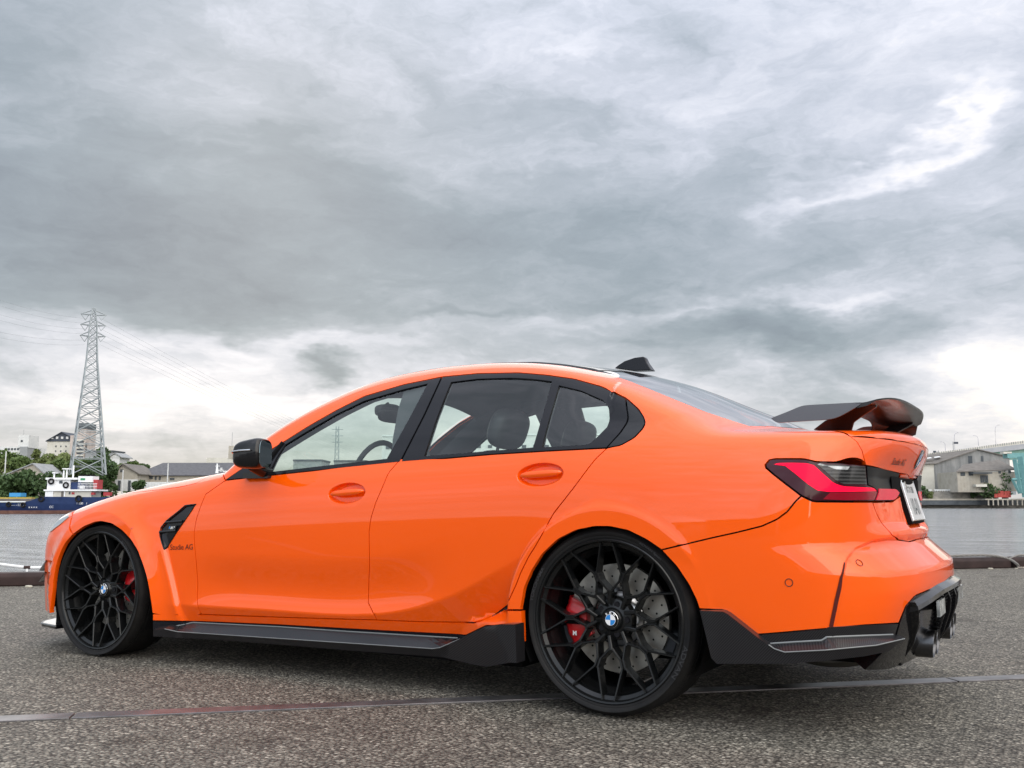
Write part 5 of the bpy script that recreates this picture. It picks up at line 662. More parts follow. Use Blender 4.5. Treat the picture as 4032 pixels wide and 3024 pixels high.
def panel(name, key, mt, parent=None, h=.022, off=0., gap=.0022, fl=.014, holes=(), refine=(), smooth=1, flm=None, loop=None, kind=None, label=None, noflange_y0=False, ang=30, rings=()):
    kind = kind or LOOPS[key][0]; L3 = loop or LOOPS[key][1:]
    out = proj2(kind, L3)
    keep = [True] + [np.hypot(*(out[i] - out[i - 1])) > 1e-4 for i in range(1, len(out))]
    out = out[np.array(keep)]
    out = smoothp(out, smooth, ang) if smooth else out
    out = inset(resample(out, h), gap)
    hl = []
    for hk in holes:
        q = proj2(kind, LOOPS[hk][1:] if isinstance(hk, str) else hk); q = smoothp(q, 1, ang); hl.append(inset(resample(q, h), -.001))
    mn = out.min(0); mx = out.max(0)
    gx, gy = np.meshgrid(np.arange(mn[0] + h * .5, mx[0], h), np.arange(mn[1] + h * .5, mx[1], h * .9))
    gx = gx + (np.arange(gx.shape[0]) % 2)[:, None] * h * .5
    g = np.stack([gx.ravel(), gy.ravel()], 1)
    for cx, cz, rx, rz, hh in refine:
        g = g[((g[:, 0] - cx) / rx) ** 2 + ((g[:, 1] - cz) / rz) ** 2 > 1]
        ax, ay = np.meshgrid(np.arange(cx - rx, cx + rx, hh), np.arange(cz - rz, cz + rz, hh)); ax = ax + (np.arange(ax.shape[0]) % 2)[:, None] * hh * .5
        q = np.stack([ax.ravel(), ay.ravel()], 1); q = q[((q[:, 0] - cx) / rx) ** 2 + ((q[:, 1] - cz) / rz) ** 2 < 1]; g = np.vstack([g, q])
    if len(rings):
        rg = np.vstack([proj2(kind, r_) for r_ in rings])
        rg = rg[(rg[:, 0] > mn[0]) & (rg[:, 0] < mx[0]) & (rg[:, 1] > mn[1]) & (rg[:, 1] < mx[1])]
        _, ui = np.unique((rg / .0012).round(), axis=0, return_index=True); rg = rg[ui]
        near = np.zeros(len(g), bool)
        for i in range(0, len(g), 2000):
            q = g[i:i + 2000]; near[i:i + 2000] = np.min(np.hypot(q[:, None, 0] - rg[None, :, 0], q[:, None, 1] - rg[None, :, 1]), 1) < h * .45
        rgk = rg[inpoly(rg, out)]; rgk = rgk[dpoly(rgk, out) > .003]
        for q in hl: rgk = rgk[~inpoly(rgk, q)]; rgk = rgk[dpoly(rgk, q) > .003]
        g = g[~near]
    else: rgk = np.zeros((0, 2))
    g = g[inpoly(g, out)]; g = g[dpoly(g, out) > h * .35]
    for q in hl: g = g[~inpoly(g, q)]; g = g[dpoly(g, q) > h * .35]
    g = np.vstack([g, rgk])
    pts = [out] + hl; edges = []; n0 = 0
    for q in pts:
        edges += [(n0 + i, n0 + (i + 1) % len(q)) for i in range(len(q))]; n0 += len(q)
    allp = np.vstack(pts + [g])
    vo, eo, fo, *_ = delaunay_2d_cdt([Vector(p) for p in allp], edges, [], 0, 1e-6)
    v2 = np.array([tuple(p) for p in vo]); f = np.array([tuple(q) for q in fo if len(q) == 3])
    c = v2[f].mean(1); k = inpoly(c, out)
    for q in hl: k &= ~inpoly(c, q)
    f = f[k]
    a, b, d = v2[f[:, 0]], v2[f[:, 1]], v2[f[:, 2]]
    ar = (b[:, 0] - a[:, 0]) * (d[:, 1] - a[:, 1]) - (b[:, 1] - a[:, 1]) * (d[:, 0] - a[:, 0]); f = f[np.abs(ar) > 1e-9]
    O, D, tmax = rays(kind, v2)
    hit, t_ = march(O, D, 0., tmax, n=26, it=15, off=off)
    P = O + D * t_[:, None]; N = G(P)
    used = np.unique(f); ok = np.zeros(len(v2), bool); ok[used] = True
    ok &= hit; f = f[ok[f].all(1)]
    # orient faces outward
    fn = np.cross(P[f[:, 1]] - P[f[:, 0]], P[f[:, 2]] - P[f[:, 0]]); flip = (fn * N[f].mean(1)).sum(1) < 0
    f[flip] = f[flip][:, ::-1]
    used, inv = np.unique(f, return_inverse=True); f = inv.reshape(f.shape); P = P[used]; N = N[used]
    faces = f.tolist(); V = P; NN = N; mi = None
    if fl:
        ec = {}
        for q in faces:
            for i in range(3):
                e = (q[i], q[(i + 1) % 3]); ec[e] = 1
        be = [e for e in ec if (e[1], e[0]) not in ec]
        if noflange_y0: be = [e for e in be if not (abs(P[e[0], 1]) < 2e-3 and abs(P[e[1], 1]) < 2e-3)]
        nv = len(P); extra = []; en = []
        for a_, b_ in be:
            t = P[b_] - P[a_]; nn = (N[a_] + N[b_]) / 2; o_ = np.cross(t, nn); o_ /= np.linalg.norm(o_) + 1e-12
            base = nv + len(extra)
            extra += [P[a_], P[b_], P[b_] - N[b_] * fl, P[a_] - N[a_] * fl]; en += [o_] * 4
            faces.append((base + 1, base, base + 3, base + 2))
        if extra: V = np.vstack([P, extra]); NN = np.vstack([N, en])
    o = ob(name, V, faces, mt, parent, normals=NN, label=label)
    return o

def surfs(x=None, y=None, z=None):
    """points of the body surface: side view when y is None, top view when z is None, rear view otherwise"""
    if y is None:
        x, z = np.broadcast_arrays(np.atleast_1d(x).astype(float), np.atleast_1d(z).astype(float)); O = np.stack([x, -1.15 + 0 * x, z], 1); D = [0, 1., 0]; t = .9
    elif z is None:
        x, y = np.broadcast_arrays(np.atleast_1d(x).astype(float), np.atleast_1d(y).astype(float)); O = np.stack([x, y, 1.6 + 0 * x], 1); D = [0, 0, -1.]; t = 1.4
    else:
        y, z = np.broadcast_arrays(np.atleast_1d(y).astype(float), np.atleast_1d(z).astype(float)); O = np.stack([4.1 + 0 * y, y, z], 1); D = [-1., 0, 0]; t = 1.2
    D = np.tile(D, (len(O), 1)); hit, tt = march(O, D, 0, t, n=16, it=14); return O + D * tt[:, None]
def surf(x=None, y=None, z=None): return surfs(x, y, z)[0]
def decal(name, s, size, mtl, parent, place, ext=.0020, xs=1., align='LEFT', off=0):
    """raised lettering laid on the body: place(u, v) gives a body point"""
    V, F_ = text_mesh(s, size, align, font_off=off); V = np.array(V)
    P = place(V[:, 0] * xs, V[:, 1]); N = G(P); return ob(name, P + N * ext, F_, mtl, parent)

def circ_ring(cx, cz, r, a0, a1, st=.011):
    n = int(abs(a1 - a0) / 57.3 * r / st); a = np.radians(np.linspace(a0, a1, n)); return surfs(cx + r * np.cos(a), None, cz + r * np.sin(a))
def line_ring(xs, f): return surfs(xs, None, f(xs))
RR_ = [circ_ring(XR, ZR, r, -12, 192) for r in (.392, .400, .408, .418, .430, .445)]
RF_ = [circ_ring(0, ZF, r, -12, 160) for r in (.385, .393, .402, .415, .430)]
DC = [line_ring(np.arange(.70, 2.52, .012), lambda x, o=o: _C(x) + o) for o in (-.010, 0., .010, .022)]
DIM = [[surfs(hx + .108 * k * np.cos(t), None, hz + .108 * k * np.cos(t) * sl + .047 * k * np.sin(t)) for t in [np.linspace(0, 6.2832, 61)[:-1]]][0] for hx, hz, sl in ((1.5965, .8175, .05), (2.5735, .8835, .04)) for k in (1.0, .95, .90, .85, .80)]
# ================================================================ THE CAR
car = empty('parked_car', 'glossy orange four-door sedan with black wheels and rear wing, parked on the quay', 'car')
def both(o): mirror_copy(o, car if o.parent == car else o.parent); return o
def pair(name, key, m_, par=None, kids=(), **k):
    """near part with children and its mirrored twin"""
    a = panel(name, key, m_, par or car, **k); return a
def twin(o):
    c = mirror_copy(o, car)
    for ch in o.children: mirror_copy(ch, c)
    return c
PT = M['paint']
fender = panel('front_fender', 'front_fender', PT, car, h=.018, holes=('fender_vent',), fl=.022, rings=RF_, refine=((.53, (surf(.53, None, .32)[1] + .32) * S2, .16, .2, .009),))
HB = [(1.5965, .8175), (2.5735, .8835)]
fdoor = panel('front_door', 'front_door', PT, car, h=.018, rings=DC + DIM[:5])
rdoor = panel('rear_door', 'rear_door', PT, car, h=.018, rings=DC + RR_ + DIM[5:])
frame = panel('side_frame', 'side_frame', PT, car, h=.0135, fl=.022, rings=RR_)
sill = panel('rocker_panel', 'rocker_panel', PT, car, h=.018, fl=.03, rings=RR_[:4])
SC = []
for o_ in (-.004, .0, .004, .008, .012, .018):
    zz_ = np.linspace(.36, .60, 60); ul = np.interp(zz_, [.34, .378, .457, .5315, .592, .65], [.808, .804, .792, .778, .755, .722]) - o_
    SC.append(np.stack([3.0 + np.cos(-ul / .85), np.sin(-ul / .85), zz_], 1))
for o_ in (-.004, .0, .005, .010, .016, .022):
    ua = np.linspace(.02, .74, 90); za = np.interp(ua, [.0, .30, .50, .60, .70, .78], [.640, .645, .652, .648, .625, .59]) - o_
    SC.append(np.stack([3.0 + np.cos(-ua / .85), np.sin(-ua / .85), za], 1))
bumper = panel('rear_bumper', 'rear_bumper', PT, car, h=.0135, fl=.022, rings=RR_ + SC)
lid = panel('trunk_lid', 'trunk_lid', PT, car, h=.02, fl=0, gap=.001, smooth=0)
lface = panel('trunk_face', 'trunk_face', PT, car, h=.016, gap=.001, smooth=0)
llow = panel('trunk_lower', 'trunk_lower', PT, car, h=.016, smooth=0)
hood = panel('hood', 'hood', PT, car, h=.025)
fbump = panel('front_bumper', 'front_bumper', PT, car, h=.022, fl=.022)
panel('roof_panel', 'roof_panel', M['black'], car, h=.03)
M['frontscreen'] = M['glass']
panel('windshield', 'windshield', M['glass'], car, h=.03, off=-.002, fl=0)
panel('rear_window', 'rear_window', M['glassr'], car, h=.025, off=-.002, fl=0)
# windows in the doors
def glass(par, key, nm='window_glass'):
    return panel(nm, key, M['glass'], par, h=.03, off=-.006, gap=-.006, fl=0)
ffr = panel('window_frame', 'front_window_frame', M['trim'], fdoor, h=.03, off=.001, holes=('front_door_glass',), fl=.012, gap=.001)
rfr = panel('window_frame', 'rear_window_frame', M['trim'], rdoor, h=.03, off=.001, holes=('rear_door_glass', 'quarter_glass'), fl=.012, gap=.001)
ctr = panel('window_corner_trim', 'window_corner_trim', M['black'], frame, h=.02, off=.002, fl=.012, gap=.001)
glass(fdoor, 'front_door_glass'); glass(rdoor, 'rear_door_glass'); glass(rdoor, 'quarter_glass', 'quarter_window_glass')
# black pillar bar at the front of the door window
def onside(x, z, off=0.):
    p = surf(x, None, z); n = G(p[None])[0]; return p + n * off
b = MB()
b.tube([onside(1.112, 1.062, .002), onside(1.075, .985, .004), onside(1.045, .915, .004)], .011, 8); b.build('window_divider', M['matte'], fdoor, True)
# handles
for dr, (hx, hz), sl in ((fdoor, HB[0], .075), (rdoor, HB[1], .06)):
    n = 25; V = []; F_ = []; m_ = 12
    for i in range(n):
        s = -1 + 2 * i / (n - 1); x = hx + s * .096; z = hz + .003 + s * .096 * sl * .9
        y0 = onside(hx + s * .115, hz + s * .01 + .046)[1]
        w_ = math.sqrt(max(0, 1 - abs(s) ** 3.2)); hh = .0135 * w_ + .0005; dd = .012 * w_ + .0005
        yb = -W(np.array(hx + s * .096), np.array(hz + .05)) - .003 - .007 * w_
        for k in range(m_):
            a = 2 * math.pi * k / m_; ca, sa = math.cos(a), math.sin(a)
            V.append((x, yb + dd * np.sign(ca) * abs(ca) ** .7, z + hh * np.sign(sa) * abs(sa) ** .8))
    for i in range(n - 1):
        for k in range(m_): F_.append((i * m_ + k, i * m_ + (k + 1) % m_, (i + 1) * m_ + (k + 1) % m_, (i + 1) * m_ + k))
    bb = MB().add(V, F_); bb.build('door_handle', PT, dr, True)
    dr_h = dr
# fender vent with gloss black bars and emblem
vent = panel('fender_vent', 'fender_vent', M['trim'], fender, h=.012, off=-.006, gap=-.003, fl=.0, smooth=0)
vb = MB()
for A, B in (((.4662, .6806), (.5823, .6878)), ((.4327, .633), (.5407, .6405))):
    pa, pb = onside(A[0], A[1], .004), onside(B[0], B[1], .004); vb.tube([pa, pb], .006, 6)
ve = LOOPS['fender_vent'][1:]
rim3 = [np.array(onside(p[0], p[2], .001)) for p in ve]
vb.tube(rim3 + [rim3[0]], .0035, 6)
vb.build('vent_bar', M['black'], fender, True)
vd = MB(); vd.prism([(.484, .640), (.536, .644), (.545, .668), (.493, .664)], .002, .006, lambda a, b_, c: tuple(onside(a, b_, c)))
vd.build('emblem_plate', M['black'], fender)
def sidetext(x0, z0, sl=.03): return lambda u, v: surfs(x0 + u, None, z0 + v + u * sl)
decal('lettering', 'Studie AG', .0375, M['ink'], fender, sidetext(.5015, .5472, .035), xs=1.02)
V, F_ = text_mesh('M', .022, 'LEFT', font_off=.0012)
ob('emblem_stripe', [tuple(onside(.492 + .004 * k + u * .3 + v * .3, .650 + v, .0066)) for k in (0,) for u, v in ((0, 0), (.02, 0), (.02, .012), (0, .012))], [(0, 1, 2, 3)], M['blue'], fender)
ob('emblem_letter', [tuple(onside(.503 + u * .9 + v * .3, .649 + v * .75, .0068)) for u, v, _ in V], F_, M['chrome'], fender)
V, F_ = text_mesh('3', .022, 'LEFT', font_off=.0008)
ob('emblem_letter', [tuple(onside(.522 + u * .9 + v * .3, .650 + v * .75, .0068)) for u, v, _ in V], F_, M['chrome'], fender)
# tail lamps
def lampset():
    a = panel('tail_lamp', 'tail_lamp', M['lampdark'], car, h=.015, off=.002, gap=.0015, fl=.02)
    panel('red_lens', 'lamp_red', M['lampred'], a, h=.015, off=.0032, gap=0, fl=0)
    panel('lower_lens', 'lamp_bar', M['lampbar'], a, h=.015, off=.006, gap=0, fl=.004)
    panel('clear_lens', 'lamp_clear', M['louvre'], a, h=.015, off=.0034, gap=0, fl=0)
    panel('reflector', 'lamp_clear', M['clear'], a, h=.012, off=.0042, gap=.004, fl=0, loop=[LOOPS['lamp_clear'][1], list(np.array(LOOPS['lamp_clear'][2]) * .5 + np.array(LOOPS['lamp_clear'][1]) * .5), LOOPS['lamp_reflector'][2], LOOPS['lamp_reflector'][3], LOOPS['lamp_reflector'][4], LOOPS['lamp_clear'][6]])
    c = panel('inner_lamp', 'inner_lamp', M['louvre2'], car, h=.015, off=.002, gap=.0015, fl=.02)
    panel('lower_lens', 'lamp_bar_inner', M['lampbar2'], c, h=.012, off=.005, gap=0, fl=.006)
    return a, c
la, lc = lampset()
# bumper slot, sensors
zz_ = np.linspace(.368, .578, 30); ul = np.interp(zz_, [.34, .378, .457, .5315, .592, .65], [.808, .804, .792, .778, .755, .722])
wd_ = .015 * np.clip((.585 - zz_) / .09, 0, 1) ** .6
V = []
for s_ in (0, 1):
    q = np.stack([-(ul - .001 - wd_ * s_), zz_], 1); O, D, tm = rays('cylr', q); h_, t_ = march(O, D, 0, tm, n=26, it=15, off=.0022); V.append(O + D * t_[:, None])
V = np.stack(V, 1).reshape(-1, 3)
ob('bumper_slot', V, [(2 * i, 2 * i + 1, 2 * i + 3, 2 * i + 2) for i in range(29)], mat('slot_dark_red', (.075, .004, .002), .7), bumper)
for x, z in ((3.7305, .5733), (3.5245, .5088)):
    c = onside(x, z); n = Vector(G(c[None])[0]); a = Vector((0, 0, 1)); a = (a - n * a.dot(n)).normalized(); b_ = n.cross(a)
    s = MB(); pts = [Vector(c) + n * .001 + (a * math.cos(t) + b_ * math.sin(t)) * .0125 for t in np.linspace(0, 2 * math.pi, 25)]
    s.tube(pts, .0013, 5); s.build('parking_sensor', M['ink2'], bumper, True)
# trunk lettering, roundel, plate
def tface(y, z, off=0.):
    p = surf(0, y, z); n = G(p[None])[0]; return p + n * off
decal('lettering', 'Studie AG', .034, M['ink2'], lface, lambda u, v: surfs(0, -.4165 + u, .9154 + v), xs=1.25)
decal('lettering', 'M3', .034, M['ink2'], lface, lambda u, v: surfs(0, .46 + u, .890 + v), xs=1.2)
def roundel(par, c, n, r, upv=(0, 0, 1)):
    n = Vector(n).normalized(); u = Vector(upv); u = (u - n * u.dot(n)).normalized(); rr = u.cross(n)   # rr: right seen from outside
    rr = -rr if rr.cross(u).dot(n) < 0 else rr
    c = Vector(c)
    def pt(a, b_, h): return tuple(c + rr * a + u * b_ + n * h)
    T_ = lambda rad, k, N=32: [(rad * math.cos(2 * math.pi * i / N), rad * math.sin(2 * math.pi * i / N)) for i in range(N)]
    d = MB().prism(T_(r, 0), -.006, .002, pt); o = d.build('badge', M['black'], par)
    MB().prism(T_(r * .66, 0), .0022, .0026, pt).build('badge_field', M['white'], par)
    q = MB()
    for a0 in (90, 270):
        pl = [(0, 0)] + [(r * .62 * math.cos(R_(a0 + t)), r * .62 * math.sin(R_(a0 + t))) for t in range(0, 91, 10)]
        q.prism(pl, .0028, .0032, pt)
    q.build('badge_quadrant', M['blue'], par)
    k = MB(); k.lathe([(r * .985, 0), (r * 1.02, .001), (r * .985, .002)], 32, lambda a, b_, h: pt(a, b_, h + .001)); k.build('badge_ring', M['chrome'], par, True)
    for ch, an in (('B', 38), ('M', 0), ('W', -38)):
        V, F_ = text_mesh(ch, r * .36, 'CENTER', font_off=r * .012); a = R_(an)
        ob('badge_letter', [pt(-(r * .70 + v) * math.sin(a) + u_ * math.cos(a), (r * .70 + v) * math.cos(a) + u_ * math.sin(a), .0028) for u_, v, _ in V], F_, M['white'], par)
c = tface(0, .948, .001); roundel(lface, c, G(c[None])[0], .041)
# plate mount and plate
pc = Vector((3.80, 0, .7825)); tl = .247
pu = Vector((-math.sin(tl), 0, math.cos(tl))); pn = Vector((math.cos(tl), 0, math.sin(tl))); py = Vector((0, 1, 0))
def PP(a, b_, h): return tuple(pc + py * a + pu * b_ + pn * h)
MB().prism([(-.19, -.105), (.19, -.105), (.19, .10), (-.19, .10)], -.06, -.022, PP).build('plate_surround', PT, llow, bevel=.004)
MB().prism([(-.175, -.092), (.175, -.092), (.175, .09), (-.175, .09)], -.022, -.004, PP).build('plate_holder', M['matte'], llow, bevel=.002)
pla = MB().prism([(-.165, -.0825), (.165, -.0825), (.165, .0825), (-.165, .0825)], -.004, .001, PP).build('number_plate', M['plate'], car)
MB().tube([PP(-.163, -.0805, .0015), PP(.163, -.0805, .0015), PP(.163, .0805, .0015), PP(-.163, .0805, .0015), PP(-.163, -.0805, .0015)], .0028, 5).build('plate_rim', M['chrome'], pla)
for s, sz, x0, z0, xs in (('なにわ 330', .036, 0, .032, 1.1), ('た', .036, -.138, -.035, .9), ('10-01', .098, .022, -.058, .92)):
    V, F_ = text_mesh(s, sz, 'CENTER' , font_off=.0006)
    ob('plate_character', [PP(x0 + u * xs, z0 + v, .0016) for u, v, _ in V], F_, M['green'], pla)
MB().prism([(-.115, .05), (-.085, .05), (-.085, .076), (-.115, .076)], .0012, .006, PP).build('plate_seal', M['chrome'], pla)
# recess above the plate
V = []; ys = np.linspace(-.36, .36, 19)
for y in ys:
    a = tface(abs(y), .872, .003); b_ = tface(abs(y), .80, .002); V += [(a[0], y, a[2]), (b_[0] , y, b_[2])]
ob('plate_recess', V, [(2 * i, 2 * i + 1, 2 * i + 3, 2 * i + 2) for i in range(len(ys) - 1)], M['matte'], lface)
# ---------------------------------------------------------------- diffuser
dif = panel('diffuser', 'diffuser', M['black'], car, h=.02, off=.004, fl=.06, gap=.001, smooth=0)
# protruding blade across the top
ys = np.linspace(-.60, .60, 41)
V = []
for y in ys:
    k = abs(y); zt = .479 - .075 * max(0, k - .30) ** 1.3 * 1.4 - .02 * (k / .6) ** 2
    p = tface(k, zt, 0); e = .024
    V += [(p[0] - .005, y, p[2] + .002), (p[0] + e, y, p[2] - .016), (p[0] + e + .003, y, p[2] - .030), (p[0] - .005, y, p[2] - .040)]
F_ = []
for i in range(len(ys) - 1):
    for j in range(4): F_.append((4 * i + j, 4 * i + (j + 1) % 4, 4 * i + 4 + (j + 1) % 4, 4 * i + 4 + j))
F_ += [(0, 1, 2, 3), tuple(4 * len(ys) - 1 - j for j in range(4))]
MB().add(V, F_).build('diffuser_blade', M['black'], dif)
for y in (-.46, -.22, -.09, .09, .22, .46):
    big = abs(y) > .4; kk = -.62 if big else -.05; sg = math.copysign(1, y); q = MB(); w_ = .030 if big else .008; poly = []
    for z, e_ in ((.435, .010), (.405, .024), (.36, .030), (.28, .028), (.215, .020)): p = tface(abs(y), z); poly.append((p[0] + e_, z))
    poly += [(3.80, .205), (3.84, .435)]
    q.prism(poly, -w_ / 2, w_ / 2, lambda a, b_, c, y=y, kk=kk, sg=sg: (a - (.02 if kk < -.5 else 0), y + c - sg * (b_ - .215) * kk, b_)); q.build('diffuser_fin', M['black'], dif, bevel=.003)
V = []; F_ = []
ys = [-.44, -.29]
for y in (-.33, .33): MB().box((3.922, y, .395), (.010, .17, .055)).build('rear_reflector', M['clear'], dif)
mesh_ = MB()
for k in range(16):
    z = .215 + k * .014
    for y0, y1 in ((-.26, -.10), (-.08, .08), (.10, .26)): p = tface(0, z); mesh_.box((p[0] + .006, (y0 + y1) / 2, z), (.008, y1 - y0, .005))
mm = mesh_.build('diffuser_grille', M['matte'], dif); mm['kind'] = 'stuff'
for y in (-.335, -.228, .228, .335):
    e = MB(); x0 = 3.895
    e.lathe([(.050, -.06), (.050, -.005), (.0485, 0), (.046, -.003), (.044, -.02), (.043, -.12)], 32, lambda a, b_, c, y=y: (x0 + c + b_ * .12, y + a, .262 + b_))
    e.build('exhaust_tip', M['steel'], car, True)
    MB().lathe([(.0001, -.10), (.043, -.10)], 24, lambda a, b_, c, y=y: (x0 + c, y + a, .262 + b_)).build('exhaust_bore', M['hole'], car)
# muffler and belly
mu = MB(); n = 14
mu.lathe([(.0, -.42), (.06, -.42), (.10, -.36), (.105, 0), (.10, .36), (.06, .42), (0, .42)], 28, lambda a, b_, c: (3.52 + a * 1.7, c, .215 + b_ * .62)); mu.build('muffler', mat('dull_muffler', (.10, .095, .085), .5, .6), car, True)
be = MB(); be.prism([(-.65, -.78), (-.5, -.84), (3.45, -.84), (3.80, -.60), (3.80, .60), (3.45, .84), (-.5, .84), (-.65, .78)], .145, .19); 
MB().prism([(.46, -.82), (2.44, -.82), (2.44, .82), (.46, .82)], .13, .19).build('floor_pan', M['matte'], car)
MB().prism([(-.62, -.55), (3.80, -.50), (3.80, .50), (-.62, .55)], .20, .25).build('underbody', M['matte'], car)
# ---------------------------------------------------------------- skirts
rs = panel('rear_skirt', 'rear_skirt', M['carbon'], car, h=.03, off=.005, fl=.02, gap=.0, smooth=0)
panel('skirt_blade', 'rear_skirt_blade', M['carbon'], rs, h=.03, off=.045, fl=.048, gap=0., smooth=0)
ss = panel('side_skirt', 'side_skirt', M['trim'], car, h=.03, off=.004, fl=.02, gap=.0, smooth=0)
bl = panel('skirt_blade', 'side_skirt_blade', M['carbon'], ss, h=.03, off=.062, fl=.066, gap=0., smooth=0)
def shelf(par, A, B, m_, n=50):
    A, B = np.array(A), np.array(B); xs = np.linspace(0, 1, n); V = []
    def at(P, t): L = np.r_[0, np.cumsum(np.linalg.norm(np.diff(P, axis=0), axis=1))]; return np.array([np.interp(t * L[-1], L, P[:, k]) for k in range(3)])
    for t in xs:
        a, b_ = at(A, t), at(B, t); V += [tuple(a), tuple(a * .5 + b_ * .5), tuple(b_)]
    return ob('skirt_shelf', V, [(3 * i + j, 3 * i + j + 1, 3 * i + 4 + j, 3 * i + 3 + j) for i in range(n - 1) for j in range(2)], m_, par)
shelf(ss, LOOPS['shelf_side_a'][1:], LOOPS['shelf_side_b'][1:], M['wingblack'])
M['edge'] = mat('painted_edge_glint', (.16, .17, .17), .3, 0, .5)  # grey tubes paint the thin bright highlight along the carbon skirt edges
for par, k_ in ((ss, 'side'), (rs, 'rear')):
    for q_, r_ in (('a', .0035), ('b', .0022)):
        MB().tube([Vector(p) + Vector((0, -.001, .001)) for p in LOOPS['shelf_%s_%s' % (k_, q_)][1:]], r_, 6).build('skirt_edge_highlight', M['edge'], par, True)
shelf(rs, LOOPS['shelf_rear_a'][1:], LOOPS['shelf_rear_b'][1:], M['carbon'])
# ---------------------------------------------------------------- front details
hl = panel('headlight', 'headlight', M['headl'], car, h=.015, off=.004, fl=.02, gap=0, ang=60)
can = []
for (x0, z0), dz in (((-.663, .462), 0), ((-.672, .400), 0)):
    p = MB(); a = Vector(onside(-.50, z0 + .006, .012)); b_ = Vector((-.724, -.782, z0 - .060)); c = Vector((-.70, -.68, z0 - .065)); e_ = Vector((-.60, -.74, z0 - .02))
    p.add([a, b_, c, e_, a + Vector((0, 0, -.006)), b_ + Vector((0, 0, -.006)), c + Vector((0, 0, -.006)), e_ + Vector((0, 0, -.006))], [(0, 1, 2, 3), (7, 6, 5, 4), (0, 4, 5, 1), (1, 5, 6, 2), (2, 6, 7, 3), (3, 7, 4, 0)])
    can.append(p.build('bumper_canard', M['black'], car))
sp = MB()
pts = [(-.40, -.885), (-.58, -.845), (-.66, -.775), (-.745, -.62), (-.81, -.35), (-.835, 0), (-.81, .35), (-.745, .62), (-.66, .775), (-.58, .845), (-.40, .885)]
sp.prism(pts, .105, .125); sp_o = sp.build('front_splitter', M['black'], car, bevel=.004)
MB().prism([(x * .93 + .02, y * .95) for x, y in pts], .125, .200).build('splitter_riser', M['matte'], car)
MB().tube([(x - .002, y * 1.002, .122) for x, y in pts], .005, 6).build('splitter_edge', mat('pale_lip', (.22, .23, .23), .4), sp_o, True)
# ---------------------------------------------------------------- mirror
mr = empty('door_mirror', '', ''); del mr['category'], mr['label']; mr.parent = car
def shell(x, y, z):
    k = (x + .085) / .17; s = .72 + .28 * k; return (x if x < .06 else min(x, .066), y * (s + .0), z * (s) + .012 * k)
V, F_ = rbox((1.095, -.985, .992), (.155, .185, .160), 3.6, 24, 40, sq=shell)
MB().add(V, F_).build('mirror_shell', M['black'], mr, True)
g_ = MB(); gp = [(math.copysign(abs(math.cos(t)) ** .55, math.cos(t)) * .103, math.copysign(abs(math.sin(t)) ** .55, math.sin(t)) * .064) for t in np.linspace(0, 2 * math.pi, 33)[:-1]]
g_.prism(gp, 0, .002, lambda a, b_, c: (1.1605 + c, -.985 + a * .76, .999 + b_ * .98)); g_.build('mirror_glass', mat('mirror_glass', (.30, .36, .36), .03, 1), mr)
st = MB(); st.tube([(1.085, -.86, .915), (1.09, -.91, .925), (1.085, -.97, .945)], [.032, .026, .022], 10); st.box((1.04, -.872, .905), (.16, .05, .028)); st.build('mirror_foot', M['black'], mr, True)
MB().tube([(1.02, -1.02, 1.002), (1.03, -1.058, 1.006), (1.07, -1.075, 1.010), (1.125, -1.083, 1.012)], .004, 6).build('indicator_strip', M['chrome'], mr, True)
Rm = Matrix.Translation((1.118, -1.0, .992)) @ Matrix.Rotation(R_(24), 4, 'Z') @ Matrix.Translation((-1.095, .985, -.992))
for ch in mr.children:
    if ch.name.split('.')[0] in ('mirror_shell', 'mirror_glass', 'indicator_strip'): ch.data.transform(Rm)
# ---------------------------------------------------------------- antenna fin and rear wing
pf = [(2.50, 1.415), (2.52, 1.430), (2.55, 1.447), (2.60, 1.460), (2.645, 1.462), (2.655, 1.456), (2.665, 1.43), (2.69, 1.392), (2.60, 1.395)]
MB().prism(pf, -.016, .016, lambda a, b_, c: (a, c * (1 + (1.46 - b_) * 12), b_)).build('antenna_fin', M['trim'], car, bevel=.004)
wing = empty('rear_wing', '', ''); del wing['category'], wing['label']; wing.parent = car
# main plane: section lofted across the car, rising and curling at the tips
def wsec(y):
    k = abs(y) / .62; xo = 3.60 - .055 * k ** 3; zo = 1.134 - .030 * k ** 4
    ch = .225
    pr = [(0, .004), (.25, .014), (.6, .020), (.85, .026), (1, .034), (.99, .028), (.85, .012), (.6, .002), (.25, -.006), (.05, -.004)]
    return [(xo + a * ch, y, zo + b_ ) for a, b_ in pr]
ys = np.linspace(-.60, .60, 41); V = []; F_ = []
for y in ys: V += wsec(y)
for i in range(len(ys) - 1):
    for j in range(10): F_.append((10 * i + j, 10 * i + (j + 1) % 10, 10 * i + 10 + (j + 1) % 10, 10 * i + 10 + j))
F_ += [tuple(range(10)), tuple(10 * 40 + 9 - j for j in range(10))]
MB().add(V, F_).build('wing_blade', M['wingblack'], wing, True)
MB().add([(x + .03 if i < 4 else x, y * .36, z + .016) for i, (x, y, z) in enumerate([(3.56, -.5, 1.146), (3.56, .5, 1.146), (3.70, .42, 1.156), (3.70, -.42, 1.156), (3.56, -.5, 1.138), (3.56, .5, 1.138), (3.70, .42, 1.144), (3.70, -.42, 1.144)])], [(0, 1, 2, 3), (7, 6, 5, 4), (0, 4, 5, 1), (1, 5, 6, 2), (2, 6, 7, 3), (3, 7, 4, 0)]).build('wing_flap', M['trim'], wing)
ep = [(3.405, 1.0885), (3.463, 1.111), (3.514, 1.134), (3.727, 1.1345), (3.728, 1.130), (3.69, 1.104), (3.646, 1.078), (3.611, 1.0725), (3.4615, 1.0695), (3.428, 1.068)]
epp = smoothp(np.array(ep), 2, 80)
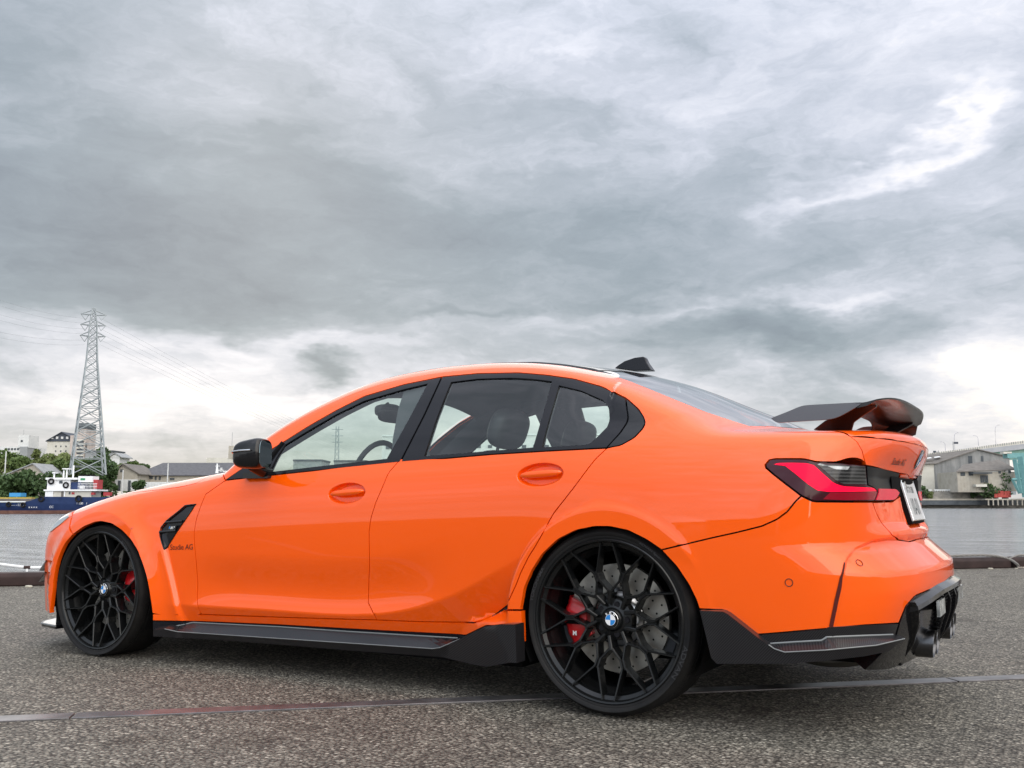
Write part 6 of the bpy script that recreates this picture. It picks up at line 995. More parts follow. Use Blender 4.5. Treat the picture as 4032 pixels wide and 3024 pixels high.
e = MB(); e.prism([tuple(p) for p in epp], -.007, .007, lambda a, b_, c: (a, -.615 + c + (b_ - 1.10) * .75, b_)); wp = e.build('wing_endplate', M['plate_satin'], wing, bevel=.002); mirror_copy(wp, wing)
# swan-neck arms: carry blade from the lid
arm = [(3.515, 1.053), (3.565, 1.085), (3.64, 1.108), (3.68, 1.140), (3.76, 1.150), (3.755, 1.125), (3.70, 1.095), (3.668, 1.075), (3.65, 1.035)]
for s in (-1, 1):
    a_ = MB(); a_.prism(arm, -.011, .011, lambda a, b_, c, s=s: (a, s * (.43 + (b_ - 1.05) * .55) + c, b_)); a_.build('wing_arm', M['wingblack'], wing, bevel=.004)
    c_ = MB(); n = 9; V = []; F_ = []
    for i in range(n):
        t = i / (n - 1); a = R_(90 * t)
        y = s * (.585 + .035 * math.sin(a)); z0 = 1.112 - .05 * (1 - math.cos(a)); 
        V += [(3.545, y, z0), (3.66, y * 1.0, z0 + .012), (3.765 - .02 * t, y, z0 + .026), (3.66, y - s * .012, z0)]
    for i in range(n - 1):
        for j in range(4): F_.append((4 * i + j, 4 * i + (j + 1) % 4, 4 * i + 4 + (j + 1) % 4, 4 * i + 4 + j))
    if s > 0: c_.add(V, F_).build('wing_tip', M['wingblack'], wing, True)
# ---------------------------------------------------------------- interior
MB().prism([(.55, -.80), (3.3, -.80), (3.3, .80), (.55, .80)], .22, .30).build('cabin_floor', M['lining'], car)
panel('headliner', 'roof_panel', M['lining'], car, h=.05, off=-.06, gap=-.05, fl=0)
dshb = MB(); V, F_ = rbox((.98, 0, .86), (.55, 1.42, .17), 3.2); dshb.add(V, F_); dshb.build('dashboard', M['lining'], car, True)
stw = MB(); tor = [Vector((1.34, -.37, .90)) + Vector((.05 * math.sin(t) * 1.0, .18 * math.cos(t), .175 * math.sin(t))) for t in np.linspace(0, 2 * math.pi, 33)]
stw.tube(tor, .014, 8, cap=False); stw.tube([(1.15, -.37, .86), (1.34, -.37, .90)], .05, 10); stw.build('steering_wheel', M['lining'], car, True)
for x, ys_, w_ in ((1.98, (-.37, .37), .50), (2.62, (-.38, .38), .62)):
    for y in ys_:
        s = MB(); tilt = R_(20); ax = (Vector((math.cos(tilt), 0, -math.sin(tilt))), Vector((0, 1, 0)), Vector((math.sin(tilt), 0, math.cos(tilt))))
        V, F_ = rbox((x, y, .72), (.14, w_, .62), 3.4, ax=ax); s.add(V, F_); V, F_ = rbox((x - .28, y, .44), (.52, w_, .16), 3.4); s.add(V, F_)
        o = s.build('seat', M['seat'], car, True)
        h_ = MB(); V, F_ = rbox((x + .135, y, 1.115), (.11, .27, .19), 3.0, ax=ax); h_.add(V, F_); h_.tube([(x + .10, y - .05, 1.0), (x + .12, y - .05, 1.08)], .008, 6); h_.tube([(x + .10, y + .05, 1.0), (x + .12, y + .05, 1.08)], .008, 6)
        h_.build('headrest', M['seat'] if x < 2.3 else M['seatl'], o, True)
im = MB(); V, F_ = rbox((1.16, 0, 1.245), (.05, .24, .07), 3.2); im.add(V, F_); im.tube([(1.16, 0, 1.27), (1.12, 0, 1.32)], .012, 8); im.build('interior_mirror', M['matte'], car, True)
cam_ = MB(); V, F_ = rbox((1.10, .03, 1.285), (.14, .10, .07), 3.2); cam_.add(V, F_); cam_.build('camera_housing', M['matte'], car, True)
# lining behind the outer skin, open at the windows
ring = [(.30, .55), (.95, .96), (1.15, 1.13), (1.35, 1.235), (1.6, 1.315), (1.9, 1.375), (2.3, 1.375), (2.6, 1.335), (2.9, 1.22), (3.1, 1.10), (3.4, .95), (3.4, .72), (3.1, .73), (2.857, .74), (2.6, .68), (2.45, .55), (2.42, .20), (.48, .20), (.46, .45)]
il = panel('side_lining', None, M['lining'], car, h=.035, off=-.022, gap=0, fl=0, kind='side', loop=[(x, -.8, z) for x, z in ring], holes=('front_door_glass', 'rear_door_glass', 'quarter_glass'), smooth=0)
for p_, nm in (([(-.75, -.62), (-.45, -.84), (-.35, -.84), (-.35, -.5)], 'front_liner'),):
    MB().prism(p_, .16, .62).build(nm, M['matte'], car)
for sg in (1, -1):
    q_ = panel('frame_lining', 'side_frame', M['lining'], car, h=.05, off=-.016, gap=-.003, fl=0)
    bm = bmesh.new(); bm.from_mesh(q_.data); bmesh.ops.delete(bm, geom=[v for v in bm.verts if v.co.z < .95 or v.co.x > 3.2], context='VERTS'); bm.to_mesh(q_.data); bm.free()
    if sg < 0:
        mirror_copy(q_, car); bpy.data.objects.remove(q_)
edge = []
for x in np.concatenate([np.linspace(.86, 1.7, 26), np.linspace(1.75, 2.92, 28)]):
    zt = np.interp(x, [.86, 1.02, 1.12, 1.22, 1.355, 1.495, 1.71, 1.91, 2.11, 2.33, 2.47, 2.61, 2.74, 2.86, 2.925], [.90, 1.000, 1.062, 1.123, 1.198, 1.263, 1.310, 1.334, 1.335, 1.320, 1.298, 1.270, 1.228, 1.170, 1.13])
    p = onside(x, zt, -.016); edge.append(p)
for nm, sg in (('pillar_trim', 1), ('pillar_trim', -1)):
    V = []; F_ = []
    for p in edge:
        wd_ = np.interp(p[0], [.8, 1.1, 1.5, 2.4, 2.9], [.10, .115, .13, .14, .18])
        V += [(p[0], p[1] * sg, p[2] + .012), (p[0] + .008, (p[1] + wd_ * .5) * sg, p[2] - .002), (p[0] - .0, (p[1] + wd_) * sg, p[2] + .03), (p[0] - .0, (p[1] + wd_ + .03) * sg, p[2] + .09)]
    n = len(edge)
    for i in range(n - 1):
        for j in range(3): F_.append((4 * i + j, 4 * i + j + 1, 4 * i + 5 + j, 4 * i + 4 + j))
    ob(nm, V, F_, M['lining'], car, True)
for sg in (1, -1):   # inner centre pillars
    V = []
    for x, z in ((1.95, .90), (1.90, 1.05), (1.86, 1.20), (1.84, 1.33)):
        a = onside(x - .13, z, -.02); b_ = onside(x + .04, z, -.02); V += [(a[0], a[1] * sg, z), (a[0] + .01, (a[1] + .06) * sg, z), (b_[0] - .01, (b_[1] + .06) * sg, z), (b_[0], b_[1] * sg, z)]
    F_ = [(4 * i + j, 4 * i + (j + 1) % 4, 4 * i + 4 + (j + 1) % 4, 4 * i + 4 + j) for i in range(3) for j in range(4)]
    ob('centre_pillar_trim', V, F_, M['lining'], car)
    V = []
    for x0, x1, z in ((2.86, 3.25, .95), (2.84, 3.15, 1.05), (2.80, 3.02, 1.15), (2.72, 2.9, 1.26)):
        a = onside(x0, z, -.03); b_ = onside(x1, z, -.03); V += [(a[0], (a[1] + .0) * sg, z), (a[0], (a[1] + .10) * sg, z), (b_[0], (b_[1] + .12) * sg, z), (b_[0], b_[1] * sg, z)]
    F_ = [(4 * i + j, 4 * i + (j + 1) % 4, 4 * i + 4 + (j + 1) % 4, 4 * i + 4 + j) for i in range(3) for j in range(4)]
    ob('rear_pillar_trim', V, F_, M['lining'], car)
# ---------------------------------------------------------------- wheels
def make_wheel(name, R, wd, y_face, steer=0):
    """wheel with its outer face at y = -wd/2 of its own frame, axis along y; rim 21 inch"""
    t = bpy.data.objects.new(name, None); COL.objects.link(t); t.parent = car
    RR = .2940
    o = lambda a, b_, c: (a, c, b_)   # (x, y, z) from (rcos, rsin, axial)
    f0 = -wd / 2
    # tyre
    pr = [(RR - .004, f0 + .020), (RR + .003, f0 + .008), (RR + .009, f0 + .004), (RR + .014, f0 + .004), (RR + .018, f0 + .0), (RR + .028, f0 - .002), (R - .018, f0 + .006), (R - .009, f0 + .016), (R - .004, f0 + .026), (R, f0 + .045), (R, f0 + .062), (R - .006, f0 + .063), (R - .006, f0 + .070), (R, f0 + .071), (R + .001, 0), (R, -f0 - .071), (R - .006, -f0 - .070), (R - .006, -f0 - .063), (R, -f0 - .062), (R, -f0 - .045), (R - .009, -f0 - .016), (RR + .02, -f0), (RR - .004, -f0 - .02)]
    ty = MB().lathe(pr, 128, o).build('tyre', M['rubber'], t, True)
    gr = MB()
    for k in range(72):
        a = 2 * math.pi * k / 72; c, s = math.cos(a), math.sin(a)
        for yy, ln, tw in ((f0 + .049, .022, .10), (-f0 - .049, .022, -.10)):
            ax = (Vector((-s, 0, c)), Vector((c, 0, s)), Vector((0, 1, 0)))
            rc = R - .0035 if abs(yy) < -f0 - .04 else R - .005
            gr.box((c * (R - .0008), yy, s * (R - .0008)), (.0035, ln, .0022), ax=(ax[0], ax[2], ax[1]))
    g1 = gr.build('tread_groove', M['hole'], t); g1['kind'] = 'stuff'
    # rim barrel and lip
    pr = [(RR + .004, f0 + .012), (RR + .004, f0 + .006), (RR, f0 + .003), (RR - .006, f0 + .005), (RR - .010, f0 + .013), (RR - .011, f0 + .020), (RR - .024, f0 + .028), (RR - .027, f0 + .045), (RR - .028, f0 + .060), (RR - .045, f0 + .080), (RR - .047, f0 + .12), (RR - .052, -f0 - .03), (RR - .01, -f0 - .012), (RR + .004, -f0 - .012)]
    MB().lathe(pr, 128, o).build('rim_barrel', M['rim'], t, True)
    # spokes
    sp_ = MB()
    def seg(r0, a0, y0, r1, a1, y1, w0, w1, dp=.050):
        p0 = Vector((r0 * math.cos(a0), y0, r0 * math.sin(a0))); p1 = Vector((r1 * math.cos(a1), y1, r1 * math.sin(a1)))
        d = (p1 - p0).normalized(); n = Vector((0, -1, 0)); s = d.cross(n).normalized(); V = []
        for p, w_ in ((p0, w0), (p1, w1)):
            for a, b_ in ((-w_ * .5, 0), (-w_ * .28, .0028), (w_ * .28, .0028), (w_ * .5, 0), (w_ * .72, -dp), (-w_ * .72, -dp)): V.append(p + s * a + n * b_)
        F_ = [(i, (i + 1) % 6, 6 + (i + 1) % 6, 6 + i) for i in range(6)] + [(5, 4, 3, 2, 1, 0), (6, 7, 8, 9, 10, 11)]
        sp_.add(V, F_)
    D36 = R_(36); ph = R_(90)
    yn, yi, yh = f0 + .030, f0 + .040, f0 + .046
    for k in range(10):
        a = ph + D36 * (k + .5)
        for s in (-1, 1):
            seg(RR - .010, a + s * R_(13.2), f0 + .012, RR * .605, a + s * R_(2.0), yn, .0070, .0088, .038)   # outer V
            seg(RR * .605, a + s * R_(2.0), yn, RR * .50, a + s * R_(2.4), yn + .004, .0088, .009, .045)
            bj = ph + D36 * (k + (0 if s < 0 else 1))
            seg(RR * .50, a + s * R_(2.4), yn + .004, RR * .355, bj - s * R_(3.0), yi, .009, .010, .045)   # inner V
        sp_.box((RR * .56 * math.cos(a), yn + .018, RR * .56 * math.sin(a)), (.038, .030, .016), ax=(Vector((math.cos(a), 0, math.sin(a))), Vector((0, 1, 0)), Vector((-math.sin(a), 0, math.cos(a)))))
        b_ = ph + D36 * k; j = round(k / 2 - .01); hb = ph + R_(72) * (k // 2) + (R_(10) if k % 2 == 0 else R_(26))
        seg(RR * .37, b_, yi, RR * .20, hb, yh, .016, .012, .045)
    sp_.build('rim_spokes', M['rim'], t)
    hb = MB(); hb.lathe([(0.0001, f0 + .044), (.036, f0 + .044), (.040, f0 + .048), (.044, f0 + .056), (.075, f0 + .066), (.080, f0 + .10), (.0001, f0 + .10)], 48, o); hb.build('rim_hub', M['rim'], t, True)
    for k in range(5):
        a = ph + R_(72 * k + 54); q = MB(); q.lathe([(.0001, f0 + .058), (.011, f0 + .058), (.013, f0 + .064), (.013, f0 + .08)], 12, lambda x, z, c, a=a: (.056 * math.cos(a) + x, c, .056 * math.sin(a) + z)); q.build('wheel_bolt', M['trim'], t, True)
    # valve
    a = R_(62); MB().tube([((RR - .055) * math.cos(a), f0 + .035, (RR - .055) * math.sin(a)), ((RR - .04) * math.cos(a + .02), f0 + .055, (RR - .04) * math.sin(a + .02))], [.003, .004], 8).build('tyre_valve', M['chrome'], t)
    return t
def tyre_text(t, s, size, R0, a0, f0, sgn=1, track=1.0):
    V, F_ = text_mesh(s, size, 'CENTER', font_off=.0003); P = []
    for u, v, _ in V:
        if sgn > 0: a = a0 - u * track / R0; r = R0 + v
        else: a = a0 + u * track / R0; r = R0 - v
        P.append((r * math.cos(a), f0 - .0038, r * math.sin(a)))
    ob('tyre_lettering', P, F_, M['letter'], t)
def brakes(t, f0, caliper_ang, bright=True):
    o = lambda a, b_, c: (a, c, b_)
    d = MB().lathe([(.105, f0 + .115), (.201, f0 + .115), (.201, f0 + .140), (.105, f0 + .140)], 72, o).build('brake_disc', M['disc'], t, True)
    h = MB()
    for k in range(60):
        r = (.128, .155, .182)[k % 3]; a = 2 * math.pi * k / 60 + (k % 3) * .05
        h.prism([(r * math.cos(a) + .0042 * math.cos(q), r * math.sin(a) + .0042 * math.sin(q)) for q in np.linspace(0, 2 * math.pi, 9)[:-1]], f0 + .1142, f0 + .1146, lambda x, z, y: (x, y, z))
    hh = h.build('disc_holes', M['hole'], t); hh['kind'] = 'stuff'
    MB().lathe([(.0001, f0 + .095), (.070, f0 + .095), (.088, f0 + .105), (.100, f0 + .116)], 48, o).build('disc_bell', M['hubm'], t, True)
    # caliper: an arc block gripping the disc
    c = MB(); V = []; F_ = []; a0, a1 = R_(caliper_ang - 27), R_(caliper_ang + 27); n = 12
    sec = [(.118, f0 + .080), (.150, f0 + .074), (.202, f0 + .084), (.216, f0 + .100), (.216, f0 + .160), (.118, f0 + .160)]
    for i in range(n + 1):
        a = a0 + (a1 - a0) * i / n; gpz = .0 if 3 <= i <= 9 else .006
        for r, y in sec: V.append(((r - gpz * .5) * math.cos(a), y + gpz, (r - gpz * .5) * math.sin(a)))
    for i in range(n):
        for j in range(6): F_.append((6 * i + j, 6 * i + (j + 1) % 6, 6 * i + 6 + (j + 1) % 6, 6 * i + 6 + j))
    F_ += [tuple(range(6)), tuple(6 * n + 5 - j for j in range(6))]
    c.add(V, F_).build('brake_caliper', M['red'], t, True, bevel=.003)
    ca = R_(caliper_ang)
    MB().box((.165 * math.cos(ca), f0 + .078, .165 * math.sin(ca)), (.070, .016, .022)).build('caliper_bridge', M['matte'], t)
    V, F_ = text_mesh('M', .022, 'CENTER', font_off=.001); ca = R_(caliper_ang)
    ob('caliper_letter', [(.165 * math.cos(ca) + u, f0 + .0725, .165 * math.sin(ca) + v - .052) for u, v, _ in V], F_, M['white'], t)
wr = make_wheel('rear_wheel', .3430, .285, 0); brakes(wr, -.1425, 186)
tyre_text(wr, 'YOKOHAMA', .019, .309, R_(157), -.1425, 1, 1.25); tyre_text(wr, 'ADVAN', .024, .306, R_(-24), -.1425, 1, 1.5); tyre_text(wr, 'ADVAN Sport', .012, .313, R_(55), -.1425, 1, 1.4)
wf_ = make_wheel('front_wheel', .3320, .275, 0); brakes(wf_, -.1375, 6)
tyre_text(wf_, 'ADVAN', .020, .303, R_(45), -.1375, 1, 1.5)
def place(t, x, y, z, rot): t.location = (x, y, z); t.rotation_euler = (0, rot, 0)
for t, f0 in ((wr, -.1425), (wf_, -.1375)):
    roundel(t, (0, f0 + .0415, 0), (0, -1, 0), .031)
def copy_tree(o, par):
    c = o.copy(); COL.objects.link(c); c.parent = par
    for ch in list(o.children): copy_tree(ch, c)
    return c
for t, x, z, yw_ in ((wr, XR, ZR, .9335 - .1425), (wf_, 0, ZF, .944 - .1375)):
    c = copy_tree(t, car); c.location = (x, yw_, z); c.rotation_euler = (0, 0, math.pi)
    t.location = (x, -yw_, z)
# wheel wells
for x, z, r in ((XR, ZR, .372), (0.0, ZF, .385)):
    for s in (-1, 1):
        V = []; F_ = []; n = 28
        for i in range(n + 1):
            a = R_(-28 + 236 * i / n); V += [(x + r * math.cos(a), s * .915, z + r * math.sin(a)), (x + r * math.cos(a), s * .58, z + r * math.sin(a))]
        for i in range(n): F_.append((2 * i, 2 * i + 2, 2 * i + 3, 2 * i + 1))
        F_.append(tuple(2 * i + 1 for i in range(n + 1)))
        ob('wheel_well', V, F_, M['matte'], car)
# mirrored parts of the far side
for o in (fender, fdoor, rdoor, frame, sill, la, lc, rs, ss, hl, il): twin(o)
for o in can: mirror_copy(o, car)
mm2 = bpy.data.objects.new('door_mirror', None); COL.objects.link(mm2); mm2.parent = car
for ch in list(mr.children): mirror_copy(ch, mm2)

# ================================================================ THE FAR BANKS
F2 = Vector((math.sin(YAW), math.cos(YAW), 0)); R2 = Vector((math.cos(YAW), -math.sin(YAW), 0)); C0 = Vector((CAM[0], CAM[1], 0))
BANG = math.atan2(R2.y, R2.x)
def B_(lat, D, z=0.): return C0 + R2 * lat + F2 * D + Vector((0, 0, z))
HZ = 1976.6; KK = 1 / 3781.16
def LX(px, D): return (px - 2016) * KK * D * .9925
def LZ(py, D): return CAM[2] + D * math.tan(math.atan((1512 - py) * KK) + PITCH)
GZ = .6
def LX2(px, py, D): return (px - 2016) * KK * (D * math.cos(PITCH) + (LZ(py, D) - CAM[2]) * math.sin(PITCH))
M['soil'] = mat('bank_soil', (.10, .11, .06), .95, fn=noisy((.05, .065, .025), (.16, .15, .10), .3))
# one land sheet beyond the water, its near edge bending from the left bank to the right one
DL, DR = 262, 440
ls = [(-900, DL), (-90, DL), (-40, 300), (80, 400), (120, DR), (900, DR)]
V = [B_(x, d, GZ) for x, d in ls] + [B_(2600, 2800, GZ), B_(-2600, 2800, GZ)]
ld = ob('far_bank', V, [tuple(range(8))], M['soil']); ld['kind'] = 'structure'
M['oldc'] = mat('stained_concrete', (.2, .19, .17), .9, fn=noisy((.10, .098, .088), (.27, .26, .235), .35, (1, 1, 3)))
for i in range(5):
    (x0, d0), (x1, d1) = ls[i], ls[i + 1]; a, b_ = B_(x0, d0, 0), B_(x1, d1, 0)
    h = GZ + .02
    V = [(a.x, a.y, WZ - .5), (b_.x, b_.y, WZ - .5), (b_.x, b_.y, h), (a.x, a.y, h)]
    f2_ = F2 * .8; V += [tuple(Vector(v) + f2_) for v in V]
    o = MB().add(V, [(0, 1, 2, 3), (7, 6, 5, 4), (3, 2, 6, 7), (1, 0, 4, 5), (0, 3, 7, 4), (1, 5, 6, 2)]).build('bank_wall', M['oldc']); o['kind'] = 'structure'
def noisec(name, c1, c2, sc_=.4, st=(1, 1, 1), rough=.85): M[name] = mat(name, c1, rough, fn=noisy(c1, c2, sc_, st))
noisec('beige_wall', (.33, .30, .25), (.45, .42, .36)); noisec('grey_sheet', (.17, .175, .175), (.29, .29, .285), .5, (1, 1, .25)); noisec('slate_roof', (.065, .066, .075), (.12, .12, .13), 1.2)
noisec('brown_roof', (.11, .10, .09), (.18, .165, .15), .5, (1, 1, 1)); noisec('cream_wall', (.52, .50, .44), (.62, .60, .54)); noisec('pale_wall', (.55, .56, .56), (.66, .66, .65))
noisec('pink_wall', (.42, .36, .33), (.55, .48, .44)); noisec('dark_blue_roof', (.045, .055, .075), (.07, .08, .10)); noisec('win', (.05, .06, .07), (.10, .11, .12)); noisec('mid_grey', (.24, .25, .26), (.33, .34, .345))
noisec('tin', (.60, .62, .62), (.72, .73, .73), 1); noisec('teal', (.12, .27, .27), (.17, .34, .34), .6); noisec('seawall', (.16, .155, .14), (.32, .30, .27), .4, (1, 1, 2)); noisec('girder_green', (.17, .31, .27), (.23, .38, .33)); noisec('girder_grey', (.30, .31, .34), (.38, .39, .41))
def wbox(mb, x0, x1, z0, z1, D, dep): c = B_((x0 + x1) / 2, D + dep / 2, (z0 + z1) / 2); mb.box(tuple(c), (x1 - x0, dep, z1 - z0), BANG); return mb
def pxbox(name, px0, px1, py0, py1, D, dep, m_, par, **k): return wbox(MB(), LX(px0, D), LX(px1, D), LZ(py1, D), LZ(py0, D), D, dep).build(name, M[m_], par, **k)
def windows(par, D, cells, m_='win', nm='window'):
    """each far window is a shallow box proud of the wall; cells: px rectangles"""
    for (a, b_, c, d) in cells: pxbox(nm, a, c, b_, d, D - .12, .2, m_, par)
def gabled(par, px0, px1, pe, pr, pb, D, dep, wall, roof, axis='x', px_r=None):
    """building with a ridge; axis 'x': ridge runs across the picture; 'y': gable faces us"""
    x0, x1 = LX(px0, D), LX(px1, D); ze, zr, zb = LZ(pe, D), LZ(pr, D), LZ(pb, D)
    if axis == 'x':
        wbox(MB(), x0, x1, zb, ze, D, dep).build('wall', M[wall], par)
        hip = px_r or 0; o = .6
        A = [B_(x0 - o, D - o, ze), B_(x1 + o, D - o, ze), B_(x1 + o, D + dep + o, ze), B_(x0 - o, D + dep + o, ze), B_(x0 + hip, D + dep / 2, zr), B_(x1, D + dep / 2, zr)]
        MB().add(A + [v + Vector((0, 0, -.3)) for v in A[:4]], [(0, 1, 5, 4), (2, 3, 4, 5), (3, 0, 4), (1, 2, 5), (0, 6, 7, 1), (3, 9, 6, 0), (9, 8, 7, 6)]).build('roof', M[roof], par)
    else:
        xr = LX(px_r, D) if px_r else (x0 + x1) / 2
        poly = [(x0, zb), (x1, zb), (x1, ze), (xr, zr), (x0, ze)]
        MB().prism(poly, 0, dep, lambda a, b_, c: tuple(B_(a, D + c, b_))).build('wall', M[wall], par)
        t_ = .35
        MB().prism([(x0 - .8, ze - .3), (xr, zr + .05), (xr, zr + t_ + .05), (x0 - .8, ze - .3 + t_)], -.6, dep + .6, lambda a, b_, c: tuple(B_(a, D + c, b_))).build('roof_slope', M[roof], par)
        MB().prism([(xr, zr + .05), (x1 + .8, ze - .3), (x1 + .8, ze - .3 + t_), (xr, zr + t_ + .05)], -.6, dep + .6, lambda a, b_, c: tuple(B_(a, D + c, b_))).build('roof_slope', M[roof], par)
def bld(label, cat='building', nm='building'):
    o = bpy.data.objects.new(nm, None); COL.objects.link(o); return tag(o, label, cat)
# --- left bank
b1_ = bld('cream apartment block with dark blue gabled top storey, behind the pylon legs'); D = 430
pxbox('wall', 172, 290, 1734, 1830, D, 14, 'cream_wall', b1_); gabled(b1_, 174, 290, 1734, 1701, 1736, D - .3, 14, 'dark_blue_roof', 'dark_blue_roof', 'y', 228)
for k in range(4): pxbox('round_window', 185 + k * 20, 194 + k * 20, 1717, 1726, D - .5, .3, 'pale_wall', b1_)
windows(b1_, D, [(204 + i * 20, 1752 + j * 19, 209 + i * 20, 1758 + j * 19) for i in range(4) for j in range(4)])
b2_ = bld('pinkish stair tower with dark louvred top, right of the dark-roofed block'); D = 420
pxbox('wall', 283, 324, 1684, 1830, D, 10, 'pink_wall', b2_); pxbox('tower_cap', 285, 324, 1663, 1686, D - .3, 9.8, 'win', b2_); pxbox('side_wall', 262, 283, 1712, 1830, D + 1, 9, 'pink_wall', b2_)
for k in range(6): pxbox('stair_landing', 288, 318, 1728 + k * 15, 1734 + k * 15, D - .4, .6, 'cream_wall', b2_); pxbox('stair_opening', 290, 316, 1735 + k * 15, 1741 + k * 15, D - .2, .4, 'win', b2_)
pxbox('downpipe', 322, 327, 1740, 1820, D - .2, 1, 'brown_roof', b2_)
b3_ = bld('white building with a square roof tower at the far left edge'); D = 470
pxbox('wall', -40, 88, 1756, 1830, D, 20, 'pale_wall', b3_); pxbox('roof_tower', 57, 98, 1711, 1760, D - .5, 10, 'pale_wall', b3_); windows(b3_, D, [(5 + i * 12, 1762, 13 + i * 12, 1770) for i in range(6)]); windows(b3_, D - .5, [(66, 1730, 74, 1738)])
pxbox('lower_wall', 64, 94, 1756, 1806, D - 1, 10, 'mid_grey', b3_)
MB().tube([B_(LX(76, D), D, LZ(1712, D)), B_(LX(76, D), D, LZ(1690, D))], .12, 4).build('mast', M['mid_grey'], b3_)
b4_ = bld('low dark-roofed grey block half hidden by the tall tree'); D = 400
pxbox('wall', 325, 432, 1775, 1830, D, 12, 'mid_grey', b4_); pxbox('parapet', 324, 434, 1771, 1777, D - .5, 13, 'win', b4_)
b5_ = bld('small white house on the slope right of the tall tree'); D = 380
pxbox('wall', 425, 462, 1795, 1830, D, 10, 'pale_wall', b5_); gabled(b5_, 424, 465, 1798, 1784, 1800, D - .2, 10, 'pale_wall', 'mid_grey', 'y')
b6_ = bld('small beige gabled shed with grey lean-to roof on the left bank'); D = 300
gabled(b6_, -60, 210, 1900, 1826, 1965, D, 12, 'beige_wall', 'mid_grey', 'y', 122)
b7_ = bld('beige gabled warehouse with a white lower storey'); D = 300
gabled(b7_, 432, 535, 1864, 1828, 1930, D, 16, 'beige_wall', 'brown_roof', 'y', 478)
windows(b7_, D, [(467, 1846, 472, 1857), (474, 1846, 479, 1857)]); pxbox('white_cladding', 448, 536, 1886, 1932, D - .3, .4, 'tin', b7_)
for a in (460, 500): pxbox('door_opening', a, a + 10, 1890, 1932, D - .5, .3, 'win', b7_)
b8_ = bld('long dark slate-roofed warehouse behind the bonnet'); D = 310
gabled(b8_, 532, 960, 1869, 1814, 1925, D, 26, 'beige_wall', 'slate_roof', 'x', 3.6)
windows(b8_, D, [(664, 1880, 682, 1888), (577, 1870, 596, 1884), (604, 1869, 612, 1888), (620, 1869, 628, 1888)]); pxbox('awning', 575, 640, 1868, 1872, D - 1, 1, 'brown_roof', b8_)
b9_ = bld('low beige block with a square tower and mast, above the slate roof'); D = 380
pxbox('wall', 806, 940, 1801, 1830, D, 12, 'cream_wall', b9_); pxbox('roof_tower', 892, 930, 1754, 1804, D - .2, 8, 'beige_wall', b9_)
MB().tube([B_(LX(905, D), D, LZ(1755, D)), B_(LX(905, D), D, LZ(1701, D))], .12, 4).build('mast', M['mid_grey'], b9_)
fl_ = bld('low white corrugated fence in front of the warehouses', 'fence', 'fence'); D = 290
for k in range(26): pxbox('fence_panel', 545 + k * 12, 556.5 + k * 12, 1896, 1925, D, .15, 'tin', fl_)
for lab, px, top in (('thin pale pole at the left edge of the bank', 11, 1775), ('thin pale pole in front of the slate roof', 655, 1823), ('short pale pole before the beige gabled warehouse', 478, 1848)):
    D = 285; tag(MB().tube([B_(LX(px, D), D, GZ), B_(LX(px, D), D, LZ(top, D))], .18, 6).build('utility_pole', M['pale_wall']), lab, 'pole')
rd_ = bld('white radar mast of a ship, seen over the bonnet', 'mast', 'radar_mast'); D = 280
MB().tube([B_(LX(849, D), D, LZ(1862, D)), B_(LX(849, D), D, LZ(1823, D))], [.5, .15], 6).build('pole', M['wht'], rd_)
for a, b_, c, d in ((842, 858, 1832, 1835), (844, 872, 1848, 1852), (862, 868, 1840, 1856), (872, 890, 1852, 1858)): pxbox('crossbar', a, b_, c, d, D, .6, 'pale_wall', rd_)

# --- trees: tapered trunk, limbs and a crown of leaf clumps
def leafm(name, a, b_): M[name] = mat(name, a, .7, fn=noisy(a, b_, .9))
leafm('leaf_dark', (.030, .062, .020), (.066, .115, .036)); leafm('leaf_mid', (.055, .095, .022), (.11, .16, .045)); leafm('leaf_olive', (.085, .115, .030), (.15, .18, .060))
M['bark'] = mat('bark', (.08, .06, .045), .9)
def tree(label, lat, D, base, w_, h, leaf, seed, n=1500, conical=.0, group=None):
    rnd = np.random.RandomState(seed); t_ = empty('tree', label, 'tree', tuple(B_(lat, D, base)), group=group)
    tr = MB(); tr.tube([(0, 0, 0), (.1, 0, h * .4), (.2, .1, h * .75)], [w_ * .04 + .15, w_ * .03 + .1, .05], 7)
    nl = 9; cl = []
    for i in range(nl):
        a = rnd.rand() * 6.28; r = w_ * (.14 + .30 * rnd.rand()); z = h * (.30 + .62 * rnd.rand() ** .8)
        r *= (1 - conical * z / h) * math.sqrt(max(.08, 1 - ((z / h - .55) / .52) ** 2))
        p = (r * math.cos(a), r * math.sin(a), z); cl.append((p, w_ * (.20 + .12 * rnd.rand())))
        tr.tube([(0, 0, z * .5), (p[0] * .6, p[1] * .6, z * .85), p], [.12, .07, .03], 5)
    tr.build('trunk', M['bark'], t_)
    cl.append(((0, 0, h * .82), w_ * .24)); cl.append(((0, 0, h * .45), w_ * .34))
    V = []; F_ = []; s0 = max(.4, w_ * .06)
    for k in range(n):
        p, r = cl[rnd.randint(len(cl))]; v = rnd.normal(size=3); v /= np.linalg.norm(v); v *= r * (.55 + .5 * rnd.rand()); v[2] *= .85
        c = np.array(p) + v
        if c[2] < h * .06: continue
        a = rnd.normal(size=3); a /= np.linalg.norm(a); b2 = np.cross(a, rnd.normal(size=3)); b2 /= np.linalg.norm(b2) + 1e-9; s = s0 * (.6 + .9 * rnd.rand())
        i0 = len(V); V += [tuple(c + a * s), tuple(c + b2 * s * .7), tuple(c - a * s * .9), tuple(c - b2 * s * .6)]; F_.append((i0, i0 + 1, i0 + 2, i0 + 3))
    ob('crown', V, F_, M[leaf], t_)
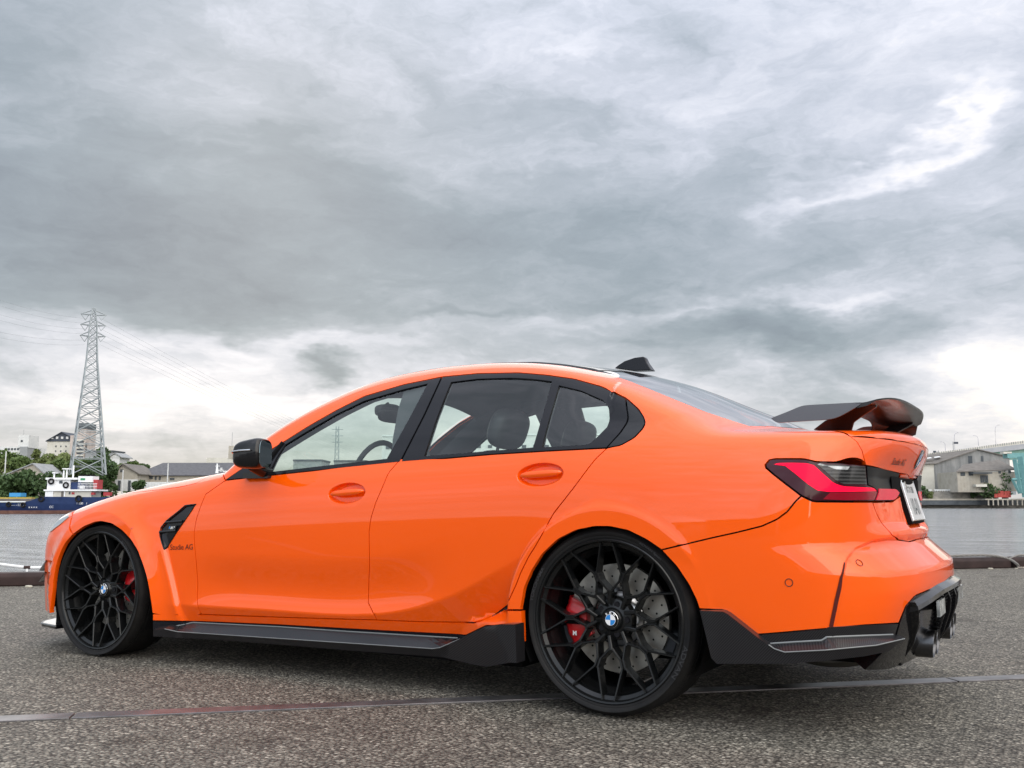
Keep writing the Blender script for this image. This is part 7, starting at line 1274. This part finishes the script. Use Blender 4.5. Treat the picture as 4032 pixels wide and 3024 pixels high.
TL = [('dark bushy tree with a pointed top, tallest on the left bank right of the pylon', 395, 300, 1772, 76, 'leaf_dark'), ('broad dark tree below the tallest one, left of the beige warehouse', 400, 292, 1830, 105, 'leaf_dark'),
      ('slender tree with a spiky top left of the cream block', 135, 330, 1757, 44, 'leaf_olive'), ('round olive tree at the left edge under the white building', 20, 330, 1774, 80, 'leaf_mid'),
      ('wide olive-green tree below the cream block', 205, 320, 1798, 130, 'leaf_olive'), ('dark tree behind the boat wheelhouse', 300, 300, 1815, 90, 'leaf_mid'),
      ('dark low tree above the boat bow', 90, 285, 1868, 110, 'leaf_dark'), ('low dark bush mass at the left edge of the bank', 15, 280, 1884, 90, 'leaf_dark'), ('dark bush right behind the boat mast', 190, 280, 1862, 90, 'leaf_dark'),
      ('far round tree above the gabled warehouse roof', 500, 360, 1817, 80, 'leaf_mid'), ('small far tree left of the slate roof ridge', 565, 360, 1815, 34, 'leaf_dark'), ('middle green tree between the two gabled roofs', 455, 340, 1822, 60, 'leaf_mid'),
      ('small round bush in front of the white fence', 545, 284, 1893, 44, 'leaf_dark'), ('dark bush before the small white house', 340, 286, 1850, 90, 'leaf_dark'), ('olive bush at the foot of the pylon', 255, 282, 1868, 60, 'leaf_olive'), ('mid green tree between the cream block and the pylon', 250, 318, 1812, 90, 'leaf_mid'), ('dark spreading tree under the low dark-roofed block', 350, 310, 1805, 110, 'leaf_dark'), ('olive tree at the far left edge behind the shed', -20, 320, 1800, 90, 'leaf_olive'), ('mid green tree left of the slender spiky one', 85, 325, 1792, 80, 'leaf_mid'), ('olive tree right of the slender spiky one', 165, 322, 1788, 70, 'leaf_olive')]
for i, (lab, px, D, top, wpx, lf) in enumerate(TL):
    h = (LZ(top, D) - GZ) * 1.06; tree(lab, LX(px, D), D, GZ, wpx * KK * D * 1.25, h, lf, i + 3, 2200 if wpx > 60 else 1300, .25 if i in (0, 2) else 0, 'trees on the left bank')
gb = MB()
grass = ob('bank_vegetation', *(lambda rnd: ([tuple(B_(LX(px, 272) + dx, 268 + dz, GZ + hz)) for px, dz, a in [(rnd.rand() * 900 - 100, rnd.rand() * 12, rnd.rand()) for _ in range(1500)] for dx, hz in ((-.8 - a * .5, 0), (.8 + a * .6, 0), (.3, .8 + a * 1.6), (-.4, .6 + a))], [(4 * i, 4 * i + 1, 4 * i + 2, 4 * i + 3) for i in range(1500)]))(np.random.RandomState(5)), M['leaf_mid'])
tag(grass, 'low weeds and scrub along the edge of the left bank', 'vegetation', kind='stuff')
# --- pylon
M['galv'] = mat('galvanised_steel', (.30, .33, .34), .5)
py_ = bld('tall pale lattice power pylon standing behind the blue boat', 'pylon', 'power_pylon'); D = 266
def leg(u): # half width in px against height px; from base 1865 to top
    return np.interp(u, [1190, 1260, 1400, 1865], [6, 15, 22, 70])
xc = lambda y: np.interp(y, [1190, 1865], [334, 268 + 38])
def node(s, q, y):
    h = leg(y) * KK * D; ang = .5; a, b_ = s * h * .9, q * h * .9
    return B_(LX2(xc(y), y, D) + a * math.cos(ang) - b_ * math.sin(ang), D + 6 + a * math.sin(ang) + b_ * math.cos(ang), LZ(y, D))
lv = [1865, 1800, 1742, 1690, 1640, 1594, 1552, 1512, 1474, 1438, 1404, 1372, 1342, 1314, 1288, 1262, 1238, 1215, 1195]
cs = [(-1, -1), (1, -1), (1, 1), (-1, 1)]
lg = MB(); 
for s, q in cs: lg.tube([node(s, q, y) for y in lv], [.24] * 6 + [.18] * 6 + [.14] * 7, 5)
lg.build('tower_leg', M['galv'], py_)
br = MB()
for i in range(len(lv) - 1):
    for k in range(4):
        (s, q), (s2, q2) = cs[k], cs[(k + 1) % 4]; a, b_, c, d = node(s, q, lv[i]), node(s2, q2, lv[i]), node(s, q, lv[i + 1]), node(s2, q2, lv[i + 1])
        r = .11 if i < 7 else .08
        br.tube([a, d], r, 4, False); br.tube([b_, c], r, 4, False); br.tube([c, d], r, 4, False)
        if i < 7: m1 = (a + d) / 2; br.tube([(a + c) / 2, m1], r * .6, 4, False); br.tube([(b_ + d) / 2, m1], r * .6, 4, False)
o = br.build('lattice_bracing', M['galv'], py_); o['kind'] = 'stuff'
ends = []
for y in (1222, 1264, 1308):
    for s in (-1, 1):
        ar = MB()
        c = B_(LX2(xc(y) + s * 44, y, D), D + 6 + s * 1.2, LZ(y - 2, D)); t1 = B_(LX2(xc(y), y, D), D + 6, LZ(y - 22, D))
        for q in (-1, 1): ar.tube([node(s, q, y), c], .11, 4); ar.tube([node(s, q, y - 18), c], .09, 4)
        bt = B_(LX2(xc(y) + s * 32, y, D), D + 6, LZ(y + 21, D)); ar.tube([c, bt], .10, 4); ar.tube([B_(LX2(xc(y) + s * 20, y, D), D + 6, LZ(y, D)), bt], .10, 4); ends.append((s, bt, y))
        ar.build('cross_arm', M['galv'], py_)
# power lines
for s, p, y in ends:
    if s < 0: P1 = B_(LX(-420, 200), 215, LZ({1222: 1115, 1264: 1180, 1308: 1262}[y], 215))
    else: P1 = B_(LX(1500, 900), 900, LZ(1800 + (y - 1222) * .3, 900))
    for off in (-.5, .9):
        pts = []
        for k in range(25):
            t_ = k / 24; q = p.lerp(P1, t_); q.z -= (7 if s > 0 else 3.0) * 4 * t_ * (1 - t_) * .5 + off; pts.append(q)
        rr = [.022 + (.03 * k / 24 if s > 0 else 0) for k in range(25)]
        tag(MB().tube(pts, rr, 4, False).build('power_line', M['mid_grey']), '%s power line wire, %s cross-arm, running off to the %s' % ('upper' if off < 0 else 'lower', {1222: 'top', 1264: 'middle', 1308: 'bottom'}[y], 'left' if s < 0 else 'right'), 'cable', 'wires of the pylon')

# --- boat
M['navy'] = mat('navy_hull', (.012, .030, .105), .45, fn=noisy((.010, .026, .09), (.02, .042, .13), .6)); M['boot'] = mat('rusty_red_bottom', (.17, .075, .06), .7, fn=noisy((.11, .05, .04), (.24, .12, .09), .8))
boat = bld('dark blue work boat with a white wheelhouse, moored at the left bank', 'boat', 'work_boat'); D = 252
def bx(px): return LX(px, D)
def bz(py): return LZ(py, D) if py < 2010 else WZ + (2017 - py) * KK * D
def hull_sec(x, zt, zb, half): return [(x, -half, zt), (x, -half * .93, (zt + zb) / 2), (x, -half * .8, zb), (x, half * .8, zb), (x, half * .93, (zt + zb) / 2), (x, half, zt)]
def BO(p): return B_(p[0], D + 4.0 + p[1], p[2])
st = [(-260, 1975, 3.2), (-120, 1975, 4), (0, 1976, 4), (80, 1976, 4), (112, 1971, 4), (150, 1958, 4), (170, 1953, 4), (300, 1955, 4), (420, 1955, 3.9), (520, 1952, 3.2), (600, 1948, 1.6), (640, 1945, .3)]
for nm, z0f, z1f, m_ in (('hull', lambda p: bz(p), lambda p: WZ + .9, 'navy'), ('hull_bottom', lambda p: WZ + .92, lambda p: WZ - .6, 'boot')):
    V = []; F_ = []
    for px, pt_, hf in st: V += [BO(p) for p in hull_sec(bx(px), z0f(pt_), z1f(pt_), hf + (.0 if nm == 'hull' else -.05))]
    for i in range(len(st) - 1):
        for j in range(6): F_.append((6 * i + j, 6 * i + (j + 1) % 6, 6 * i + 6 + (j + 1) % 6, 6 * i + 6 + j))
    MB().add(V, F_).build(nm, M[m_], boat)
def bbox(nm, x0, x1, y0, y1, m_, d0=-3, dep=6, **k):
    c = BO(((bx(x0) + bx(x1)) / 2, d0 + dep / 2, (bz(y0) + bz(y1)) / 2)); return MB().box(tuple(c), (bx(x1) - bx(x0), dep, bz(y0) - bz(y1)), BANG).build(nm, M[m_] if isinstance(m_, str) else m_, boat, **k)
bbox('deckhouse', 200, 350, 1932, 1956, 'cream_wall'); bbox('deckhouse_front', 170, 201, 1932, 1956, 'wht', -3.3); bbox('upper_deck', 165, 376, 1925, 1931, 'wht', -3.6, 7)
bbox('wheelhouse_front', 172, 202, 1884, 1926, 'wht', -2.8, 5.4); bbox('wheelhouse', 202, 262, 1886, 1926, 'wht', -2.5, 5); bbox('wheelhouse_roof', 166, 288, 1878, 1886, 'wht', -3, 6)
bbox('window', 218, 231, 1890, 1901, 'win', -2.62, .2); bbox('funnel_house', 264, 302, 1896, 1924, 'navy', -2.4, 4.6)
bbox('funnel', 290, 347, 1872, 1896, 'wht', -2.2, 4); bbox('funnel_top', 293, 333, 1865, 1873, 'matte', -2, 3.6); 
bbox('funnel_mark', 300, 318, 1880, 1888, mat('funnel_green', (.03, .25, .10), .5), -2.3, .12); bbox('deck_blue_locker', 302, 318, 1904, 1924, 'navy', -2, 3)
rdm = mat('signal_red', (.36, .04, .045), .6); bbox('red_locker', 346, 365, 1886, 1922, rdm, -1.5, 3); bbox('red_float', 352, 364, 1937, 1946, rdm, -3.4, 1); bbox('red_float', 398, 424, 1936, 1950, rdm, -3, 1.5); bbox('red_box', 273, 284, 1936, 1944, rdm, -3.15, .2)
bbox('white_locker', 305, 318, 1910, 1922, 'wht', -3.2, 1); bbox('door', 243, 248, 1932, 1953, 'wht', -3.2, .2); bbox('window', 262, 268, 1934, 1944, 'win', -3.1, .2); bbox('doorway', 232, 242, 1933, 1954, 'brown_roof', -3.1, .2)
bbox('blue_tarp_box', 18, 63, 1938, 1953, mat('blue_tarp', (.05, .28, .58), .6), -2, 3); bbox('bulwark_rail', -120, 100, 1971, 1975, 'wht', -4.2, .3)
bbox('yellow_deck_gear', -40, 110, 1956, 1963, mat('deck_yellow', (.50, .36, .08), .8), -2.5, 2); bbox('deck_machinery', -60, 125, 1961, 1972, 'brown_roof', -2.6, 4)
for a, b_, c in ((178, 1855, 1880), (254, 1828, 1880), (228, 1842, 1880), (216, 1848, 1880)):
    MB().tube([BO((bx(a), 0, bz(b_))), BO((bx(a), 0, bz(c)))], .22, 6).build('mast', M['wht'], boat)
bbox('mast_platform', 216, 242, 1840, 1844, 'wht', -1, 2); bbox('mast_platform', 176, 186, 1856, 1860, 'wht', -1, 2)
for k in range(14): MB().tube([BO((bx(300 + k * 5.4), -3.4, bz(1925))), BO((bx(300 + k * 5.4), -3.4, bz(1902)))], .05, 4).build('rail_post', M['wht'], boat)
for y in (1902, 1913): MB().tube([BO((bx(298), -3.4, bz(y))), BO((bx(374), -3.4, bz(y)))], .05, 4).build('handrail', M['wht'], boat)
for px, py, r, d0 in ((190, 1893, .62, -3.2), (249, 1908, .62, -3.2), (162, 1962, .6, -4.2), (310, 1962, .72, -4.3), (35, 1984, .5, -4.2), (92, 1986, .5, -4.2)):
    c = BO((bx(px), d0, bz(py))); t_ = MB(); N_ = 20; V = []; F_ = []
    for i in range(N_):
        a = 2 * math.pi * i / N_
        for j in range(8): q = 2 * math.pi * j / 8; rr = r + .24 * math.cos(q); V.append(c + R2 * rr * math.cos(a) + Vector((0, 0, rr * math.sin(a))) + F2 * .24 * math.sin(q))
    for i in range(N_):
        for j in range(8): F_.append((8 * i + j, 8 * i + (j + 1) % 8, 8 * ((i + 1) % N_) + (j + 1) % 8, 8 * ((i + 1) % N_) + j))
    t_.add(V, F_).build('tyre_fender', M['rubber'], boat, True)
for px, s in ((303, 'l'), (318, '100'), (341, 'l'), (203, 'CC'), (130, 'x x x x')):
    V, F_ = text_mesh(s, .8, 'CENTER'); c0 = BO((bx(px), -4.05, bz(1984 if px > 250 else 1998))); ob('hull_mark', [c0 + R2 * u + Vector((0, 0, v)) for u, v, _ in V], F_, M['wht'], boat)
V, F_ = text_mesh('KAIYO FREGEL'[:5] + ' . .', 1.0, 'CENTER') if False else text_mesh('- - - I I I - -', .9, 'CENTER')
c0 = BO((bx(75), -4.06, bz(1990))); ob('hull_mark', [c0 + R2 * u + Vector((0, 0, v)) for u, v, _ in V], F_, M['wht'], boat)

# --- middle of the far bank: blocks seen through the car windows
MIDB = [('wide grey flat-roofed block seen through the front door window', 1311, 1438, 1815, 'mid_grey', 420), ('stepped grey building with a tower, left one seen through the front window', 1150, 1262, 1812, 'mid_grey', 400), ('tall pale block at the rear end of the front window', 1500, 1640, 1716, 'pale_wall', 430),
        ('long white windowless warehouse seen through the rear windows', 1860, 2560, 1712, 'pale_wall', 380), ('low pale shed below the wide grey block', 1235, 1520, 1868, 'cream_wall', 350), ('low grey sheds behind the mirror', 1000, 1240, 1860, 'beige_wall', 350)]
for lab, a, b_, top, m_, D in MIDB:
    q = bld(lab); pxbox('wall', a, b_, top, 1976, D, 18, m_, q); pxbox('parapet', a - 2, b_ + 2, top - 4, top + 2, D - .4, 18.8, 'win' if m_ == 'mid_grey' else 'tin', q)
    n_ = int((b_ - a) / 45)
    for k in range(n_):
        pxbox('window', a + 15 + k * 45, a + 32 + k * 45, top + 40, top + 52, D - .15, .3, 'win', q)
q = bld('small far lattice pylon seen through the front window', 'pylon', 'power_pylon'); D = 500; t_ = MB()
for s in (-1, 1): t_.tube([B_(LX(1322 + s * 12, D), D, GZ), B_(LX(1322 + s * 5, D), D, LZ(1678, D))], .22, 4)
t_.build('tower_leg', M['galv'], q); t_ = MB()
for k in range(12):
    ya, yb = 1960 - k * 23, 1937 - k * 23; wa, wb = np.interp(ya, [1678, 1976], [5, 12]), np.interp(yb, [1678, 1976], [5, 12])
    t_.tube([B_(LX(1322 - wa, D), D, LZ(ya, D)), B_(LX(1322 + wb, D), D, LZ(yb, D))], .12, 4); t_.tube([B_(LX(1322 + wa, D), D, LZ(ya, D)), B_(LX(1322 - wb, D), D, LZ(yb, D))], .12, 4)
for y in (1690, 1715, 1740): t_.tube([B_(LX(1300, D), D, LZ(y, D)), B_(LX(1344, D), D, LZ(y, D))], .16, 4)
t_.build('lattice_bracing', M['galv'], q)['kind'] = 'stuff'
MB().tube([B_(LX(1940, 375), 375, GZ), B_(LX(1940, 375), 375, LZ(1722, 375))], .3, 6)
# --- right bank
DD = 460
w1_ = bld('large grey corrugated warehouse with a long dark roof and roof lights'); 
D = DD; gable = [(3640, 1978), (4045, 1978), (3975, 1804), (3857, 1772), (3645, 1830)]
xw = lambda p: LX(p, D)
MB().prism([(xw(3686), LZ(1940, D)), (xw(3985), LZ(1940, D)), (xw(3985), LZ(1803, D)), (xw(3857), LZ(1773, D)), (xw(3720), LZ(1816, D)), (xw(3686), LZ(1826, D))], 0, 40, lambda a, b_, c: tuple(B_(a, D + c, b_))).build('wall', M['grey_sheet'], w1_)
for k in range(12):
    a = 3690 + k * 24
    for j in range(5):
        y0 = 1836 + j * 21
        top = np.interp(a + 12, [3686, 3720, 3857, 3985], [1830, 1820, 1780, 1808])
        if y0 > top: pxbox('sheet_panel', a, a + 23.2, y0, y0 + 20.2, D - .12, .14, 'grey_sheet', w1_)
pxbox('light_wall', 3560, 3686, 1828, 1940, D + .3, 30, 'cream_wall', w1_)
MB().add([B_(xw(3560), D - 1, LZ(1832, D)), B_(xw(3690), D - 1, LZ(1826, D)), B_(xw(3857), D - 1, LZ(1771, D)), B_(xw(3720), D + 25, LZ(1785, D)), B_(xw(3500), D + 25, LZ(1800, D)), B_(xw(3560), D - 1, LZ(1835, D)), B_(xw(3690), D - 1, LZ(1829, D)), B_(xw(3857), D - 1, LZ(1774, D))], [(0, 1, 2, 3, 4), (0, 5, 6, 1), (1, 6, 7, 2)]).build('roof', M['brown_roof'], w1_)
MB().prism([(xw(3857), LZ(1773, D)), (xw(3990), LZ(1805, D)), (xw(3990), LZ(1801, D)), (xw(3857), LZ(1770, D))], -1, 41, lambda a, b_, c: tuple(B_(a, D + c, b_))).build('roof_slope', M['brown_roof'], w1_)
for a, b_ in ((3645, 1806), (3668, 1803), (3703, 1799)):
    MB().add([B_(xw(a), D + 4, LZ(b_ + 4, D)), B_(xw(a + 26), D + 4, LZ(b_ + 1, D)), B_(xw(a + 34), D + 8, LZ(b_ - 4, D)), B_(xw(a + 12), D + 8, LZ(b_ - 1, D))], [(0, 1, 2, 3)]).build('roof_light', M['tin'], w1_)
windows(w1_, D, [(3822, 1797, 3838, 1834), (3873, 1798, 3882, 1819)])
w2_ = bld('lower beige warehouse with a brown sloping roof in front of the grey one'); D = 430
pxbox('wall', 3774, 4004, 1860, 1940, D, 20, 'beige_wall', w2_)
xw = lambda p: LX(p, D)
MB().add([B_(xw(3768), D - 1, LZ(1858, D)), B_(xw(4006), D - 1, LZ(1850, D)), B_(xw(4006), D + 14, LZ(1806, D)), B_(xw(3860), D + 14, LZ(1826, D)), B_(xw(3768), D - 1, LZ(1862, D)), B_(xw(4006), D - 1, LZ(1854, D))], [(0, 1, 2, 3), (0, 4, 5, 1)]).build('roof', M['brown_roof'], w2_)
windows(w2_, D, [(3788, 1862, 3806, 1876), (3820, 1860, 3838, 1875), (3938, 1857, 3948, 1867), (3978, 1855, 3988, 1866)])
windows(w2_, D - .2, [(3866 + k * 8, 1874, 3872 + k * 8, 1903) for k in range(4)]); pxbox('canopy', 3838, 3914, 1862, 1867, D - 4, 4, 'win', w2_); pxbox('porch_roof', 3846, 3890, 1909, 1919, D - 3, 3, 'cream_wall', w2_)
for k in range(9): pxbox('wall_panel', 3776 + k * 12, 3787 + k * 12, 1880, 1908, D - .1, .14, 'beige_wall', w2_); pxbox('wall_panel', 3776 + k * 12, 3787 + k * 12, 1909, 1936, D - .1, .14, 'beige_wall', w2_)
sw = bld('concrete sea wall with a white guard fence on top, right bank', 'sea wall', 'sea_wall'); D = DR - 2
for k in range(9):
    pxbox('wall_block', 3560 + k * 38, 3597.4 + k * 38, 1936, 1968, D, 1.5, 'seawall', sw)
pxbox('ledge', 3500, 4300, 1966, 1972, D - 3, 3, 'beige_wall', sw); pxbox('painted_reflection_band', 3500, 4300, 1971.9, 1990, D - 2.9, 2.7, 'win', sw)  # dark box paints the reflection and shadow below the ledge
for k in range(24):
    if k in (3, 14): continue
    pxbox('fence_panel', 3644 + k * 9.4, 3652.5 + k * 9.4, 1929, 1934, D - .3, .2, 'tin', sw); pxbox('fence_post', 3646 + k * 9.4, 3648 + k * 9.4, 1934, 1937, D - .2, .2, 'tin', sw)
pr = bld('low timber jetty on piles at the right edge', 'jetty', 'jetty'); D = DR - 12
pxbox('deck', 3880, 4120, 1966, 1971, D, 5, 'beige_wall', pr)
for k in range(12): pxbox('pile', 3890 + k * 19, 3894 + k * 19, 1971, 1992, D, .6, 'beige_wall', pr)
rb = bld('red slatted container standing on the jetty', 'container', 'red_container'); D = DR - 11
pxbox('wall', 3917, 3982, 1936, 1961, D, 4, 'brown_roof', rb)
noisec('red_slat', (.42, .07, .06), (.56, .11, .09))
for k in range(11): pxbox('slat', 3917 + k * 5.95, 3922 + k * 5.95, 1935, 1961, D - .25, .25, 'red_slat', rb)
pxbox('foot', 3925, 3932, 1961, 1966, D, 3, 'win', rb); pxbox('foot', 3965, 3972, 1961, 1966, D, 3, 'win', rb)
o = pxbox('white_box', 3983, 4003, 1937, 1951, D, 4, 'tin', None); tag(o, 'small white box beside the red container', 'box')
for i, (lab, px, D, top, wpx) in enumerate((('big round dark tree on the right bank beside the red container', 3950, 434, 1870, 92), ('low spreading dark tree left of the big round one', 3895, 432, 1907, 90), ('small yellowish bush on the sea wall behind the tail lamp', 3664, 436, 1940, 24), ('dim bush at the foot of the cream wall end', 3640, 436, 1915, 30), ('small bush hanging on the sea wall', 3834, 436, 1945, 22))):
    tree(lab, LX(px, D), D, LZ(1968, D), wpx * KK * D, LZ(top, D) - LZ(1968, D), 'leaf_olive' if i == 2 else 'leaf_dark', 40 + i, 1300 if wpx > 60 else 500, group='trees on the right bank')
# crane legs
cr = bld('pale cyan steel crane portal at the right edge of the picture', 'crane', 'harbour_crane'); D = 425
def beam(p0, p1, r, nm='beam', m_='teal', D=D, dd=0):
    a = B_(LX(p0[0], D), D + dd, LZ(p0[1], D)); b_ = B_(LX(p1[0], D), D + dd, LZ(p1[1], D)); MB().tube([a, b_], r, 4).build(nm, M[m_], cr)
beam((4005, 1810), (4022, 1945), 1.1, 'leg'); beam((4030, 1800), (4040, 1960), 1.6, 'leg'); beam((3992, 1890), (4016, 1945), .7, 'brace'); beam((3990, 1892), (4040, 1886), .7, 'brace')
pxbox('cross_girder', 3978, 4080, 1786, 1806, D, 4, 'teal', cr); pxbox('yellow_cab', 3963, 3996, 1781, 1789, D, 3, 'cream_wall', cr); beam((4010, 1830), (4040, 1830), .5, 'brace'); beam((4010, 1860), (4040, 1840), .4, 'brace')
# elevated road with lamps and signs
br_ = bld('elevated motorway on green and grey girders rising to the right', 'bridge', 'elevated_road'); D = 520
pxs = [3400, 3640, 3800, 3900, 4032, 4300]; tops = [1808, 1790, 1771, 1757, 1740, 1700]
def strip(nm, d0, d1, m_, dd, dep):
    V = []; F_ = []
    for p, t1 in zip(pxs, tops):
        for dy, dz in ((d0, 0), (d0, dep), (d1, dep), (d1, 0)): V.append(B_(LX(p, D), D + dd + dz, LZ(t1 + dy * (1 + (p - 3640) * .0012), D)))
    for i in range(len(pxs) - 1):
        for j in range(4): F_.append((4 * i + j, 4 * i + (j + 1) % 4, 4 * i + 4 + (j + 1) % 4, 4 * i + 4 + j))
    MB().add(V, F_ + [(0, 1, 2, 3), tuple(4 * len(pxs) - 1 - j for j in range(4))]).build(nm, M[m_], br_)
strip('parapet', 0, 8, 'cream_wall', 0, .6); strip('edge_girder', 8, 22, 'girder_grey', -.2, 20); strip('main_girder', 22, 48, 'girder_green', 1.5, 16)
for k in range(46):
    p = 3645 + k * 9; t1 = np.interp(p, pxs, tops); pxbox('parapet_post', p, p + 2.2, t1 - 1, t1 + 8, D - .25, .2, 'mid_grey', br_)
for p in (3700, 3900, 4100): t1 = np.interp(p, pxs, tops); pxbox('pier', p, p + 20, t1 + 40, 1976, D + 4, 6, 'beige_wall', br_)
M['lampg'] = mat('lamp_grey', (.40, .40, .44), .5, .2)
for i, (px, y0, y1, s, dd, lab) in enumerate(((3935, 1676, 1757, 1, 0, 'tallest street lamp on the elevated road, arm to the right'), (3944, 1706, 1748, -1, 22, 'street lamp close right of the tallest one, arm to the left'), (3771, 1706, 1776, 1, 0, 'street lamp behind the small sign, arm to the right'), (3806, 1732, 1768, -1, 22, 'street lamp right of the small sign, arm to the left'), (3664, 1755, 1788, -1, 22, 'low street lamp just right of the boot lid, arm to the left'), (3622, 1733, 1796, 1, 0, 'street lamp half hidden by the boot lid'))):
    e_ = empty('street_lamp', lab, 'street lamp', tuple(B_(LX(px, D), D + dd, LZ(y1, D))), group='street lamps on the elevated road'); h = (y1 - y0) * KK * D; w_ = 15 * KK * D
    pts = [Vector((0, 0, 0)), Vector((0, 0, h * .72)), R2 * s * w_ * .12 + Vector((0, 0, h * .86)), R2 * s * w_ * .4 + Vector((0, 0, h * .96)), R2 * s * w_ + Vector((0, 0, h))]
    MB().tube(pts, [.17, .13, .12, .11, .10], 5).build('pole', M['lampg'], e_); MB().box(tuple(R2 * s * w_ * 1.05 + Vector((0, 0, h))), (1.0, .4, .25), BANG).build('lamp_head', M['lampg'], e_)
for lab, pp_, sg_, side in (('small dark blue road sign on a grey post, beside the tall lamps', (3763.5, 1741, 1776), (3769, 1742, 3786, 1750), 1), ('small dark sign on a short post near the boot lid', (3704, 1776, 1786), (3685, 1777, 3696, 1784), -1)):
    e_ = bld(lab, 'road sign', 'road_sign'); MB().tube([B_(LX(pp_[0], D), D - .5, LZ(pp_[2], D)), B_(LX(pp_[0], D), D - .5, LZ(pp_[1], D))], .18, 5).build('post', M['mid_grey'], e_)
    pxbox('sign_board', sg_[0], sg_[2], sg_[1], sg_[3], D - 1, .2, 'dark_blue_roof', e_); MB().tube([B_(LX(pp_[0], D), D - .6, LZ((sg_[1] + sg_[3]) / 2, D)), B_(LX((sg_[0] + sg_[2]) / 2, D), D - .6, LZ((sg_[1] + sg_[3]) / 2, D))], .1, 4).build('bracket', M['mid_grey'], e_)

# ================================================================ THE YARD BEHIND THE CAMERA (seen in the paint and glass)
# tall works block on its own pier, to the right outside the picture; it mirrors in the boot lid
pb = bld('tall grey works building on a pier, right of the picture'); PD = 120
c_ = B_(150, PD + 12, -1.2); MB().box(tuple(c_), (130, 30, 3.4), BANG).build('pier', M['conc'], pb)
c_ = B_(150, PD + 12, 13.5); MB().box(tuple(c_), (118, 22, 26), BANG).build('wall', M['beige_wall'], pb)
for k in range(16):
    for j in range(4): MB().box(tuple(B_(96 + k * 7, PD + .9, 5 + j * 6)), (3.4, .3, 2.6), BANG).build('window', M['win'], pb)
for k in range(5): MB().box(tuple(B_(102 + k * 24, PD + .6, 13.5)), (2.2, .8, 26), BANG).build('pilaster', M['mid_grey'], pb)
def shed(label, c, size, rz, m_, roof, doors=3):
    e_ = empty('warehouse', label, 'building', c, rz); L, Wd, H = size
    MB().box((0, 0, H / 2), (L, Wd, H)).build('wall', M[m_], e_)
    MB().prism([(-Wd / 2 - .6, H), (Wd / 2 + .6, H), (0, H * 1.28)], -L / 2 - .5, L / 2 + .5, lambda a, b_, c_: (c_, a, H + (b_ - H) * .6)).build('roof', M[roof], e_)
    for k in range(doors):
        x = -L / 2 + L * (k + .5) / doors; MB().box((x, Wd / 2 + .05, 2.6), (5, .2, 5.2)).build('door', M['tin'] if k % 2 else M['mid_grey'], e_)
        MB().box((x + L / doors * .5 - 2, Wd / 2 + .05, H * .72), (3, .16, 1.1)).build('window', M['win'], e_)
cn = Vector(CAM); cn.z = 0
for lab, u, n_, sz, m_, rf_ in (('long grey warehouse across the yard', -60, -92, (110, 22, 7.5), 'mid_grey', 'brown_roof'), ('beige warehouse with pale doors across the yard', 40, -98, (80, 24, 6.2), 'beige_wall', 'slate_roof'), ('tall dark shed at the end of the yard', 118, -84, (54, 22, 10.5), 'grey_sheet', 'slate_roof'), ('low pale store at the far end of the yard', -160, -90, (70, 20, 6.5), 'pale_wall', 'brown_roof')):
    shed(lab, tuple(Q(u, n_)), sz, QANG, m_, rf_)
print('objects', len(bpy.data.objects), 'tris', sum(len(m_.polygons) for m_ in bpy.data.meshes) * 2)
